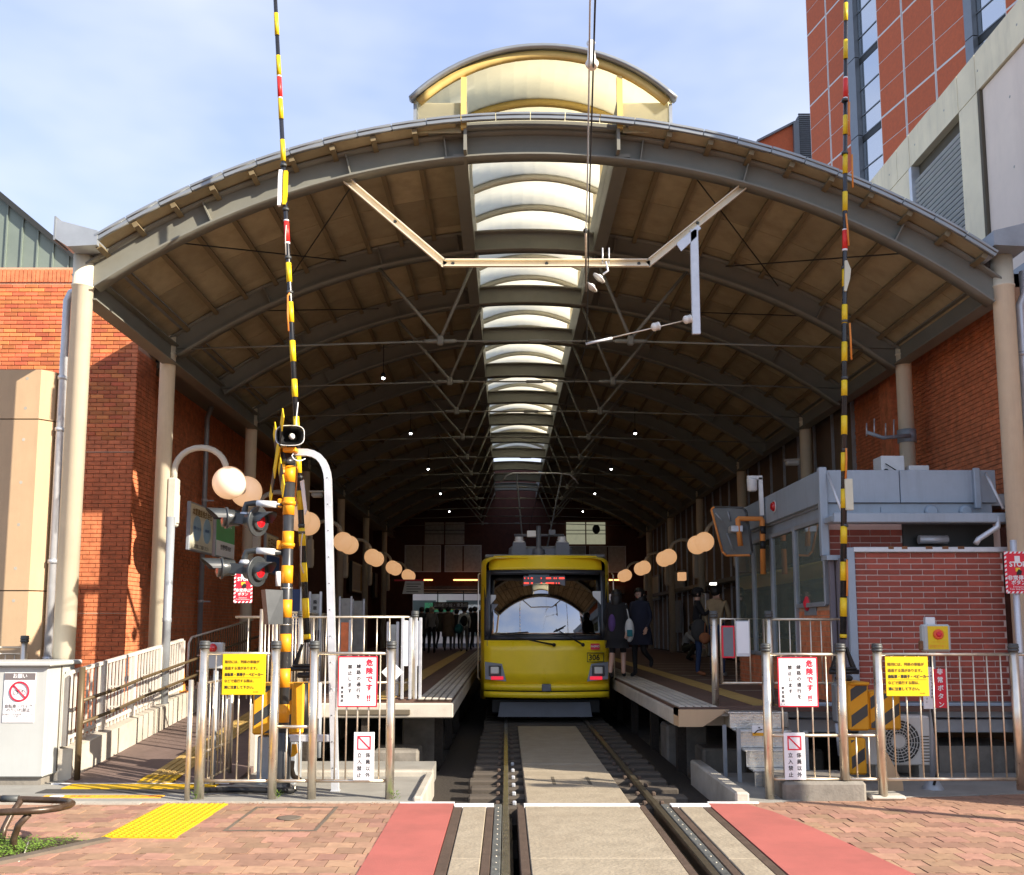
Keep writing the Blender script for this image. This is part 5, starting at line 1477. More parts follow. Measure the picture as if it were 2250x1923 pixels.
# ---- signal mast
MY = 10.62
mx0 = P(627,1400,MY).x
def mz(v): return P(627,v,MY).z
ms = thing('signal_mast', 'orange and black banded crossing signal mast with red lamps and horn loudspeaker', 'crossing signal', (mx0,MY,0))
MB().cyl((mx0,MY,0),(mx0,MY,mz(1003)),.060,18).build('mast', 'mast_black', ms)
for v0,v1 in ((1025,1060),(1094,1132),(1168,1206),(1243,1282),(1318,1357),(1393,1432),(1469,1510),(1547,1587)):
    MB().cyl((mx0,MY,mz(v1)),(mx0,MY,mz(v0)),.0635,18).build('band', 'band_orange', ms)
MB().lathe((mx0,MY,0.0),(0,0,1),[(0,.17),(.03,.17),(.034,.10),(.10,.092),(.56,.090),(.58,.075),(.62,.064)],20).build('base_sleeve', 'mast_black', ms)
for i in range(6):
    t_ = i*math.pi/3; MB().cyl((mx0+.14*math.cos(t_),MY+.14*math.sin(t_),.0),(mx0+.14*math.cos(t_),MY+.14*math.sin(t_),.06),.014,6).build('anchor_bolt', 'stainless_dull', ms)
for v in (1110,1202): 
    MB().lathe((mx0,MY,mz(v)),(0,0,1),[(0,.075),(.04,.075)],18).build('clamp', 'band_orange', ms)
    MB().bbox(mx0-.12,mx0-.06,MY-.03,MY+.03,mz(v)-.03,mz(v)+.07,.01).build('clamp_lug', 'band_orange', ms)
for v in (1294,1374): MB().lathe((mx0,MY,mz(v)),(0,0,1),[(0,.066),(.012,.066)],18).build('cable_tie', 'stainless', ms)
MB().lathe((mx0-.03,MY,mz(1022)),(0,0,1),[(0,.09),(.06,.09),(.062,.085),(.13,.085),(.135,.05)],14).build('head_clamp', 'mast_black', ms)
MB().cyl((mx0-.15,MY-.02,mz(1006)),(mx0+.08,MY-.02,mz(1007)),.008,6).build('clamp_rod', 'black', ms)
# crossbuck, seen nearly edge on
cc = Vector((mx0-.13,MY-.03,mz(1008)))
dirp = Vector((.36,-.93,0)).normalized(); nrm = Vector((-.93,-.36,0)).normalized()
for sgn in (-1,1):
    d = (dirp*.72+Vector((0,0,.70*sgn))).normalized(); w = nrm.cross(d).normalized()
    bmd = MB().obox(cc+nrm*.012*sgn,d,w,nrm,.60,.085,.005).build('crossbuck_board', 'band_yellow', ms)
    for k in (-1,1):
        MB().obox(cc+nrm*.012*sgn+d*.32*k,d,w,nrm,.10,.087,.0062).build('stripe', 'black', bmd)
MB().bbox(mx0-.13,mx0-.02,MY-.05,MY+.02,mz(1000),mz(985),.01).build('crossbuck_bracket', 'band_orange', ms)
MB().box(mx0-.09,mx0-.04,MY-.05,MY,mz(1040),mz(978)).build('crossbuck_upright', 'lantern_frame', ms)
# horn loudspeaker
hc = P(637,957,MY-.25)
m = MB(); secs = []
for k,(yo,sx,sz) in enumerate(((0,.150,.105),(-.006,.158,.113),(.01,.158,.113),(.12,.09,.07),(.26,.045,.045),(.36,.045,.045))):
    sec = []
    for i in range(24):
        a_ = 2*math.pi*i/24; c_,s2 = math.cos(a_),math.sin(a_)
        f = lambda q: math.copysign(abs(q)**.62,q)
        sec.append(Vector((hc.x+sx*f(c_),hc.y+yo,hc.z+sz*f(s2))))
    secs.append(sec)
for s2 in secs: m.v += s2
for k in range(len(secs)-1):
    for i in range(24):
        j=(i+1)%24; m.f.append([k*24+i,k*24+j,(k+1)*24+j,(k+1)*24+i]); m.sm.append(True)
m.f.append([5*24+i for i in range(24)]); m.sm.append(False)
hn = m.build('horn', 'white_enamel', ms)
m = MB(); inner = []
for (yo,sx,sz) in ((.002,.138,.093),(.11,.07,.05),(.20,.03,.03)):
    inner.append([Vector((hc.x+sx*math.copysign(abs(math.cos(2*math.pi*i/24))**.62,math.cos(2*math.pi*i/24)),hc.y+yo-.004,hc.z+sz*math.copysign(abs(math.sin(2*math.pi*i/24))**.62,math.sin(2*math.pi*i/24)))) for i in range(24)])
for s2 in inner: m.v += s2
for k in range(2):
    for i in range(24):
        j=(i+1)%24; m.f.append([k*24+i,k*24+j,(k+1)*24+j,(k+1)*24+i]); m.sm.append(True)
m.f.append([48+i for i in range(24)]); m.sm.append(False)
m.build('horn_mouth', 'black', hn)
MB().sphere((hc.x+.01,hc.y+.06,hc.z+.0),.036,14,10).build('horn_driver', 'white_enamel', hn)
MB().bbox(hc.x-.10,hc.x+.05,MY-.16,MY-.02,hc.z-.16,hc.z-.11,.01).build('horn_bracket', 'band_orange', ms)
MB().tube([(hc.x+.04,MY-.06,hc.z-.13),(hc.x+.015,MY-.10,hc.z-.16),(hc.x+.0,MY-.13,hc.z-.20),(hc.x+.02,MY-.135,hc.z-.235),(hc.x+.06,MY-.12,hc.z-.255),(hc.x+.10,MY-.09,hc.z-.245),(hc.x+.13,MY-.05,hc.z-.22)],.006,8).build('loop_cable', 'white_enamel', ms)
# red signal lamps
def lamp_head(c, d, r=.15):
    d = Vector(d).normalized(); side = d.cross(Vector((0,0,1))).normalized(); up = side.cross(d)
    hd = MB().lathe(c-d*.012,d,[(0,r*.98),(.006,r),(.018,r),(.024,r*.97)],28).build('lamp_board', 'signal_black', ms)
    MB().lathe(c-d*.16,d,[(0,.03),(.02,.085),(.15,.095),(.20,.10),(.205,.09)],22).build('lamp_housing', 'signal_black', hd)
    MB().lathe(c+d*.02,d,[(0,.098),(.014,.09),(.028,.06),(.034,.01)],22).build('lens', 'lens_red', hd)
    m = MB(); n=14; rows=[]
    for k in range(n+1):
        th = math.pi*(-.02+1.04*k/n); rr = .105
        ln = .21*(0.45+.55*max(0,math.sin(th)))
        p = side*math.cos(th)*rr+up*math.sin(th)*rr
        rows.append((c+d*.01+p, c+d*(.01+ln)+p*1.04))
    for k in range(n): m.quad(rows[k][0],rows[k+1][0],rows[k+1][1],rows[k][1])
    for k in range(n):
        a0,a1 = rows[k],rows[k+1]
        m.quad(a0[0]-(a0[0]-c-d*.01)*.04,a0[1]-(a0[1]-c-d*.2)*.04,a1[1]-(a1[1]-c-d*.2)*.04,a1[0]-(a1[0]-c-d*.01)*.04)
    m.build('visor', 'signal_black', hd)
    return hd
for (v,ur,ul,va) in ((1146,567,497,1108),(1256,566,486,1212)):
    cr2 = P(ur,v,MY-.12); cl2 = P(ul,v-8,MY-.02)
    lamp_head(cr2,(.90,-.44,-.06),.165); lamp_head(cl2,(-.85,-.45,-.03),.12)
    arm_z = P(560,va,MY).z
    jx = P(538,va,MY).x
    MB().tube([(mx0-.06,MY,arm_z-.01),(jx+.10,MY,arm_z+.01),(jx+.02,MY,arm_z),(jx,MY,arm_z-.06),(jx,MY,cr2.z-.02)],.034,12).build('arm', 'signal_black', ms)
    MB().cyl((mx0-.13,MY,arm_z-.006),(jx+.13,MY,arm_z+.01),.0365,12).build('arm_wrap', 'white_enamel', ms)
    MB().beam((cl2.x+.05,MY,cl2.z),(cr2.x-.03,MY-.06,cr2.z+.02),.09,.11).build('cross_arm', 'signal_black', ms)
    MB().lathe((jx,MY,arm_z-.14),(0,0,1),[(0,.055),(.02,.06),(.05,.045)],14).build('elbow_collar', 'galvanised', ms)
# angled control box and tube
q = P(602,1332,MY-.08)
bx = MB(); d1 = Vector((.86,-.5,0)).normalized(); d2 = Vector((.5,.86,0))
bx.prism([P(583,1295,MY-.2),P(622,1297,MY-.1),P(622,1372,MY-.1),P(590,1372,MY-.2)],(-.10,.22,0)); bx.build('control_box', 'signal_black', ms)
MB().cyl(P(611,1256,MY-.07),P(611,1288,MY-.07),.028,12).build('tube_lamp', 'white_enamel', ms)

# ---- grey square tube frame beside the mast
lf = thing('ladder_frame', 'bent grey square tube frame with bolt holes fixed to the signal mast', 'frame', (P(735,1740,MY).x,MY,0))
pts = [(P(737,1740,MY).x,MY,0.0),P(722,1100,MY),P(718,1035,MY),P(712,1012,MY),P(698,998,MY),P(676,993,MY),P(645,993,MY)]
pts = pts[:2]+[P(721,1055,MY),P(719,1040,MY),P(715,1026,MY),P(709,1014,MY),P(700,1004,MY),P(689,998,MY),P(676,995,MY),P(645,994,MY)]
MB().tube(pts,.053,4,rot=math.pi/4,flat=True).build('tube', 'silver_paint', lf)
MB().bbox(mx0+.05,P(735,1622,MY).x,MY-.03,MY+.03,mz(1630),mz(1614),.008).build('cross_tube', 'silver_paint', lf)
for k in range(12):
    v = 1050+58*k; p0 = P(722+.019*(v-1100)+.0,v,MY-.039); MB().lathe((p0.x-.012,MY-.038,p0.z),(0,-1,0),[(0,.007),(.006,.005)],8).build('bolt', 'cap_grey', lf)
    MB().bbox(p0.x+.008,p0.x+.026,MY-.041,MY-.037,p0.z-.02,p0.z+.0,.002).build('plate', 'white_enamel', lf)
MB().bbox(pts[0][0]-.05,pts[0][0]+.05,MY-.05,MY+.05,.0,.02,.004).build('foot', 'galvanised', lf)

# ---- barrier machines and raised arms
def barrier_arm(root, base, tip, bands, r0=.040, r1=.024):
    base, tip = Vector(base), Vector(tip); d = tip-base; Ln = d.length; d.normalize()
    MB().tube([base,tip],r0,14,True,[r0,r1]).build('arm', 'black_gloss', root)
    return base, d, Ln
def band(root, base, d, Ln, s0, s1, mt, r0=.040, r1=.024):
    ra, rb = r0+(r1-r0)*s0/Ln, r0+(r1-r0)*s1/Ln
    return MB().tube([base+d*s0,base+d*s1],ra,14,True,[ra+.003,rb+.003]).build('band', mt, root)
def arm_s(base, d, Y, u, v):     # distance along the arm of an image height
    p = P(u,v,Y); return (p-base).dot(d)
AY = 10.85
ba = thing('barrier', 'raised black and yellow crossing barrier arm with orange machine behind the signal mast', 'crossing barrier', (P(668,1600,AY).x,AY,0))
b0, t0_ = P(675,1412,AY), P(603,-40,AY)
base, d, Ln = barrier_arm(ba, b0, t0_, None, .036, .023)
def lx(v): return 603+(675-603)*(v+40)/1452.0
L_b = [(-15,-2,'y'),(30,78,'y'),(123,166,'y'),(167,170,'w'),(170,215,'r'),(215,218,'w'),(218,262,'y'),(308,355,'y'),(484,487,'w'),(487,533,'r'),(533,537,'w'),(578,621,'y'),(664,709,'y'),(749,795,'y'),(834,873,'y'),(916,957,'y'),(998,1040,'y'),(1079,1121,'y'),(1161,1200,'y'),(1237,1279,'y'),(1315,1358,'y'),(1394,1405,'y')]
for v0,v1,c in L_b:
    band(ba, base, d, Ln, arm_s(base,d,AY,lx(v1),v1), arm_s(base,d,AY,lx(v0),v0), {'y':'band_yellow','r':'band_red','w':'sign_white'}[c], .036,.023)
def arm_plate(root, u0,v0,u1,v1,Y,mt,name='reflector',lean=0):
    a,b = P(u0,v1,Y),P(u1,v0,Y)
    return MB().prism([(a.x,Y-.04,a.z),(b.x-.3*(b.x-a.x),Y-.04,a.z),(b.x,Y-.04,a.z+.1*(b.z-a.z)),(b.x,Y-.04,b.z),(a.x+.15*(b.x-a.x),Y-.04,b.z),(a.x,Y-.04,b.z-.2*(b.z-a.z))],(0,.05,0)).build(name, mt, root)
arm_plate(ba,611,376,622,454,AY,'sign_white'); arm_plate(ba,622,378,633,452,AY,'sign_yellow')
p = [P(659,1058,AY-.06),P(667,1054,AY-.06),P(674,1120,AY-.06),P(669,1132,AY-.06)]
MB().prism(p,(0,.03,0)).build('reflector', 'sign_white', ba)
def streamer(root, pts, Y, r=.009, m='wire_orange'):
    MB().tube([P(u,v,Y) for u,v in pts],r,6).build('streamer', m, root)
streamer(ba,[(637,644),(632,650),(632,690),(634,728)],AY-.05,.011); streamer(ba,[(655,884),(652,910),(650,945),(652,965)],AY-.05,.006,'white_enamel'); streamer(ba,[(653,1025),(651,1070),(648,1090),(655,1108)],AY-.05,.008)
streamer(ba,[(665,1172),(662,1190),(661,1240),(667,1260)],AY-.05,.007,'white_rail'); streamer(ba,[(629,495),(627,520),(628,560)],AY-.05,.006,'white_rail')
for v in (365,462,568,644,960,1050,1156,1172): 
    q = P(lx(v),v,AY); MB().lathe(q-d*.01,d,[(0,.038),(.03,.038)],12).build('clip', 'cap_grey', ba)
# arm holder: black forked brackets
def arm_holder(root, u, v, Y):
    c = P(u,v,Y)
    for s_ in (-1,1):
        MB().prism([(c.x+s_*.03,Y-.03,c.z+.15),(c.x+s_*.05,Y-.03,c.z+.15),(c.x+s_*.13,Y-.03,c.z-.06),(c.x+s_*.12,Y-.03,c.z-.14),(c.x+s_*.085,Y-.03,c.z-.06)],(0,.06,0)).build('fork', 'black', root)
    MB().bbox(c.x-.14,c.x+.14,Y-.05,Y+.05,c.z-.10,c.z-.07,.01).build('yoke', 'black', root)
    MB().cyl((c.x-.16,Y-.02,c.z-.12),(c.x+.16,Y-.02,c.z-.12),.026,12).build('pivot', 'black', root)
    MB().bbox(c.x-.09,c.x+.09,Y-.06,Y+.04,c.z-.22,c.z-.16,.02).build('clamp_block', 'black', root)
arm_holder(ba,672,1445,AY)
def hazard_box(root, u0,v0,u1,v1,Y,dep,name='machine_case'):
    a,b = P(u0,v1,Y),P(u1,v0,Y)
    bx = MB().bbox(a.x,b.x,Y,Y+dep,a.z,b.z,.02).build(name,'machine_orange',root)
    w,h = b.x-a.x,b.z-a.z; k = .16; x = a.x-h
    # diagonal stripes clipped to the front face
    zs = 0
    cdiag = -.1
    while cdiag < w+h:
        poly = []
        # band between lines (x-a.x)... use x + (z) slope 1: c0 <= (z-a.z) - .75*(x-a.x) + .75w <= c1
        c0, c1 = cdiag, cdiag+k*.8
        def clip(poly, fn):
            out = []
            for i in range(len(poly)):
                p0, p1 = poly[i], poly[(i+1)%len(poly)]; f0, f1 = fn(p0), fn(p1)
                if f0 >= 0: out.append(p0)
                if (f0 < 0) != (f1 < 0):
                    t = f0/(f0-f1); out.append((p0[0]+(p1[0]-p0[0])*t, p0[1]+(p1[1]-p0[1])*t))
            return out
        g = lambda p: p[1]-.7*p[0]+.7*w
        poly = [(.02,.02),(w-.02,.02),(w-.02,h-.02),(.02,h-.02)]
        poly = clip(poly, lambda p: g(p)-c0); 
        if poly: poly = clip(poly, lambda p: c1-g(p))
        if len(poly) >= 3: MB().prism([(a.x+p[0],Y-.002,a.z+p[1]) for p in poly],(0,.004,0)).build('hazard_stripe','tram_grey' if False else 'signal_black',bx)
        cdiag += k*1.75
    return bx
hazard_box(ba,553,1503,664,1615,11.0,.42)
MB().bbox(P(640,1600,10.97).x,P(668,1600,10.97).x,10.93,11.0,P(640,1612,10.97).z,P(640,1500,10.97).z,.02).build('door_hinge_block','machine_orange',ba)
MB().cyl(P(668,1500,11.0),P(668,1610,11.0),.05,12).build('drive_shaft_cover','black',ba)
MB().bbox(P(690,1560,11.05).x,P(705,1560,11.05).x,11.0,11.1,P(700,1580,11.05).z,P(700,1500,11.05).z,.01).build('counter_bracket','silver_paint',ba)
MB().cyl(P(703,1545,11.05),P(700,1665,11.05),.025,8).build('drain_rod','gutter_metal',ba)
MB().bbox(P(565,1640,11.05).x,P(650,1640,11.05).x,11.05,11.4,0,P(600,1618,11.05).z,.01).build('pedestal','gutter_metal',ba)
MB().prism([P(641,1636,10.9),P(650,1636,10.9),P(652,1655,10.9),P(646,1662,10.9),P(639,1664,10.9)],(0,.05,0)).build('lifting_lug','machine_orange',ba)
MB().tube([P(642,1672,10.9),P(640,1690,10.9),P(645,1706,10.9),P(660,1715,10.9)],.03,10).build('conduit','handrail_brown',ba)
# right barrier
RY = 10.95
bb = thing('barrier', 'raised black and yellow crossing barrier arm with striped orange machine before the brick screen', 'crossing barrier', (P(1870,1690,RY).x,RY,0))
b0, t0_ = P(1853,1405,RY), P(1858.5,2,RY)
base, d, Ln = barrier_arm(bb, b0, t0_, None, .036, .022)
R_b = [(7,46,'y'),(88,130,'y'),(170,173,'w'),(173,215,'r'),(215,218,'w'),(254,296,'y'),(340,382,'y'),(422,464,'y'),(504,507,'w'),(507,548,'r'),(548,552,'w'),(590,630,'y'),(670,711,'y'),(752,794,'y'),(836,870,'y'),(914,955,'y'),(995,1036,'y'),(1075,1117,'y'),(1157,1195,'y'),(1235,1276,'y'),(1314,1355,'y'),(1394,1402,'y')]
for v0,v1,c in R_b:
    band(bb, base, d, Ln, arm_s(base,d,RY,1855,v1), arm_s(base,d,RY,1855,v0), {'y':'band_yellow','r':'band_red','w':'sign_white'}[c], .036,.022)
p = [P(1857,572,RY-.06),P(1862,572,RY-.06),P(1870,592,RY-.06),P(1868,612,RY-.06),P(1860,640,RY-.06),P(1856,638,RY-.06)]
MB().prism(p,(0,.03,0)).build('reflector','poster_cream',bb)
a,b = P(1859,1121,RY-.05),P(1873,1052,RY-.05); MB().bbox(a.x,b.x,RY-.06,RY-.02,a.z,b.z,.006).build('reflector','poster_cream',bb)
for pts in ([(1866,225),(1866,260),(1866,298)],[(1872,340),(1873,380),(1874,412)],[(1867,710),(1869,740),(1871,790)],[(1859,985),(1860,1010),(1858,1052)],[(1861,1230),(1862,1270),(1861,1310)],[(1859,470),(1862,500),(1865,540)]):
    streamer(bb,pts,RY-.05,.011)
for v in (222,338,590,708,832,990,1156,1232): q = P(1856,v,RY); MB().lathe(q-d*.01,d,[(0,.038),(.03,.038)],12).build('clip','cap_grey',bb)
arm_holder(bb,1852,1452,RY)
hazard_box(bb,1868,1503,1908,1606,11.0,.4); hazard_box(bb,1911,1520,1978,1604,11.05,.35)
MB().bbox(P(1866,1505,11).x,P(1910,1505,11).x,10.98,11.42,P(1880,1506,11).z,P(1880,1499,11).z,.01).build('case_lid','machine_orange',bb)
hazard_box(bb,1869,1622,1903,1703,11.0,.2,'leg_case')
MB().bbox(P(1833,1560,11.2).x,P(1866,1560,11.2).x,11.1,11.3,P(1850,1590,11.2).z,P(1850,1500,11.2).z,.03).build('gear_housing','machine_grey',bb)
MB().cyl(P(1838,1590,11.1),P(1845,1660,11.1),.02,8).build('drain_rod','gutter_metal',bb)

# ---- emergency button on its post
eb = thing('emergency_button', 'yellow faced emergency button box with red button on a grey post', 'emergency button', (P(2055,1730,10.75).x,10.75,0))
EY = 10.72
MB().tube([(P(2052,1735,EY).x,EY+.02,0),P(2050,1600,EY+.02),P(2048,1430,EY+.02),P(2048,1365,EY+.02)],.034,12).build('post','gutter_metal',eb)
MB().lathe((P(2052,1735,EY).x,EY+.02,0),(0,0,1),[(0,.12),(.02,.11),(.12,.05)],12).build('foot','gutter_metal',eb)
MB().tube([P(2045,1440,EY-.04),P(2048,1560,EY-.05),P(2060,1640,EY-.06),P(2062,1690,EY-.06),P(2052,1725,EY-.06)],.014,8).build('cable','cable_dark',eb)
a,b = P(2026,1432,EY-.06),P(2085,1372,EY-.06); MB().bbox(a.x,b.x,EY-.10,EY,a.z,b.z,.02).build('box','cabinet_grey',eb)
a2,b2 = P(2040,1427,EY-.1),P(2082,1376,EY-.1); fc = MB().box(a2.x,b2.x,EY-.104,EY-.1,a2.z,b2.z).build('face','sign_yellow',eb)
c = P(2062,1394,EY-.11); MB().lathe((c.x,EY-.104,c.z),(0,-1,0),[(0,.055),(.012,.055),(.02,.045)],20).build('button_ring','button_lit',eb)
MB().lathe((c.x,EY-.12,c.z),(0,-1,0),[(0,.03),(.014,.026),(.02,.012)],16).build('button','sign_red',eb)
lettering(fc,'非常ボタン',(c.x,EY-.106,P(2062,1421,EY-.1).z),RT_,UP_,.042,'orange_print',bold=.001)
lettering(fc,'ボタンを強く押す',(c.x,EY-.106,P(2062,1411,EY-.1).z),RT_,UP_,.02,'orange_print')
MB().bbox(P(2023,1430,EY-.1).x,P(2031,1430,EY-.1).x,EY-.09,EY-.04,P(2025,1428,EY).z,P(2025,1408,EY).z,.008).build('padlock','rust',eb)
MB().bbox(P(2030,1372,EY).x,P(2052,1372,EY).x,EY-.05,EY+.02,P(2040,1376,EY).z,P(2040,1356,EY).z,.01).build('conduit_box','silver_paint',eb)
t,a,b = plate('button_sign','red upright sign with white lettering below the emergency button',2053,1470,2080,1556,EY-.1,'sign_red')
lettering(t,'非常ボタン',((a.x+b.x)/2,EY-.103,(a.z+b.z)/2),RT_,UP_,(b.z-a.z)*.185,'ink_white',vertical=True,bold=.0025,leading=.93)
t,a,b = plate('instruction_sign','narrow white instruction sign with small black writing beside the red button sign',2030,1466,2053,1558,EY-.09,'sign_white')
lettering(t,'この踏切での非常時',((a.x+b.x)/2+.03,EY-.093,(a.z+b.z)/2+.05),RT_,UP_,.034,'ink_black',vertical=True,leading=.9)
lettering(t,'ボタンを押して下さい',((a.x+b.x)/2-.03,EY-.093,(a.z+b.z)/2),RT_,UP_,.03,'ink_black',vertical=True,leading=.9)

# ---- outdoor air conditioner behind the right fence
acu = thing('air_conditioner', 'cream outdoor air conditioner unit with round fan grille behind the fence', 'air conditioner', (P(1975,1690,11.6).x,11.6,.1))
QY = 11.5
a,b = P(1910,1682,QY),P(2042,1574,QY); MB().bbox(a.x,b.x,QY,QY+.32,a.z,b.z,.015).build('casing','ac_white',acu)
c = P(1974,1629,QY); rr = .245
fan = MB().lathe((c.x,QY-.002,c.z),(0,-1,0),[(0,rr),(.004,rr),(.006,rr-.01)],32).build('fan_well','dark_trim',acu)
for k in range(7):
    r_ = rr*(.22+.78*k/6); MB().tube([(c.x+r_*math.cos(2*math.pi*i/28),QY-.014,c.z+r_*math.sin(2*math.pi*i/28)) for i in range(29)],.005,5,False).build('guard_ring','ac_white',fan)
for k in range(20):
    t_ = 2*math.pi*k/20; MB().cyl((c.x+.05*math.cos(t_),QY-.014,c.z+.05*math.sin(t_)),(c.x+rr*math.cos(t_+.25),QY-.014,c.z+rr*math.sin(t_+.25)),.004,5).build('guard_spoke','ac_white',fan)
MB().lathe((c.x,QY-.008,c.z),(0,-1,0),[(0,.078),(.012,.075)],22).build('hub','ac_white',fan)
m = MB()
for k in range(9): z = a.z+.04+.035*k; m.box(P(2022,1600,QY).x,P(2040,1600,QY).x,QY-.004,QY,z,z+.012)
m.build('vent_slots','groove',acu)
for k in (a.x+.08,b.x-.14): MB().box(k,k+.06,QY+.02,QY+.3,.0,a.z).build('foot','concrete',acu)
MB().bbox(P(2042,1640,QY).x,P(2052,1640,QY).x,QY+.05,QY+.2,P(2045,1672,QY).z,P(2045,1622,QY).z,.01).build('valve_cover','ac_white',acu)
# beige cover plate leaning in front of the unit
MB().prism([P(1952,1742,10.6),P(1986,1742,10.6),P(1984,1720,10.6),P(1950,1655,10.6),P(1944,1650,10.6),P(1944,1742,10.6)],(0,.03,0)).build('cover_plate','beige_panel',label='beige angled metal plate standing behind the fence by the air conditioner',cat='plate')

# ---- junction boxes beside the ramp
jb = thing('alarm_box', 'small pale box with a dark red dome lamp behind the yellow notice', 'alarm box', P(470,1500,10.9))
a,b = P(456,1470,10.9),P(490,1412,10.9); MB().bbox(a.x,b.x,10.9,11.0,a.z,b.z,.01).build('box','cabinet_grey',jb)
c = P(467,1424,10.86); MB().sphere(c,.05,14,10).build('dome','lens_red',jb)
MB().cyl((a.x+.08,10.95,0),(a.x+.08,10.95,a.z),.03,10).build('post','gutter_metal',jb)
# ---------------------------------------------------------------- globe lamps along the platforms
def globe_lamp(x, y, side, lab, grp, detailed=True):
    """column bracket with hooped arm and two opal globes, one behind the other"""
    zc_ = 3.93; gx = x + side*1.02
    t = thing('globe_lamp', lab, 'lamp', (x,y,2.9), grp)
    bx = x+side*.17
    MB().bbox(bx-.07,bx+.07,y-.09,y+.09,3.25,4.0,.02).build('bracket_box','lamp_paint',t)
    MB().bbox(bx+side*.07-.02,bx+side*.07+.02,y-.05,y+.05,3.3,3.75,.01).build('cover_plate','lamp_paint',t)
    n = 12; pts = [(bx,y,3.95)]
    for i in range(n+1):
        a = math.pi*i/n
        pts.append((bx+side*(.40-.40*math.cos(a)), y, 4.12+.36*math.sin(a)))
    MB().tube(pts,.048,12).build('hoop_arm','lamp_paint',t)
    MB().cyl((gx-side*.02,y+.22,zc_),(gx-side*.02,y+.78,zc_),.085,14).build('coupling','galvanised',t)
    MB().cyl((bx+side*.80,y,4.16),(gx-side*.02,y+.4,zc_+.05),.05,10).build('hanger','lamp_paint',t)
    for yy in (y,y+1.0): MB().sphere((gx,yy,zc_),.255,28,18).build('globe','globe',t)
for i,y in enumerate((14.9,19.95,25.5,31.1,36.7,42.3)):
    wh = ['on the sunny column beside the ramp','on the third column behind the signal mast','on a column beside the grey frame','further along the brick wall','near the hanging direction board','closest to the back wall'][i]
    globe_lamp(-5.28,y,1,'twin orange globe lamp %s' % wh,'globe lamps on the brick wall side')
for i,y in enumerate((25.5,31.1,36.7,42.3)):
    wh = ['beside the traffic mirror','between the mirror and the standing people','above the woman in the dark coat','beside the tram at the back wall'][i]
    globe_lamp(6.20,y,-1,'twin orange globe lamp %s' % wh,'globe lamps on the booth side')

# ---------------------------------------------------------------- boards and signs by the ramp
SXB = -4.96
p0 = thing('sign_post','grey pole on the ramp kerb carrying an advertising board','pole',(SXB,14.4,.6))
MB().lathe((SXB,14.4,rz(14.4)+.3),(0,0,1),[(0,.06),(1.2,.06),(1.21,.066),(1.26,.066),(1.27,.06),(2.75,.06)],16).build('pole','gutter_metal',p0)
def board(name, lab, u0,u1,v0,v1,X,mt, frame='gutter_metal', depth=.06):
    """board parallel to the track on plane x = X facing the platform"""
    a = PXX(u0,X,(v0+v1)/2); b = PXX(u1,X,(v0+v1)/2); zt_ = PXX((u0+u1)/2,X,v0).z; zb_ = PXX((u0+u1)/2,X,v1).z
    t = thing(name, lab, 'sign board', (X,(a.y+b.y)/2,zb_))
    MB().bbox(X-depth,X,a.y,b.y,zb_,zt_,.01).build('frame',frame,t)
    MB().box(X,X+.004,a.y+.03,b.y-.03,zb_+.03,zt_-.03).build('face',mt,t)
    return t,a.y,b.y,zb_,zt_
t,ya,yb,za,zb_ = board('advert_board','cream advertising board with two blue circles on the grey pole',417,468,1110,1215,-5.0,'poster_cream')
R_Y, U_Z = (0,1,0),(0,0,1)
lettering(t,'本間建設株式会社',(-4.994,(ya+yb)/2,za+(zb_-za)*.80),R_Y,U_Z,(yb-ya)*.105,'ink_brown',bold=.004)
for k,tx in ((.29,'耐震リフォーム'),(.72,'無料診断')):
    c = (-4.996,ya+(yb-ya)*k,za+(zb_-za)*.48); r_ = (yb-ya)*.17
    MB().lathe(c,(1,0,0),[(0,r_),(.003,r_)],28).build('disc','poster_blue',t)
    lettering(t,tx,(-4.990,c[1],c[2]),R_Y,U_Z,(yb-ya)*.045,'ink_blue',bold=.001)
lettering(t,'お気軽にご相談ください',(-4.994,(ya+yb)/2,za+(zb_-za)*.10),R_Y,U_Z,(yb-ya)*.06,'ink_black',bold=.001)
t,ya,yb,za,zb_ = board('advert_board','green clinic advertising board next to the cream one by the ramp',474,516,1128,1228,-5.0,'ink_green')
MB().box(-4.996,-4.992,ya+.03,yb-.03,za+.03,za+(zb_-za)*.36).build('lower_panel','sign_white',t)
lettering(t,'歯科医院',(-4.994,(ya+yb)/2,za+(zb_-za)*.78),R_Y,U_Z,(yb-ya)*.15,'ink_white',bold=.003)
lettering(t,'診療時間 9:30',(-4.990,(ya+yb)/2,za+(zb_-za)*.22),R_Y,U_Z,(yb-ya)*.09,'ink_black',bold=.001)
t,ya,yb,za,zb_ = board('advert_board','beige name board half hidden behind the signal mast',585,612,1175,1218,-5.0,'poster_cream')
lettering(t,'世田谷線',(-4.994,(ya+yb)/2,(za+zb_)/2),R_Y,U_Z,(yb-ya)*.2,'ink_brown',bold=.004)
t,ya,yb,za,zb_ = board('advert_board','blue board half hidden behind the signal mast',585,614,1219,1262,-5.0,'ink_blue')
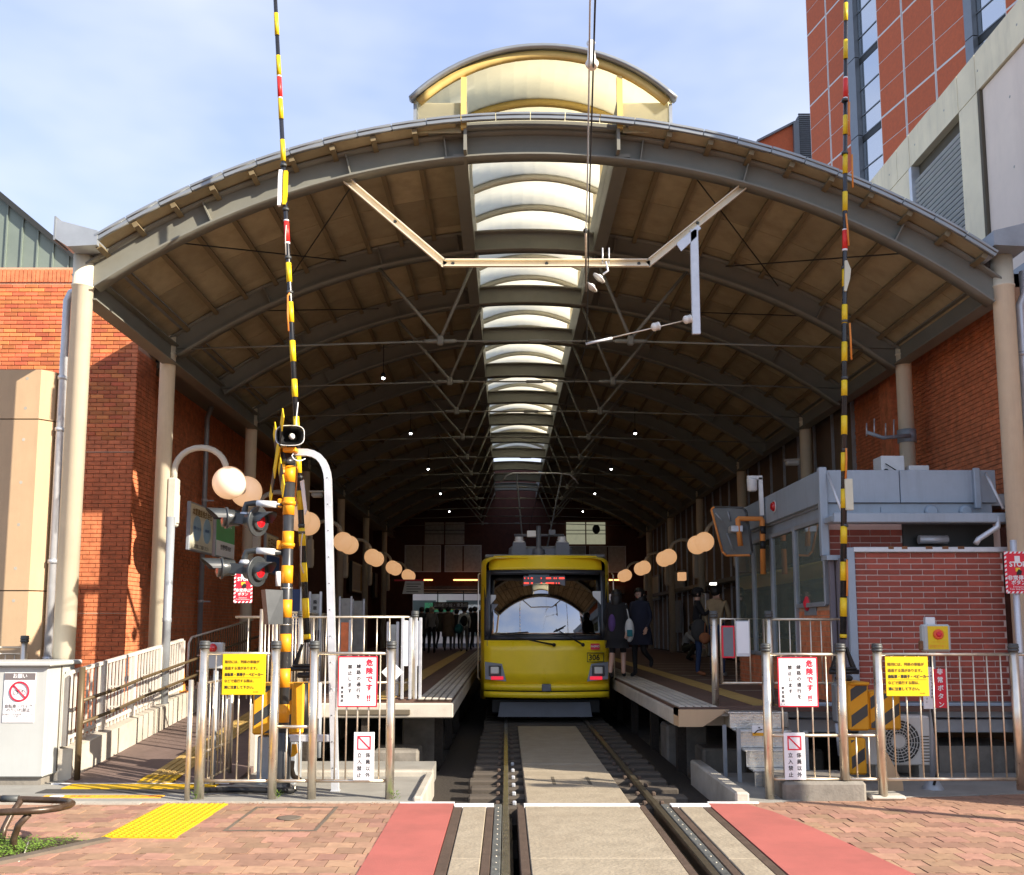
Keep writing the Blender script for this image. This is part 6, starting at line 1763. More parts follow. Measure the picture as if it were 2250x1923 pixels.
# station information boards standing on the platform
def standing(name, lab, u, v0, w_px, Y, mt, vb, edge='galvanised'):
    a = P(u,v0,Y); b = P(u+w_px,vb,Y)
    t = thing(name, lab, 'notice board', (a.x,Y,PZ))
    for x in (a.x,b.x): MB().bbox(x-.02,x+.02,Y,Y+.04,PZ,a.z,.006).build('post',edge,t)
    MB().bbox(a.x+.02,b.x-.02,Y+.01,Y+.03,max(b.z,PZ+.1),a.z-.04,.004).build('panel',mt,t)
    return t,a,b
t,a,b = standing('timetable_board','dark blue timetable board behind the banded mast',640,1289,18,15.5,'poster_navy',1470)
for k in range(3): lettering(t,'三軒茶屋駅',((a.x+b.x)/2-.03+.03*k,15.5,a.z-.5),RT_,UP_,.035,'ink_white',vertical=True)
t,a,b = standing('notice_board','grey upright notice panel with black lettering behind the barrier arm',681,1300,22,15.8,'poster_grey',1385)
lettering(t,'乗車位置',((a.x+b.x)/2,15.795,a.z-.32),RT_,UP_,.08,'ink_black',vertical=True,bold=.002)
standing('notice_board','dim greenish framed panel beside the grey ladder frame',747,1310,22,19.0,'poster_grey',1480)
standing('notice_board','dim greenish framed panel right of its twin on the platform',775,1316,22,19.6,'poster_grey',1480)
t,a,b = standing('notice_board','orange red picture panel behind the platform fence',746,1362,22,15.0,'poster_orange',1432)
t,a,b = standing('notice_board','white sheet tied upright to the platform fence post',885,1357,16,13.0,'sign_white',1464)
t,a,b = standing('notice_board','narrow white sheet tied beside the fence post nearest the tram',914,1357,9,13.02,'sign_white',1464)
t,a,b = standing('notice_board','grey poster hung low behind the platform fence bars',853,1366,20,13.6,'poster_grey',1430)
t,ya,yb,za,zb_ = board('poster_case','lit double poster case on the brick wall beyond the lamps',774,806,1238,1304,-5.9,'poster_cream','dark_trim',.12)
MB().box(-5.893,-5.889,ya+.06,(ya+yb)/2-.05,za+.1,zb_-.1).build('poster','poster_grey',t); MB().box(-5.893,-5.889,(ya+yb)/2+.05,yb-.06,za+.1,zb_-.1).build('poster','tactile_old',t)
board('poster_case','dark poster case further along the brick wall',824,843,1262,1315,-5.9,'poster_grey','dark_trim',.12)
# hanging boards near the back
hg = thing('hanging_board','white board with small printed lines hung near the back of the platform','sign board',P(905,1305,36))
a,b = P(884,1305,36),P(931,1277,36)
MB().prism([(a.x,36,a.z),(b.x,36,a.z),(b.x,36,b.z),(a.x+.1,36,b.z)],(0,.05,0)).build('panel','sign_white',hg)
MB().box(a.x-.3,b.x,35.97,36.0,b.z,b.z+.06).build('red_edge','sign_red',hg)
for k in range(4): MB().box(a.x+.15,b.x-.1-.1*(k%2),35.985,35.998,b.z-.12-.09*k,b.z-.10-.09*k).build('print_line','ink_black',hg)
dg = thing('direction_board','dark brown direction board with white arrows above the crowd','sign board',P(980,1338,41))
a,b = P(951,1338,41),P(1029,1323,41)
MB().bbox(a.x,b.x,41,41.08,a.z,b.z,.02).build('panel','brown_rail',dg); MB().box(a.x,b.x,40.98,41.0,a.z-.04,a.z-.01).build('yellow_edge','ink_yellow',dg)
lettering(dg,'↑  田園都市線・東急線  ↗',((a.x+b.x)/2,40.99,(a.z+b.z)/2),RT_,UP_,.16,'ink_white')
for x in (a.x+.2,b.x-.2): MB().box(x-.02,x+.02,41.02,41.06,b.z,b.z+.5).build('hanger','black',dg)
# grey panels, neon lines, lit window on the back wall
def bpanel(u0,u1,v0,v1,lab,mt='tram_grey',Y=44.9):
    a,b = P(u0,v1,Y),P(u1,v0,Y)
    t = thing('wall_panel_board',lab,'panel',((a.x+b.x)/2,Y,a.z),'grey double panels on the back wall')
    for k in range(2):
        x0 = a.x+(b.x-a.x)*k/2; x1 = a.x+(b.x-a.x)*(k+1)/2
        MB().bbox(x0+.03,x1-.03,Y-.03,Y,a.z+.03,b.z-.03,.01).build('panel','poster_grey',t)
    m = MB()
    for q in ((a.x,b.x,a.z,a.z+.03),(a.x,b.x,b.z-.03,b.z),(a.x,a.x+.03,a.z+.03,b.z-.03),(b.x-.03,b.x,a.z+.03,b.z-.03)): m.box(q[0],q[1],Y-.04,Y,q[2],q[3])
    m.build('frame','galvanised',t)
bpanel(889,969,1198,1257,'grey double panel on the back wall, outermost on the crowd side'); bpanel(977,1058,1198,1257,'grey double panel on the back wall between the crowd and tram')
bpanel(1207,1287,1200,1258,'grey double panel on the back wall half hidden by the tram roof gear'); bpanel(1295,1375,1200,1258,'grey double panel on the back wall right of the tram roof')
for nm,u0,u1,v0,v1,mt,lab in (('back_window',1243,1331,1148,1196,'lit_window','faintly lit yellow window with two panes high on the back wall'),('back_window',932,1022,1148,1196,'poster_grey','dark double window high on the back wall')):
    a,b = P(u0,v1,44.9),P(u1,v0,44.9); t = thing(nm,lab,'window',((a.x+b.x)/2,44.9,a.z))
    for k in range(2):
        MB().box(a.x+(b.x-a.x)*k/2+.03,a.x+(b.x-a.x)*(k+1)/2-.03,44.85,44.9,a.z,b.z).build('pane',mt,t)
    for zz in (.45,.62): MB().box(a.x,b.x,44.82,44.85,a.z+(b.z-a.z)*zz,a.z+(b.z-a.z)*zz+.03).build('bar','black',t)
    if mt == 'lit_window': MB().sphere(P(1310,1163,44.8),.18,14,10,(1,.4,1.2)).build('lantern_shape','black',t)
for u0,u1,lab in ((931,951,'short orange light line above the crowd'),(996,1050,'long orange light line beside the tram mirror'),(1337,1364,'orange light line beside the globe lamps right of the tram')):
    a,b = P(u0,1276,44.3),P(u1,1273,44.3); MB().bbox(a.x,b.x,44.28,44.34,a.z,b.z,.02).build('light_line','neon_orange',label=lab,cat='light',group='orange light lines on the back wall')
for u,v,w,Y,lab in ((1567,1283,14,24,'short white tube light above the man in the black cap'),):
    a = P(u-w/2,v,Y); b = P(u+w/2,v,Y); MB().cyl(a,b,.03,8).build('tube_light','tube_white',label=lab,cat='light')
# street seen through the back openings
bg = thing('far_building','pale shopfront building seen through the back openings','building',(-2,56,0))
MB().box(-14,14,56,60,0,9).build('wall','precast_pink',bg)
for k in range(5): MB().box(-6+2.6*k,-4+2.6*k,55.9,56,1.2,3.2).build('window','booth_glass',bg)
MB().box(-4.6,-3.0,55.6,56,2.55,3.05).build('shop_sign','ink_green',bg)
MB().box(-14,14,46.3,56,-.4,PZ-.02).build('plaza','asphalt',kind='structure')

# ---------------------------------------------------------------- cabinet, railings, ramp furniture
cab = thing('equipment_cabinet','pale grey metal cabinet with a no cycling notice beside the ramp','cabinet',(-5.65,11.2,0))
MB().bbox(-6.6,-5.06,10.95,11.62,.10,1.30,.012).build('body','cabinet_grey',cab)
MB().box(-6.55,-5.10,11.0,11.6,0,.10).build('plinth','concrete_dark',cab)
MB().bbox(-6.65,-5.0,10.88,11.68,1.30,1.35,.012).build('lid','cabinet_grey',cab)
MB().box(-5.058,-5.052,11.26,11.28,.12,1.29).build('door_gap','groove',cab)
MB().box(-6.0,-5.98,10.945,10.951,.12,1.29).build('door_gap','groove',cab)
MB().box(-5.058,-5.045,11.33,11.35,.62,.74).build('handle','cap_grey',cab)
t,a,b = plate('cycling_notice','white notice with a red no cycling symbol on the grey cabinet',4,1478,80,1588,10.94,'sign_white')
w,h = b.x-a.x,b.z-a.z; cx = (a.x+b.x)/2
MB().box(a.x+.006,b.x-.006,10.937,10.94,b.z-h*.145,b.z-.005).build('title_bar','ink_grey',t)
lettering(t,'お願い',(cx,10.934,b.z-h*.075),RT_,UP_,h*.10,'ink_white',bold=.001)
zc_ = b.z-h*.38; rr = w*.29
MB().tube([(cx+rr*math.cos(2*math.pi*i/32),10.938,zc_+rr*math.sin(2*math.pi*i/32)) for i in range(33)],.011,6,False).build('red_ring','ink_red',t)
MB().cyl((cx-rr*.72,10.936,zc_+rr*.72),(cx+rr*.72,10.936,zc_-rr*.72),.009,6).build('red_bar','ink_red',t)
bk_ = MB()
for k in (-1,1): bk_.tube([(cx+k*rr*.42+rr*.24*math.cos(2*math.pi*i/16),10.9385,zc_-rr*.12+rr*.24*math.sin(2*math.pi*i/16)) for i in range(17)],.0035,5,False)
bk_.tube([(cx-rr*.42,10.9385,zc_-rr*.12),(cx-rr*.1,10.9385,zc_+rr*.2),(cx+rr*.3,10.9385,zc_+rr*.2),(cx+rr*.42,10.9385,zc_-rr*.12)],.0035,5,False)
bk_.build('bicycle_symbol','ink_grey',t)
lettering(t,'自転車・バイク\nのりいれ禁止',(cx,10.936,a.z+h*.285),RT_,UP_,h*.082,'ink_grey',bold=.0006,leading=.95)
lettering(t,'駅構内では自転車・バイクを\nおりてお通りください',(cx,10.936,a.z+h*.14),RT_,UP_,h*.048,'ink_grey',leading=.95)
# white railing on the kerb wall
wr = thing('ramp_railing','white painted railing on the kerb wall of the ramp','railing',(-5.02,13,.4))
XR_ = -5.02
def kz(y): return rz(y)+.36
y0_,y1_ = 11.35,15.3
MB().beam((XR_,y0_,kz(y0_)+.80),(XR_,y1_,kz(y1_)+.80),.045,.04).build('top_rail','white_rail',wr)
MB().beam((XR_,y0_,kz(y0_)+.06),(XR_,y1_,kz(y1_)+.06),.04,.035).build('bottom_rail','white_rail',wr)
y = y0_
while y <= y1_+.01:
    big = abs(((y-y0_)/.99) % 1) < .02 or abs(((y-y0_)/.99) % 1) > .98
    MB().box(XR_-(.035 if big else .011),XR_+(.035 if big else .011),y-(.035 if big else .011),y+(.035 if big else .011),kz(y)-.02,kz(y)+.79).build('post' if big else 'bar','white_rail',wr); y += .11
wr2 = thing('ramp_railing','brown railing panel further up the ramp by the brick wall','railing',(-5.0,17,1))
MB().tube([(XR_,15.6,kz(15.6)+.2),(XR_,15.62,kz(15.6)+.72),(XR_,15.75,kz(15.7)+.80),(XR_,19.5,kz(19.5)+.80)],.02,8).build('top_rail','white_rail',wr2)
for i in range(26): yy = 15.75+.145*i; MB().box(XR_-.009,XR_+.009,yy-.009,yy+.009,kz(yy),kz(yy)+.79).build('bar','handrail_brown',wr2)
hr = thing('handrail','pair of dark brown handrails on a round post along the ramp','handrail',(-4.78,11.35,0))
XH = -4.80
MB().cyl((XH,11.22,0),(XH,11.22,1.28),.034,14).build('post','handrail_brown',hr)
for zo in (.87,.62):
    MB().tube([(XH,11.24,zo+.03),(XH,12.3,rz(12.3)+zo-.02),(XH,13.2,rz(13.2)+zo),(XH,15.5,rz(15.5)+zo),(XH,19.5,rz(19.5)+zo)],.021,10).build('rail','handrail_brown',hr)
for yy in (12.5,13.6,14.7,16): 
    for zo in (.87,.62): MB().box(XH-.2,XH,yy-.015,yy+.015,rz(yy)+zo-.03,rz(yy)+zo-.015).build('bracket','white_rail',hr)
# stainless fence post behind the cabinet
bp = thing('side_fence','short stainless fence behind the grey cabinet at the precast wall','fence',(-6.3,12.6,0))
for x in (-5.95,-7.2): fpost(None,x,12.2,0,1.62,bp,.042)
for z in (1.48,1.40): frail((-7.6,12.2,z),(-5.95,12.2,z),bp,.014)
fbars(-7.2,-5.95,12.2,.3,1.4,10,bp)
MB().lathe((-5.02,15.35,rz(15.3)+.36),(0,0,1),[(0,.13),(.02,.12),(.03,.06),(.5,.02)],14).build('traffic_cone','orange_pole',label='orange traffic cone behind the white ramp railing by the brick wall',cat='traffic cone')
# brown hoop barrier at the planting bed
hb = thing('hoop_barrier','low dark brown tubular hoop barrier beside the green planting','barrier',(-3.8,8.0,0))
zt_ = .305
pts = [(-6.5,8.42,zt_),(-4.2,8.42,zt_)]
cxh, cyh = -3.86, 8.10
for i in range(9):
    a = math.pi/2-math.pi*i/8; pts.append((cxh+.34*math.cos(a), cyh+.32*math.sin(a), zt_-.01*math.sin(a)))
pts += [(-4.05,7.80,zt_-.005),(-4.16,7.805,zt_-.01)]
MB().tube(pts,.027,14).build('hoop','brown_rail',hb)
for p_ in ([(-4.05,8.42,zt_),(-4.10,8.36,zt_-.1),(-4.10,8.24,.1),(-4.10,8.2,-.02)],[(-3.72,7.85,zt_-.02),(-3.80,7.86,.2),(-3.83,7.86,.1),(-3.83,7.86,-.02)]): MB().tube(p_,.026,12).build('leg','brown_rail',hb)
for x in (-4.75,-4.22): MB().cyl((x,8.42,zt_),(x+.14,8.42,zt_),.0295,12).build('sleeve','cap_grey',hb)
# planting bed
pb = thing('planting_bed','corner planting bed of low bright green ground cover beside brick pavement','planting',(-4.3,7.6,0))
poly = [(-9,8.27),(-3.28,8.25),(-4.15,6.9),(-5.4,4.9),(-9,4.9)]
MB().prism([(x,y,-.3) for x,y in poly],(0,0,.306)).build('soil','soil',pb)
MB().beam((-3.26,8.26,.0),(-5.4,4.85,.0),.10,.05).build('kerb','manhole',pb)
m = MB(); rg = random.Random(3)
def inside_bed(x,y): return y < 8.2 and x < -3.36-(8.25-y)*.645
n = 0
while n < 15000:
    x = rg.uniform(-5.0,-3.2); y = rg.uniform(6.6,8.2)
    if not inside_bed(x,y): continue
    if rg.random() > (.25+.75*(math.sin(x*4.1+1)*math.cos(y*5.3)*.5+.5)): 
        n += 1; continue
    h = rg.uniform(.008,.06+.05*(math.sin(x*4.1+1)*.5+.5)); a = rg.uniform(0,6.28); s = rg.uniform(.008,.018); tl = rg.uniform(.1,.9)
    u = Vector((math.cos(a),math.sin(a),tl*.6)); v = Vector((-math.sin(a),math.cos(a),0)); c = Vector((x,y,h))
    m.add([c-v*s*.5,c+u*s*.7-v*s*.3,c+u*s*1.6,c+u*s*.7+v*s*.6],[(0,1,2,3)]); n += 1
m.build('leaves','leaf_bright',pb,kind='stuff',fix=False)
MB().tube([P(62,1850,8.0),P(52,1880,7.7),P(33,1905,7.45)],.006,6).build('dry_stem','lamp_paint',pb)
# small weeds along the kerb
def weed(u,v,lab,n=40,s0=.02):
    g = G(u,v); m = MB(); rg = random.Random(u)
    for k in range(n):
        a = rg.uniform(0,6.28); d = rg.uniform(0,.07); h = rg.uniform(0,.07); s = rg.uniform(.5,1)*s0
        c = Vector((g.x+d*math.cos(a),g.y+.4*d*math.sin(a),.015+h)); uu = Vector((math.cos(a),math.sin(a),.7)); vv = Vector((-math.sin(a),math.cos(a),0))
        m.add([c,c+uu*s-vv*s*.4,c+uu*s*2,c+uu*s+vv*s*.4],[(0,1,2,3)])
    m.build('weed','leaf_bright',label=lab,cat='plant',fix=False)
weed(606,1758,'small green weed growing at the second fence post by the mast'); weed(866,1760,'small green weed at the fence post nearest the red strip'); weed(434,1760,'tiny green weed at the corner post beside the yellow tiles',25); weed(1850,1757,'pale weed at the plinth edge below the right fence',30); weed(1778,1759,'tiny weed at the plinth edge near the red strip',18)

# ---------------------------------------------------------------- overhead wires and their bracket
wb = thing('wire_bracket','trapezoid beige steel bracket under the first arch carrying the overhead wire','bracket',P(1200,580,11.85))
WYB = 11.86
pp = [P(757,394,WYB),P(975,580,WYB),P(1425,580,WYB),P(1645,402,WYB)]
for i in range(3):
    p_,q_ = pp[i],pp[i+1]; dd = (q_-p_).normalized(); up = Vector((0,1,0)).cross(dd)
    m = MB(); m.beam(p_-dd*.01,q_+dd*.02,.012,.085,up=(0,0,1)); m.obox((p_+q_)/2+up*.04+Vector((0,-.03,0)),dd,Vector((0,1,0)),up,(q_-p_).length/2,.03,.006); m.obox((p_+q_)/2-up*.04+Vector((0,-.03,0)),dd,Vector((0,1,0)),up,(q_-p_).length/2,.03,.006)
    m.build('channel','column_paint',wb)
for u,v in ((995,579),(1201,579),(1404,579),(868,487),(1533,490)): MB().lathe(P(u,v,WYB-.01),(0,-1,0),[(0,.022),(.01,.018)],10).build('bolt','cap_grey',wb)
for u,v in ((765,398),(1640,404)): q = P(u,v,WYB); MB().bbox(q.x-.09,q.x+.09,WYB-.05,WYB+.05,q.z-.02,q.z+.08,.01).build('end_plate','canopy_shade_paint',wb)
MB().bbox(P(1518,600,WYB-.1).x,P(1536,600,WYB-.1).x,WYB-.12,WYB-.07,P(1527,735,WYB-.1).z,P(1527,505,WYB-.1).z,.006).build('drop_arm','silver_paint',wb)
MB().beam(P(1490,540,WYB-.08),P(1536,500,WYB-.08),.06,.06).build('drop_clamp','silver_paint',wb)
MB().prism([P(1487,537,WYB-.12),P(1497,552,WYB-.12),P(1531,520,WYB-.12),P(1531,500,WYB-.12)],(0,.02,0)).build('clamp_plate','silver_paint',wb)
st_a, st_b = P(1524,700,WYB-.1), P(1287,756,WYB-.1)
MB().cyl(st_a,st_b,.010,8).build('registration_arm','stainless_dull',wb)
MB().cyl(P(1345,743,WYB-.1),st_b,.017,8).build('registration_tube','silver_paint',wb)
dd = (st_b-st_a).normalized()
for u,v in ((1511,702),(1441,718)):
    q = P(u,v,WYB-.1); MB().lathe(q-dd*.06,dd,[(0,.02),(.012,.05),(.03,.055),(.034,.045),(.05,.055),(.054,.045),(.075,.055),(.10,.05),(.12,.02)],16).build('insulator','porcelain',wb)
# insulators hanging by the messenger wire
for u,v in ((1317,610),(1300,630)):
    q = P(u,v,WYB-.05); ax = Vector((.62,0,.78)); MB().lathe(q-ax*.03,ax,[(0,.02),(.01,.085),(.025,.09),(.035,.05),(.06,.03)],18).build('insulator','porcelain',wb)
MB().tube([P(1331,575,WYB-.05),P(1336,595,WYB-.05),P(1325,603,WYB-.05)],.014,8).build('hook','silver_paint',wb)
for u in (1324,1338): MB().cyl(P(u,545,WYB-.03),P(u,580,WYB-.03),.010,6).build('u_bolt','silver_paint',wb)
cw = thing('overhead_wire','black contact wire with stay cable running over the track','wire',P(1290,756,11.76))
MB().tube([Vector((.15,-4,5.15)),P(1309,-40,4.9),P(1302,200,6.4),P(1296,400,8.3),P(1289,754,11.76),Vector((.86,19,4.98)),Vector((.78,26,5.0)),Vector((.74,44,5.0))],.006,6).build('contact_wire','cable_dark',cw)
MB().tube([Vector((.1,-4,5.35)),P(1297,-40,4.9),P(1294,200,6.4),P(1290,430,9.0),P(1287,512,10.6)],.006,6).build('stay_cable','silver_paint',cw)
MB().sphere(P(1287,507,10.6),.03,10,8).build('tension_ring','dark_trim',cw)
MB().cyl(P(1287,512,10.6),P(1288,640,11.7),.012,6).build('stay_rod','stainless_dull',cw)
MB().lathe(P(1301,148,6.0),(0,.3,.95),[(0,.03),(.03,.045),(.06,.03),(.2,.02),(.22,.03)],12).build('line_insulator','porcelain',cw)

# ---------------------------------------------------------------- mirror, camera and lamp on the booth
mr = thing('traffic_mirror','grey backed traffic mirror on a bent orange pole beside the booth','mirror',P(1610,1165,15.0))
MYR = 15.0
pl_ = [P(1563,1120,MYR+.3),P(1570,1114,MYR+.3),P(1632,1116,MYR),P(1640,1124,MYR),P(1653,1212,MYR),P(1648,1220,MYR),P(1596,1221,MYR+.3),P(1587,1212,MYR+.3)]
MB().prism(pl_,(-.01,.06,0)).build('back','mirror_back',mr)
for i in range(len(pl_)): MB().cyl(pl_[i],pl_[(i+1)%len(pl_)],.018,8).build('rim','orange_pole' if i in (0,6,7,5) else 'cap_grey',mr)
for u0,v0,u1,v1 in ((1572,1127,1588,1146),(1599,1124,1604,1145),(1597,1172,1612,1212),(1631,1195,1642,1210)): MB().cyl(P(u0,v0,MYR+.12),P(u1,v1,MYR+.12),.012,6).build('stiffener','gutter_metal',mr)
MB().tube([P(1627,1200,MYR-.1),P(1621,1143,MYR-.1),P(1624,1140,MYR-.1),P(1672,1140,MYR-.05),P(1675,1145,MYR-.05),P(1677,1262,MYR-.05)],.042,14).build('pole','orange_pole',mr)
for v in (1165,1198): q = P(1676,v,MYR-.05); MB().lathe((q.x,q.y,q.z-.06),(0,0,1),[(0,.046),(.12,.046)],14).build('black_band','black',mr)
q = P(1617,1163,MYR-.05); MB().bbox(q.x-.09,q.x+.09,MYR-.14,MYR+.08,q.z-.05,q.z+.05,.01).build('clamp','galvanised',mr)
cm = thing('camera_bracket','white camera housing on a square white bracket above the booth fascia','camera',P(1672,1130,15))
MB().beam(P(1674,1133,15),P(1670,1050,15),.06,.06,up=(0,1,0)).build('upright','white_enamel',cm); MB().beam(P(1642,1050,15),P(1674,1050,15),.06,.06).build('arm','white_enamel',cm)
q = P(1652,1052,15); MB().lathe((q.x,15,q.z-.20),(0,0,1),[(0,.05),(.02,.075),(.18,.08),(.2,.08)],16).build('housing','white_enamel',cm)
rl = thing('warning_lamp','round red lamp on the booth fascia','lamp',P(1707,1112,14.4))
q = P(1708,1112,14.4); MB().lathe((4.0,14.45,q.z),(-1,0,0),[(0,.075),(.03,.075),(.06,.05)],18).build('lens','lens_red',rl); MB().lathe((3.995,14.45,q.z),(-1,0,0),[(0,.09),(.012,.09)],18).build('base','white_enamel',rl)
cl = thing('camera_bracket','pale lamp box on a shelf arm beside the panelled wall','lamp',P(1745,1030,20))
MB().beam(P(1722,1012,20),P(1768,1010,20),.06,.05).build('arm','white_rail',cl); MB().beam(P(1766,1012,20),P(1766,1062,20),.05,.05,up=(0,1,0)).build('upright','white_rail',cl)
a,b = P(1727,1023,20),P(1755,1013,20); MB().bbox(a.x,b.x,19.9,20.1,a.z,b.z,.03).build('lamp_box','white_enamel',cl)
wl = thing('wall_fitting','small grey light fitting behind the ladder frame','lamp',P(696,1086,20))
a,b = P(685,1093,20),P(709,1083,20); MB().bbox(a.x,b.x,19.9,20.1,a.z,b.z,.03).build('diffuser','cabinet_grey',wl); MB().box(a.x-.03,b.x+.03,19.88,20.12,b.z,b.z+.03).build('top','lamp_paint',wl)
fx = thing('hose_panel','recessed grey panel with a red valve wheel in the booth side wall','fire hydrant',(BX-.03,13.0,1.3))
a = PXX(1767,BX-.02,1330); b = PXX(1793,BX-.02,1330); z0 = PXX(1780,BX-.02,1352).z; z1 = PXX(1780,BX-.02,1300).z
MB().box(BX-.022,BX-.012,b.y,a.y,z0,z1).build('panel','gutter_metal',fx); MB().lathe((BX-.02,(a.y+b.y)/2+.1,(z0+z1)/2),(-1,0,0),[(0,.10),(.02,.10),(.05,.04)],16).build('valve_wheel','sign_red',fx)
# posters on the booth side of the platform
for i,(u0,u1,v0,v1,mt,lab) in enumerate(((1427,1448,1265,1320,'poster_cream','framed map poster on the panelled wall behind the woman in the dark coat'),(1478,1495,1320,1390,'poster_grey','white printed notice on the panelled wall left of the man in the cap'),(1478,1503,1255,1303,'poster_grey','double framed window panel on the panelled wall under the globe lamps'))):
    X = 6.4; a = PXX(u0,X,(v0+v1)/2); b = PXX(u1,X,(v0+v1)/2); z1 = PXX((u0+u1)/2,X,v0).z; z0 = PXX((u0+u1)/2,X,v1).z
    t = thing('wall_poster',lab,'poster',(X,(a.y+b.y)/2,z0))
    MB().bbox(X-.02,X+.05,b.y,a.y,z0,z1,.01).build('frame','gutter_metal',t); MB().box(X-.026,X-.02,b.y+.1,a.y-.1,z0+.08,z1-.08).build('sheet',mt,t)
q = PXX(1498,6.0,1258); lt = thing('box_lantern','small glowing orange box lantern under the globe lamps on the booth side','lantern',q)
MB().bbox(q.x-.12,q.x+.12,q.y-.2,q.y+.2,q.z-.28,q.z+.0,.01).build('shade','globe',lt); MB().box(q.x-.13,q.x+.13,q.y-.21,q.y+.21,q.z,q.z+.03).build('cap','black',lt)
# street lamp standing beside the road, outside the picture; its shadow crosses the paving
sp_ = thing('street_lamp','slim grey street lamp post standing on the brick pavement right of the crossing','street lamp',(8.6,6.85,0))
MB().lathe((8.6,6.85,0),(0,0,1),[(0,.10),(.4,.085),(4.3,.06)],14).build('post','gutter_metal',sp_)
MB().tube([(8.6,6.85,4.2),(8.5,6.85,4.5),(8.1,6.9,4.6)],.04,10).build('arm','gutter_metal',sp_)
MB().bbox(7.7,8.15,6.8,7.0,4.54,4.66,.03).build('lamp_head','gutter_metal',sp_)
# fallen leaves and grit along the kerbs
m = MB(); rg = random.Random(11)
for k in range(240):
    if rg.random() < .55: x, y = rg.uniform(-5,-1.1), 9.93-abs(rg.gauss(0,.05))
    elif rg.random() < .6: x, y = rg.uniform(2.5,6.0), 9.85+rg.uniform(0,.1)
    else: x, y = rg.choice((rg.uniform(-3.2,-1.2),rg.uniform(2.9,4.6))), rg.uniform(7.2,9.7)
    s = rg.uniform(.006,.016); a = rg.uniform(0,6.28); u = Vector((math.cos(a),math.sin(a),rg.uniform(-.2,.4)))*s; v = Vector((-math.sin(a),math.cos(a),rg.uniform(-.2,.3)))*s*.6
    c = Vector((x,y,.012)); m.add([c-u,c-v,c+u,c+v],[(0,1,2,3)])
m.build('fallen_leaves','rust',label='scattered dry leaves and grit along the kerb and brick pavement',cat='leaves',kind='stuff',fix=False)
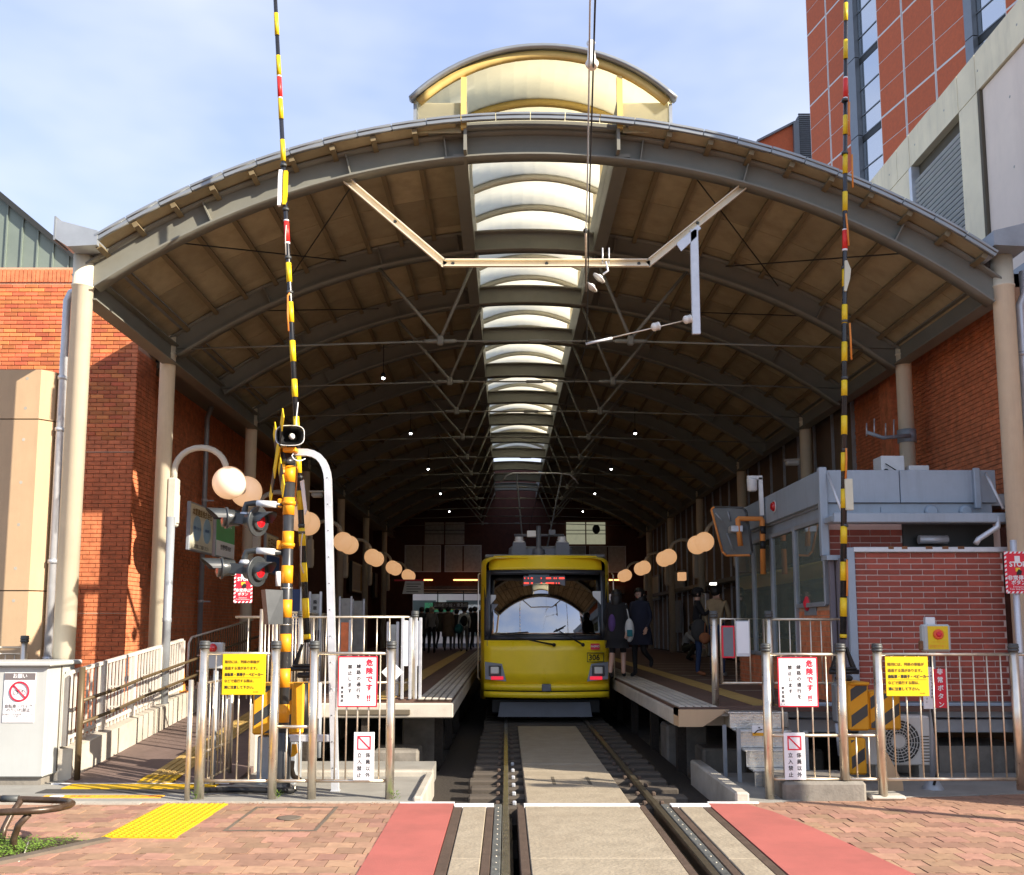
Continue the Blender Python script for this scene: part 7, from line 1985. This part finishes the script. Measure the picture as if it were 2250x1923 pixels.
# ---------------------------------------------------------------- people
def person(lab, pos, heading, pose, cl, H=1.65, hands=True, coat=None, skirt=None, hair='short', cap=None, face=True, group=None, z0=PZ):
    """one continuous skinned body; pose overrides joint positions (local, facing -Y)"""
    k = H/1.65
    J = dict(pelvis=(0,0,.92),spine=(0,.01,1.08),chest=(0,.0,1.27),neck=(0,.01,1.42),head=(0,-.015,1.535),crown=(0,0,1.60),
             shL=(-.165,0,1.36),elL=(-.21,.03,1.10),wrL=(-.20,-.06,.87),shR=(.165,0,1.36),elR=(.21,.03,1.10),wrR=(.20,-.06,.87),
             hipL=(-.09,0,.86),knL=(-.095,-.01,.48),anL=(-.10,.03,.08),toL=(-.11,-.13,.035),hipR=(.09,0,.86),knR=(.095,-.01,.48),anR=(.10,.03,.08),toR=(.11,-.13,.035))
    J.update(pose)
    rad = dict(pelvis=.135,spine=.120,chest=.145,neck=.052,head=.092,crown=.07,shL=.062,elL=.046,wrL=.030,shR=.062,elR=.046,wrR=.030,hipL=.088,knL=.058,anL=.042,toL=.034,hipR=.088,knR=.058,anR=.042,toR=.034)
    E_ = [('pelvis','spine'),('spine','chest'),('chest','neck'),('neck','head'),('head','crown'),('chest','shL'),('shL','elL'),('elL','wrL'),('chest','shR'),('shR','elR'),('elR','wrR'),('pelvis','hipL'),('hipL','knL'),('knL','anL'),('anL','toL'),('pelvis','hipR'),('hipR','knR'),('knR','anR'),('anR','toR')]
    if hands:
        for s in 'LR':
            w = Vector(J['wr'+s]); e = Vector(J['el'+s]); d = (w-e).normalized(); sd = d.cross(Vector((0,1,0)))
            if sd.length < .1: sd = d.cross(Vector((1,0,0)))
            sd.normalize(); J['pa'+s] = tuple(w+d*.075); rad['pa'+s] = .030; E_.append(('wr'+s,'pa'+s))
            n = d.cross(sd)
            for f,(o,ln) in enumerate(((-.027,.055),(-.009,.072),(.009,.068),(.026,.052))):
                J['f%d%s'%(f,s)] = tuple(w+d*(.075+ln*.55)+sd*o); J['g%d%s'%(f,s)] = tuple(w+d*(.075+ln)+sd*o+n*.018)
                rad['f%d%s'%(f,s)] = .0095; rad['g%d%s'%(f,s)] = .008
                E_ += [('pa'+s,'f%d%s'%(f,s)),('f%d%s'%(f,s),'g%d%s'%(f,s))]
            J['th'+s] = tuple(w+d*.07-sd*.052); rad['th'+s] = .010; E_.append(('wr'+s,'th'+s))
    names = list(J); idx = {n:i for i,n in enumerate(names)}
    me = bpy.data.meshes.new('person_rig'); me.from_pydata([Vector(J[n])*k for n in names],[(idx[a],idx[b]) for a,b in E_],[])
    ob = bpy.data.objects.new('person_rig',me); COL.objects.link(ob)
    sk = ob.modifiers.new('skin','SKIN'); sk.use_smooth_shade = True
    for i,n in enumerate(names): me.skin_vertices[0].data[i].radius = (rad[n]*k,rad[n]*k*(.82 if n in ('pelvis','spine','chest') else 1.0)); me.skin_vertices[0].data[i].use_root = (n=='pelvis')
    sb = ob.modifiers.new('sub','SUBSURF'); sb.levels = 1
    dgp = bpy.context.evaluated_depsgraph_get()
    body = bpy.data.meshes.new_from_object(ob.evaluated_get(dgp)); body.name = 'body'
    bpy.data.objects.remove(ob); bpy.data.meshes.remove(me)
    body.materials.clear()
    for mn in ('skin','cloth_'+cl['top'],'cloth_'+cl['legs'],'cloth_'+cl['shoes'],cl.get('shin','cloth_'+cl['legs'])): body.materials.append(MAT[mn])
    reg = {}
    for a,b in E_:
        if 'neck' in (a,b) and b != 'neck' or a in ('head','crown') or a.startswith('pa') or b.startswith('pa') or a[0] in 'fg' or b.startswith('th'): r = 0
        elif a.startswith('an'): r = 3
        elif a.startswith('kn'): r = 4
        elif a.startswith('hip') or b.startswith('hip'): r = 2
        else: r = 1
        reg[(a,b)] = r
    for p in body.polygons:
        c = p.center; best = 9; br = 1
        for (a,b),r in reg.items():
            A,B = Vector(J[a])*k,Vector(J[b])*k; ab = B-A; t = max(0,min(1,(c-A).dot(ab)/max(ab.length_squared,1e-9))); dd = (c-(A+ab*t)).length
            if dd < best: best, br = dd, r
        p.material_index = br
        p.use_smooth = True
    root = thing('person', lab, 'person', (pos[0],pos[1],z0), group)
    root.rotation_euler = (0,0,heading)
    def sub(name, mb, mt):
        me2 = bpy.data.meshes.new(name); me2.from_pydata([tuple(p*k) for p in mb.v],[],mb.f); me2.polygons.foreach_set('use_smooth',[True]*len(mb.f)); me2.materials.append(MAT[mt])
        o = bpy.data.objects.new(name,me2); COL.objects.link(o); o.parent = root; return o
    o = bpy.data.objects.new('body',body); COL.objects.link(o); o.parent = root
    hd = Vector(J['head']); 
    m = MB(); n=18
    m.sphere(hd+Vector((0,.012,.028)),.108,18,12,(.96,1.06,.98))
    keep = []
    for f in m.f:
        c = sum((m.v[i] for i in f),Vector())/len(f)-hd
        if c.y > -.045 or c.z > .055: keep.append(f)
    m.f = keep; m.sm = [True]*len(keep)
    if hair == 'long':
        m.lathe(hd+Vector((0,.055,-.24)),(0,0,1),[(0,.075),(.1,.10),(.22,.105),(.27,.08)],14)
    if hair != 'none': sub('hair', m, cl.get('hair','hair'))
    if cap:
        m = MB(); m.lathe(hd+Vector((0,.0,.03)),(0,0,1),[(0,.112),(.05,.108),(.09,.08),(.105,.03)],18); m.obox(hd+Vector((0,-.14,.035)),(1,0,0),(0,1,-.1),(0,.1,1),.075,.06,.006); sub('cap', m, cap)
    if face:
        for s in (-1,1): m = MB(); m.sphere(hd+Vector((s*.034,-.088,.008)),.011,8,6,(1.3,.6,.7)); sub('eye', m, 'ink_black')
        m = MB(); m.sphere(hd+Vector((0,-.10,-.018)),.016,8,6,(.8,1.1,1.3)); sub('nose', m, 'skin')
        m = MB(); m.sphere(hd+Vector((0,-.084,-.052)),.02,8,6,(1.1,.5,.3)); sub('mouth', m, 'ink_red')
        for s in (-1,1): m = MB(); m.sphere(hd+Vector((s*.093,.01,.0)),.022,8,6,(.4,.8,1.2)); sub('ear', m, 'skin')
    def garment(name, rings, mt, n=16):
        m = MB(); b = 0
        for (cx,cy,z,rx_,ry_) in rings:
            for i in range(n):
                a = 2*math.pi*i/n; w = 1+.035*math.sin(5*a+z*9)
                m.v.append(Vector((cx+rx_*w*math.cos(a),cy+ry_*w*math.sin(a),z)))
        for r in range(len(rings)-1):
            for i in range(n):
                j=(i+1)%n; m.f.append([r*n+i,r*n+j,(r+1)*n+j,(r+1)*n+i])
        m.f.append([(len(rings)-1)*n+i for i in range(n)]); m.sm=[True]*len(m.f)
        sub(name, m, mt)
    if coat: garment('coat',[(0,.01,coat[1],.235,.19),(0,.01,.78,.22,.18),(0,.01,.95,.195,.165),(0,.01,1.12,.185,.155),(0,.005,1.28,.20,.15),(0,.005,1.38,.17,.12),(0,.01,1.43,.075,.07)],'cloth_'+coat[0])
    if skirt: garment('skirt',[(0,0,skirt[1],.22,.19),(0,0,.75,.19,.165),(0,0,.95,.15,.125)],'cloth_'+skirt[0])
    return root
def bag(lab, c, sx, sy, sz, mt, strap=None, charm=None):
    c = Vector(c); t = thing('bag', lab, 'bag', (c.x,c.y,c.z-sz))
    m = MB(); m.sphere(c,1,18,12,(sx,sy,sz)); m.build('pouch', 'cloth_'+mt, t)
    if strap: MB().tube([c+Vector((0,0,sz*.8)),c+Vector((strap[0]*.5,strap[1]*.5,sz*.8+strap[2]*.6)),c+Vector((strap[0],strap[1],sz*.8+strap[2]))],.012,6).build('strap','cloth_'+mt,t)
    if charm: MB().bbox(c.x+charm[0]-.05,c.x+charm[0]+.05,c.y-sy-.03,c.y-sy+.01,c.z+charm[1]-.07,c.z+charm[1]+.05,.01).build('pouch_charm','cloth_teal',t)
walk = dict(knL=(-.09,-.16,.50),anL=(-.10,-.06,.12),toL=(-.10,-.20,.07),knR=(.09,.02,.48),anR=(.10,.22,.14),toR=(.10,.10,.05),wrL=(-.2,.12,.88),wrR=(.2,-.16,.90))
walk2 = dict(knL=(-.09,-.06,.48),anL=(-.10,-.02,.08),toL=(-.11,-.17,.035),knR=(.09,-.05,.50),anR=(.10,.25,.30),toR=(.10,.19,.18),wrL=(-.2,.08,.88),wrR=(.2,-.10,.90))
g = G(1408,1488,PZ); person('woman in a long dark coat walking along the platform beside the tram',(g.x,g.y),R(-38),walk2,dict(top='navy',legs='black',shoes='black'),1.66,coat=('navy',.60),hair='long')
g2 = G(1357,1494,PZ); person('person in a dark coat and skirt with bare knees close to the tram',(g2.x,g2.y),R(165),walk,dict(top='black',legs='black',shoes='black',shin='skin'),1.60,coat=('black',.72),skirt=('black',.58),face=False,hair='long')
bag('cream shoulder bag with a teal charm hanging between the two walking women',(P(1383,1385,g2.y-.12).x,g2.y-.12,P(1383,1385,g2.y).z),.085,.11,.21,'white',(-.06,.05,.30),(-.01,-.04))
bag('purple bag on the shoulder of the person closest to the tram',(P(1345,1370,g2.y-.1).x,g2.y-.1,P(1345,1370,g2.y).z),.07,.09,.17,'purple',(.03,.04,.2))
g3 = G(1536,1486,PZ); person('man in a black cap holding up a white paper on the platform',(g3.x,g3.y),R(80),dict(elR=(.22,-.12,1.14),wrR=(.12,-.30,1.30),elL=(-.22,-.12,1.14),wrL=(-.10,-.30,1.28)),dict(top='black',legs='denim',shoes='rust'),1.68,cap='cloth_black')
q = P(1545,1322,g3.y); MB().obox((q.x+.06,g3.y-.1,q.z),(.5,.86,0),(-.86,.5,0),(0,0,1),.11,.003,.15).build('paper','sign_white',label='white sheet of paper held up by the man in the black cap',cat='paper')
bag('dark grey backpack worn by the man in the black cap',(P(1536,1385,g3.y-.15).x,g3.y-.16,P(1536,1385,g3.y).z),.16,.10,.22,'charcoal',(.05,.05,.15))
bag('brown leather bag hanging at the hip behind the man in the cap',(P(1548,1405,g3.y-.25).x,g3.y-.28,P(1548,1402,g3.y).z),.11,.07,.11,'rust',(.02,.02,.2))
g4 = G(1572,1488,PZ); person('person in a beige jacket half hidden behind the platform gate post',(g4.x+.08,g4.y+.12),R(150),dict(elL=(-.23,-.05,1.1),wrL=(-.12,-.22,1.05)),dict(top='beige',legs='denim',shoes='white'),1.70,face=False)
g5 = G(1512,1452,PZ); person('person in a pale top crouching by the panelled wall',(g5.x,g5.y),R(60),dict(pelvis=(0,.12,.34),spine=(0,.06,.50),chest=(0,-.04,.66),neck=(0,-.12,.79),head=(0,-.17,.89),crown=(0,-.18,.96),shL=(-.165,-.05,.74),elL=(-.20,-.25,.55),wrL=(-.12,-.40,.42),shR=(.165,-.05,.74),elR=(.20,-.25,.55),wrR=(.12,-.40,.42),hipL=(-.10,.10,.32),knL=(-.13,-.26,.46),anL=(-.12,.0,.08),toL=(-.12,-.16,.035),hipR=(.10,.10,.32),knR=(.13,-.24,.44),anR=(.12,.04,.08),toR=(.12,-.12,.035)),dict(top='white',legs='olive',shoes='black'),1.65)
crowd = [(948,1436,'person in a pale grey jacket and cream hat, back turned, among the crowd','grey','black','cream',None,1.62),(984,1432,'person in a long brown coat walking away in the crowd','brown','charcoal','hair',('brown',.55),1.68),
 (1020,1432,'person in a white top with black backpack in the crowd','white','grey','hair',None,1.66),(1043,1430,'person in black at the edge of the crowd closest to the tram','black','black','hair',('black',.7),1.70),
 (926,1432,'person in dark clothes at the outer edge of the crowd','charcoal','black','hair',('charcoal',.65),1.66),(968,1428,'person in an olive coat between the pale jacket and brown coat','olive','black','hair',('olive',.7),1.70),
 (1003,1427,'person in charcoal deep in the crowd behind the brown coat','charcoal','charcoal','hair',None,1.64),(938,1425,'dark haired person deep in the crowd behind the cream hat','navy','black','hair',('navy',.7),1.72),(1034,1424,'tall person in navy deep in the crowd behind the white top','navy','denim','hair',None,1.76),(1056,1426,'person in grey beside the tram wall at the back','grey','black','hair',None,1.62)]
for i,(u,v,lab,top,legs,hr_,ct,H_) in enumerate(crowd):
    g = G(u,v,PZ); person(lab,(g.x,g.y),R(180+random.uniform(-18,18)),walk if i%2 else {},dict(top=top,legs=legs,shoes='black',hair='cloth_cream' if hr_=='cream' else 'hair'),H_,False,ct,None,'short',None,False,'crowd walking away at the end of the platform')
    if i == 2: bag('black backpack on the person in the white top',(g.x,g.y-.17,PZ+1.15),.13,.09,.20,'black'); 
    if i == 2: bag('teal bag carried low in front of the person in the white top',(g.x-.2,g.y-.2,PZ+.85),.16,.10,.18,'teal',(.1,.1,.3))
person('tram driver in a grey shirt standing behind the windscreen',(txu(1291),TY+.85),R(10),dict(elL=(-.2,-.12,1.08),wrL=(-.12,-.3,1.02),elR=(.2,-.12,1.08),wrR=(.12,-.3,1.02)),dict(top='grey',legs='navy',shoes='black'),1.66,True,None,None,'short','cloth_navy',True,None,.58)
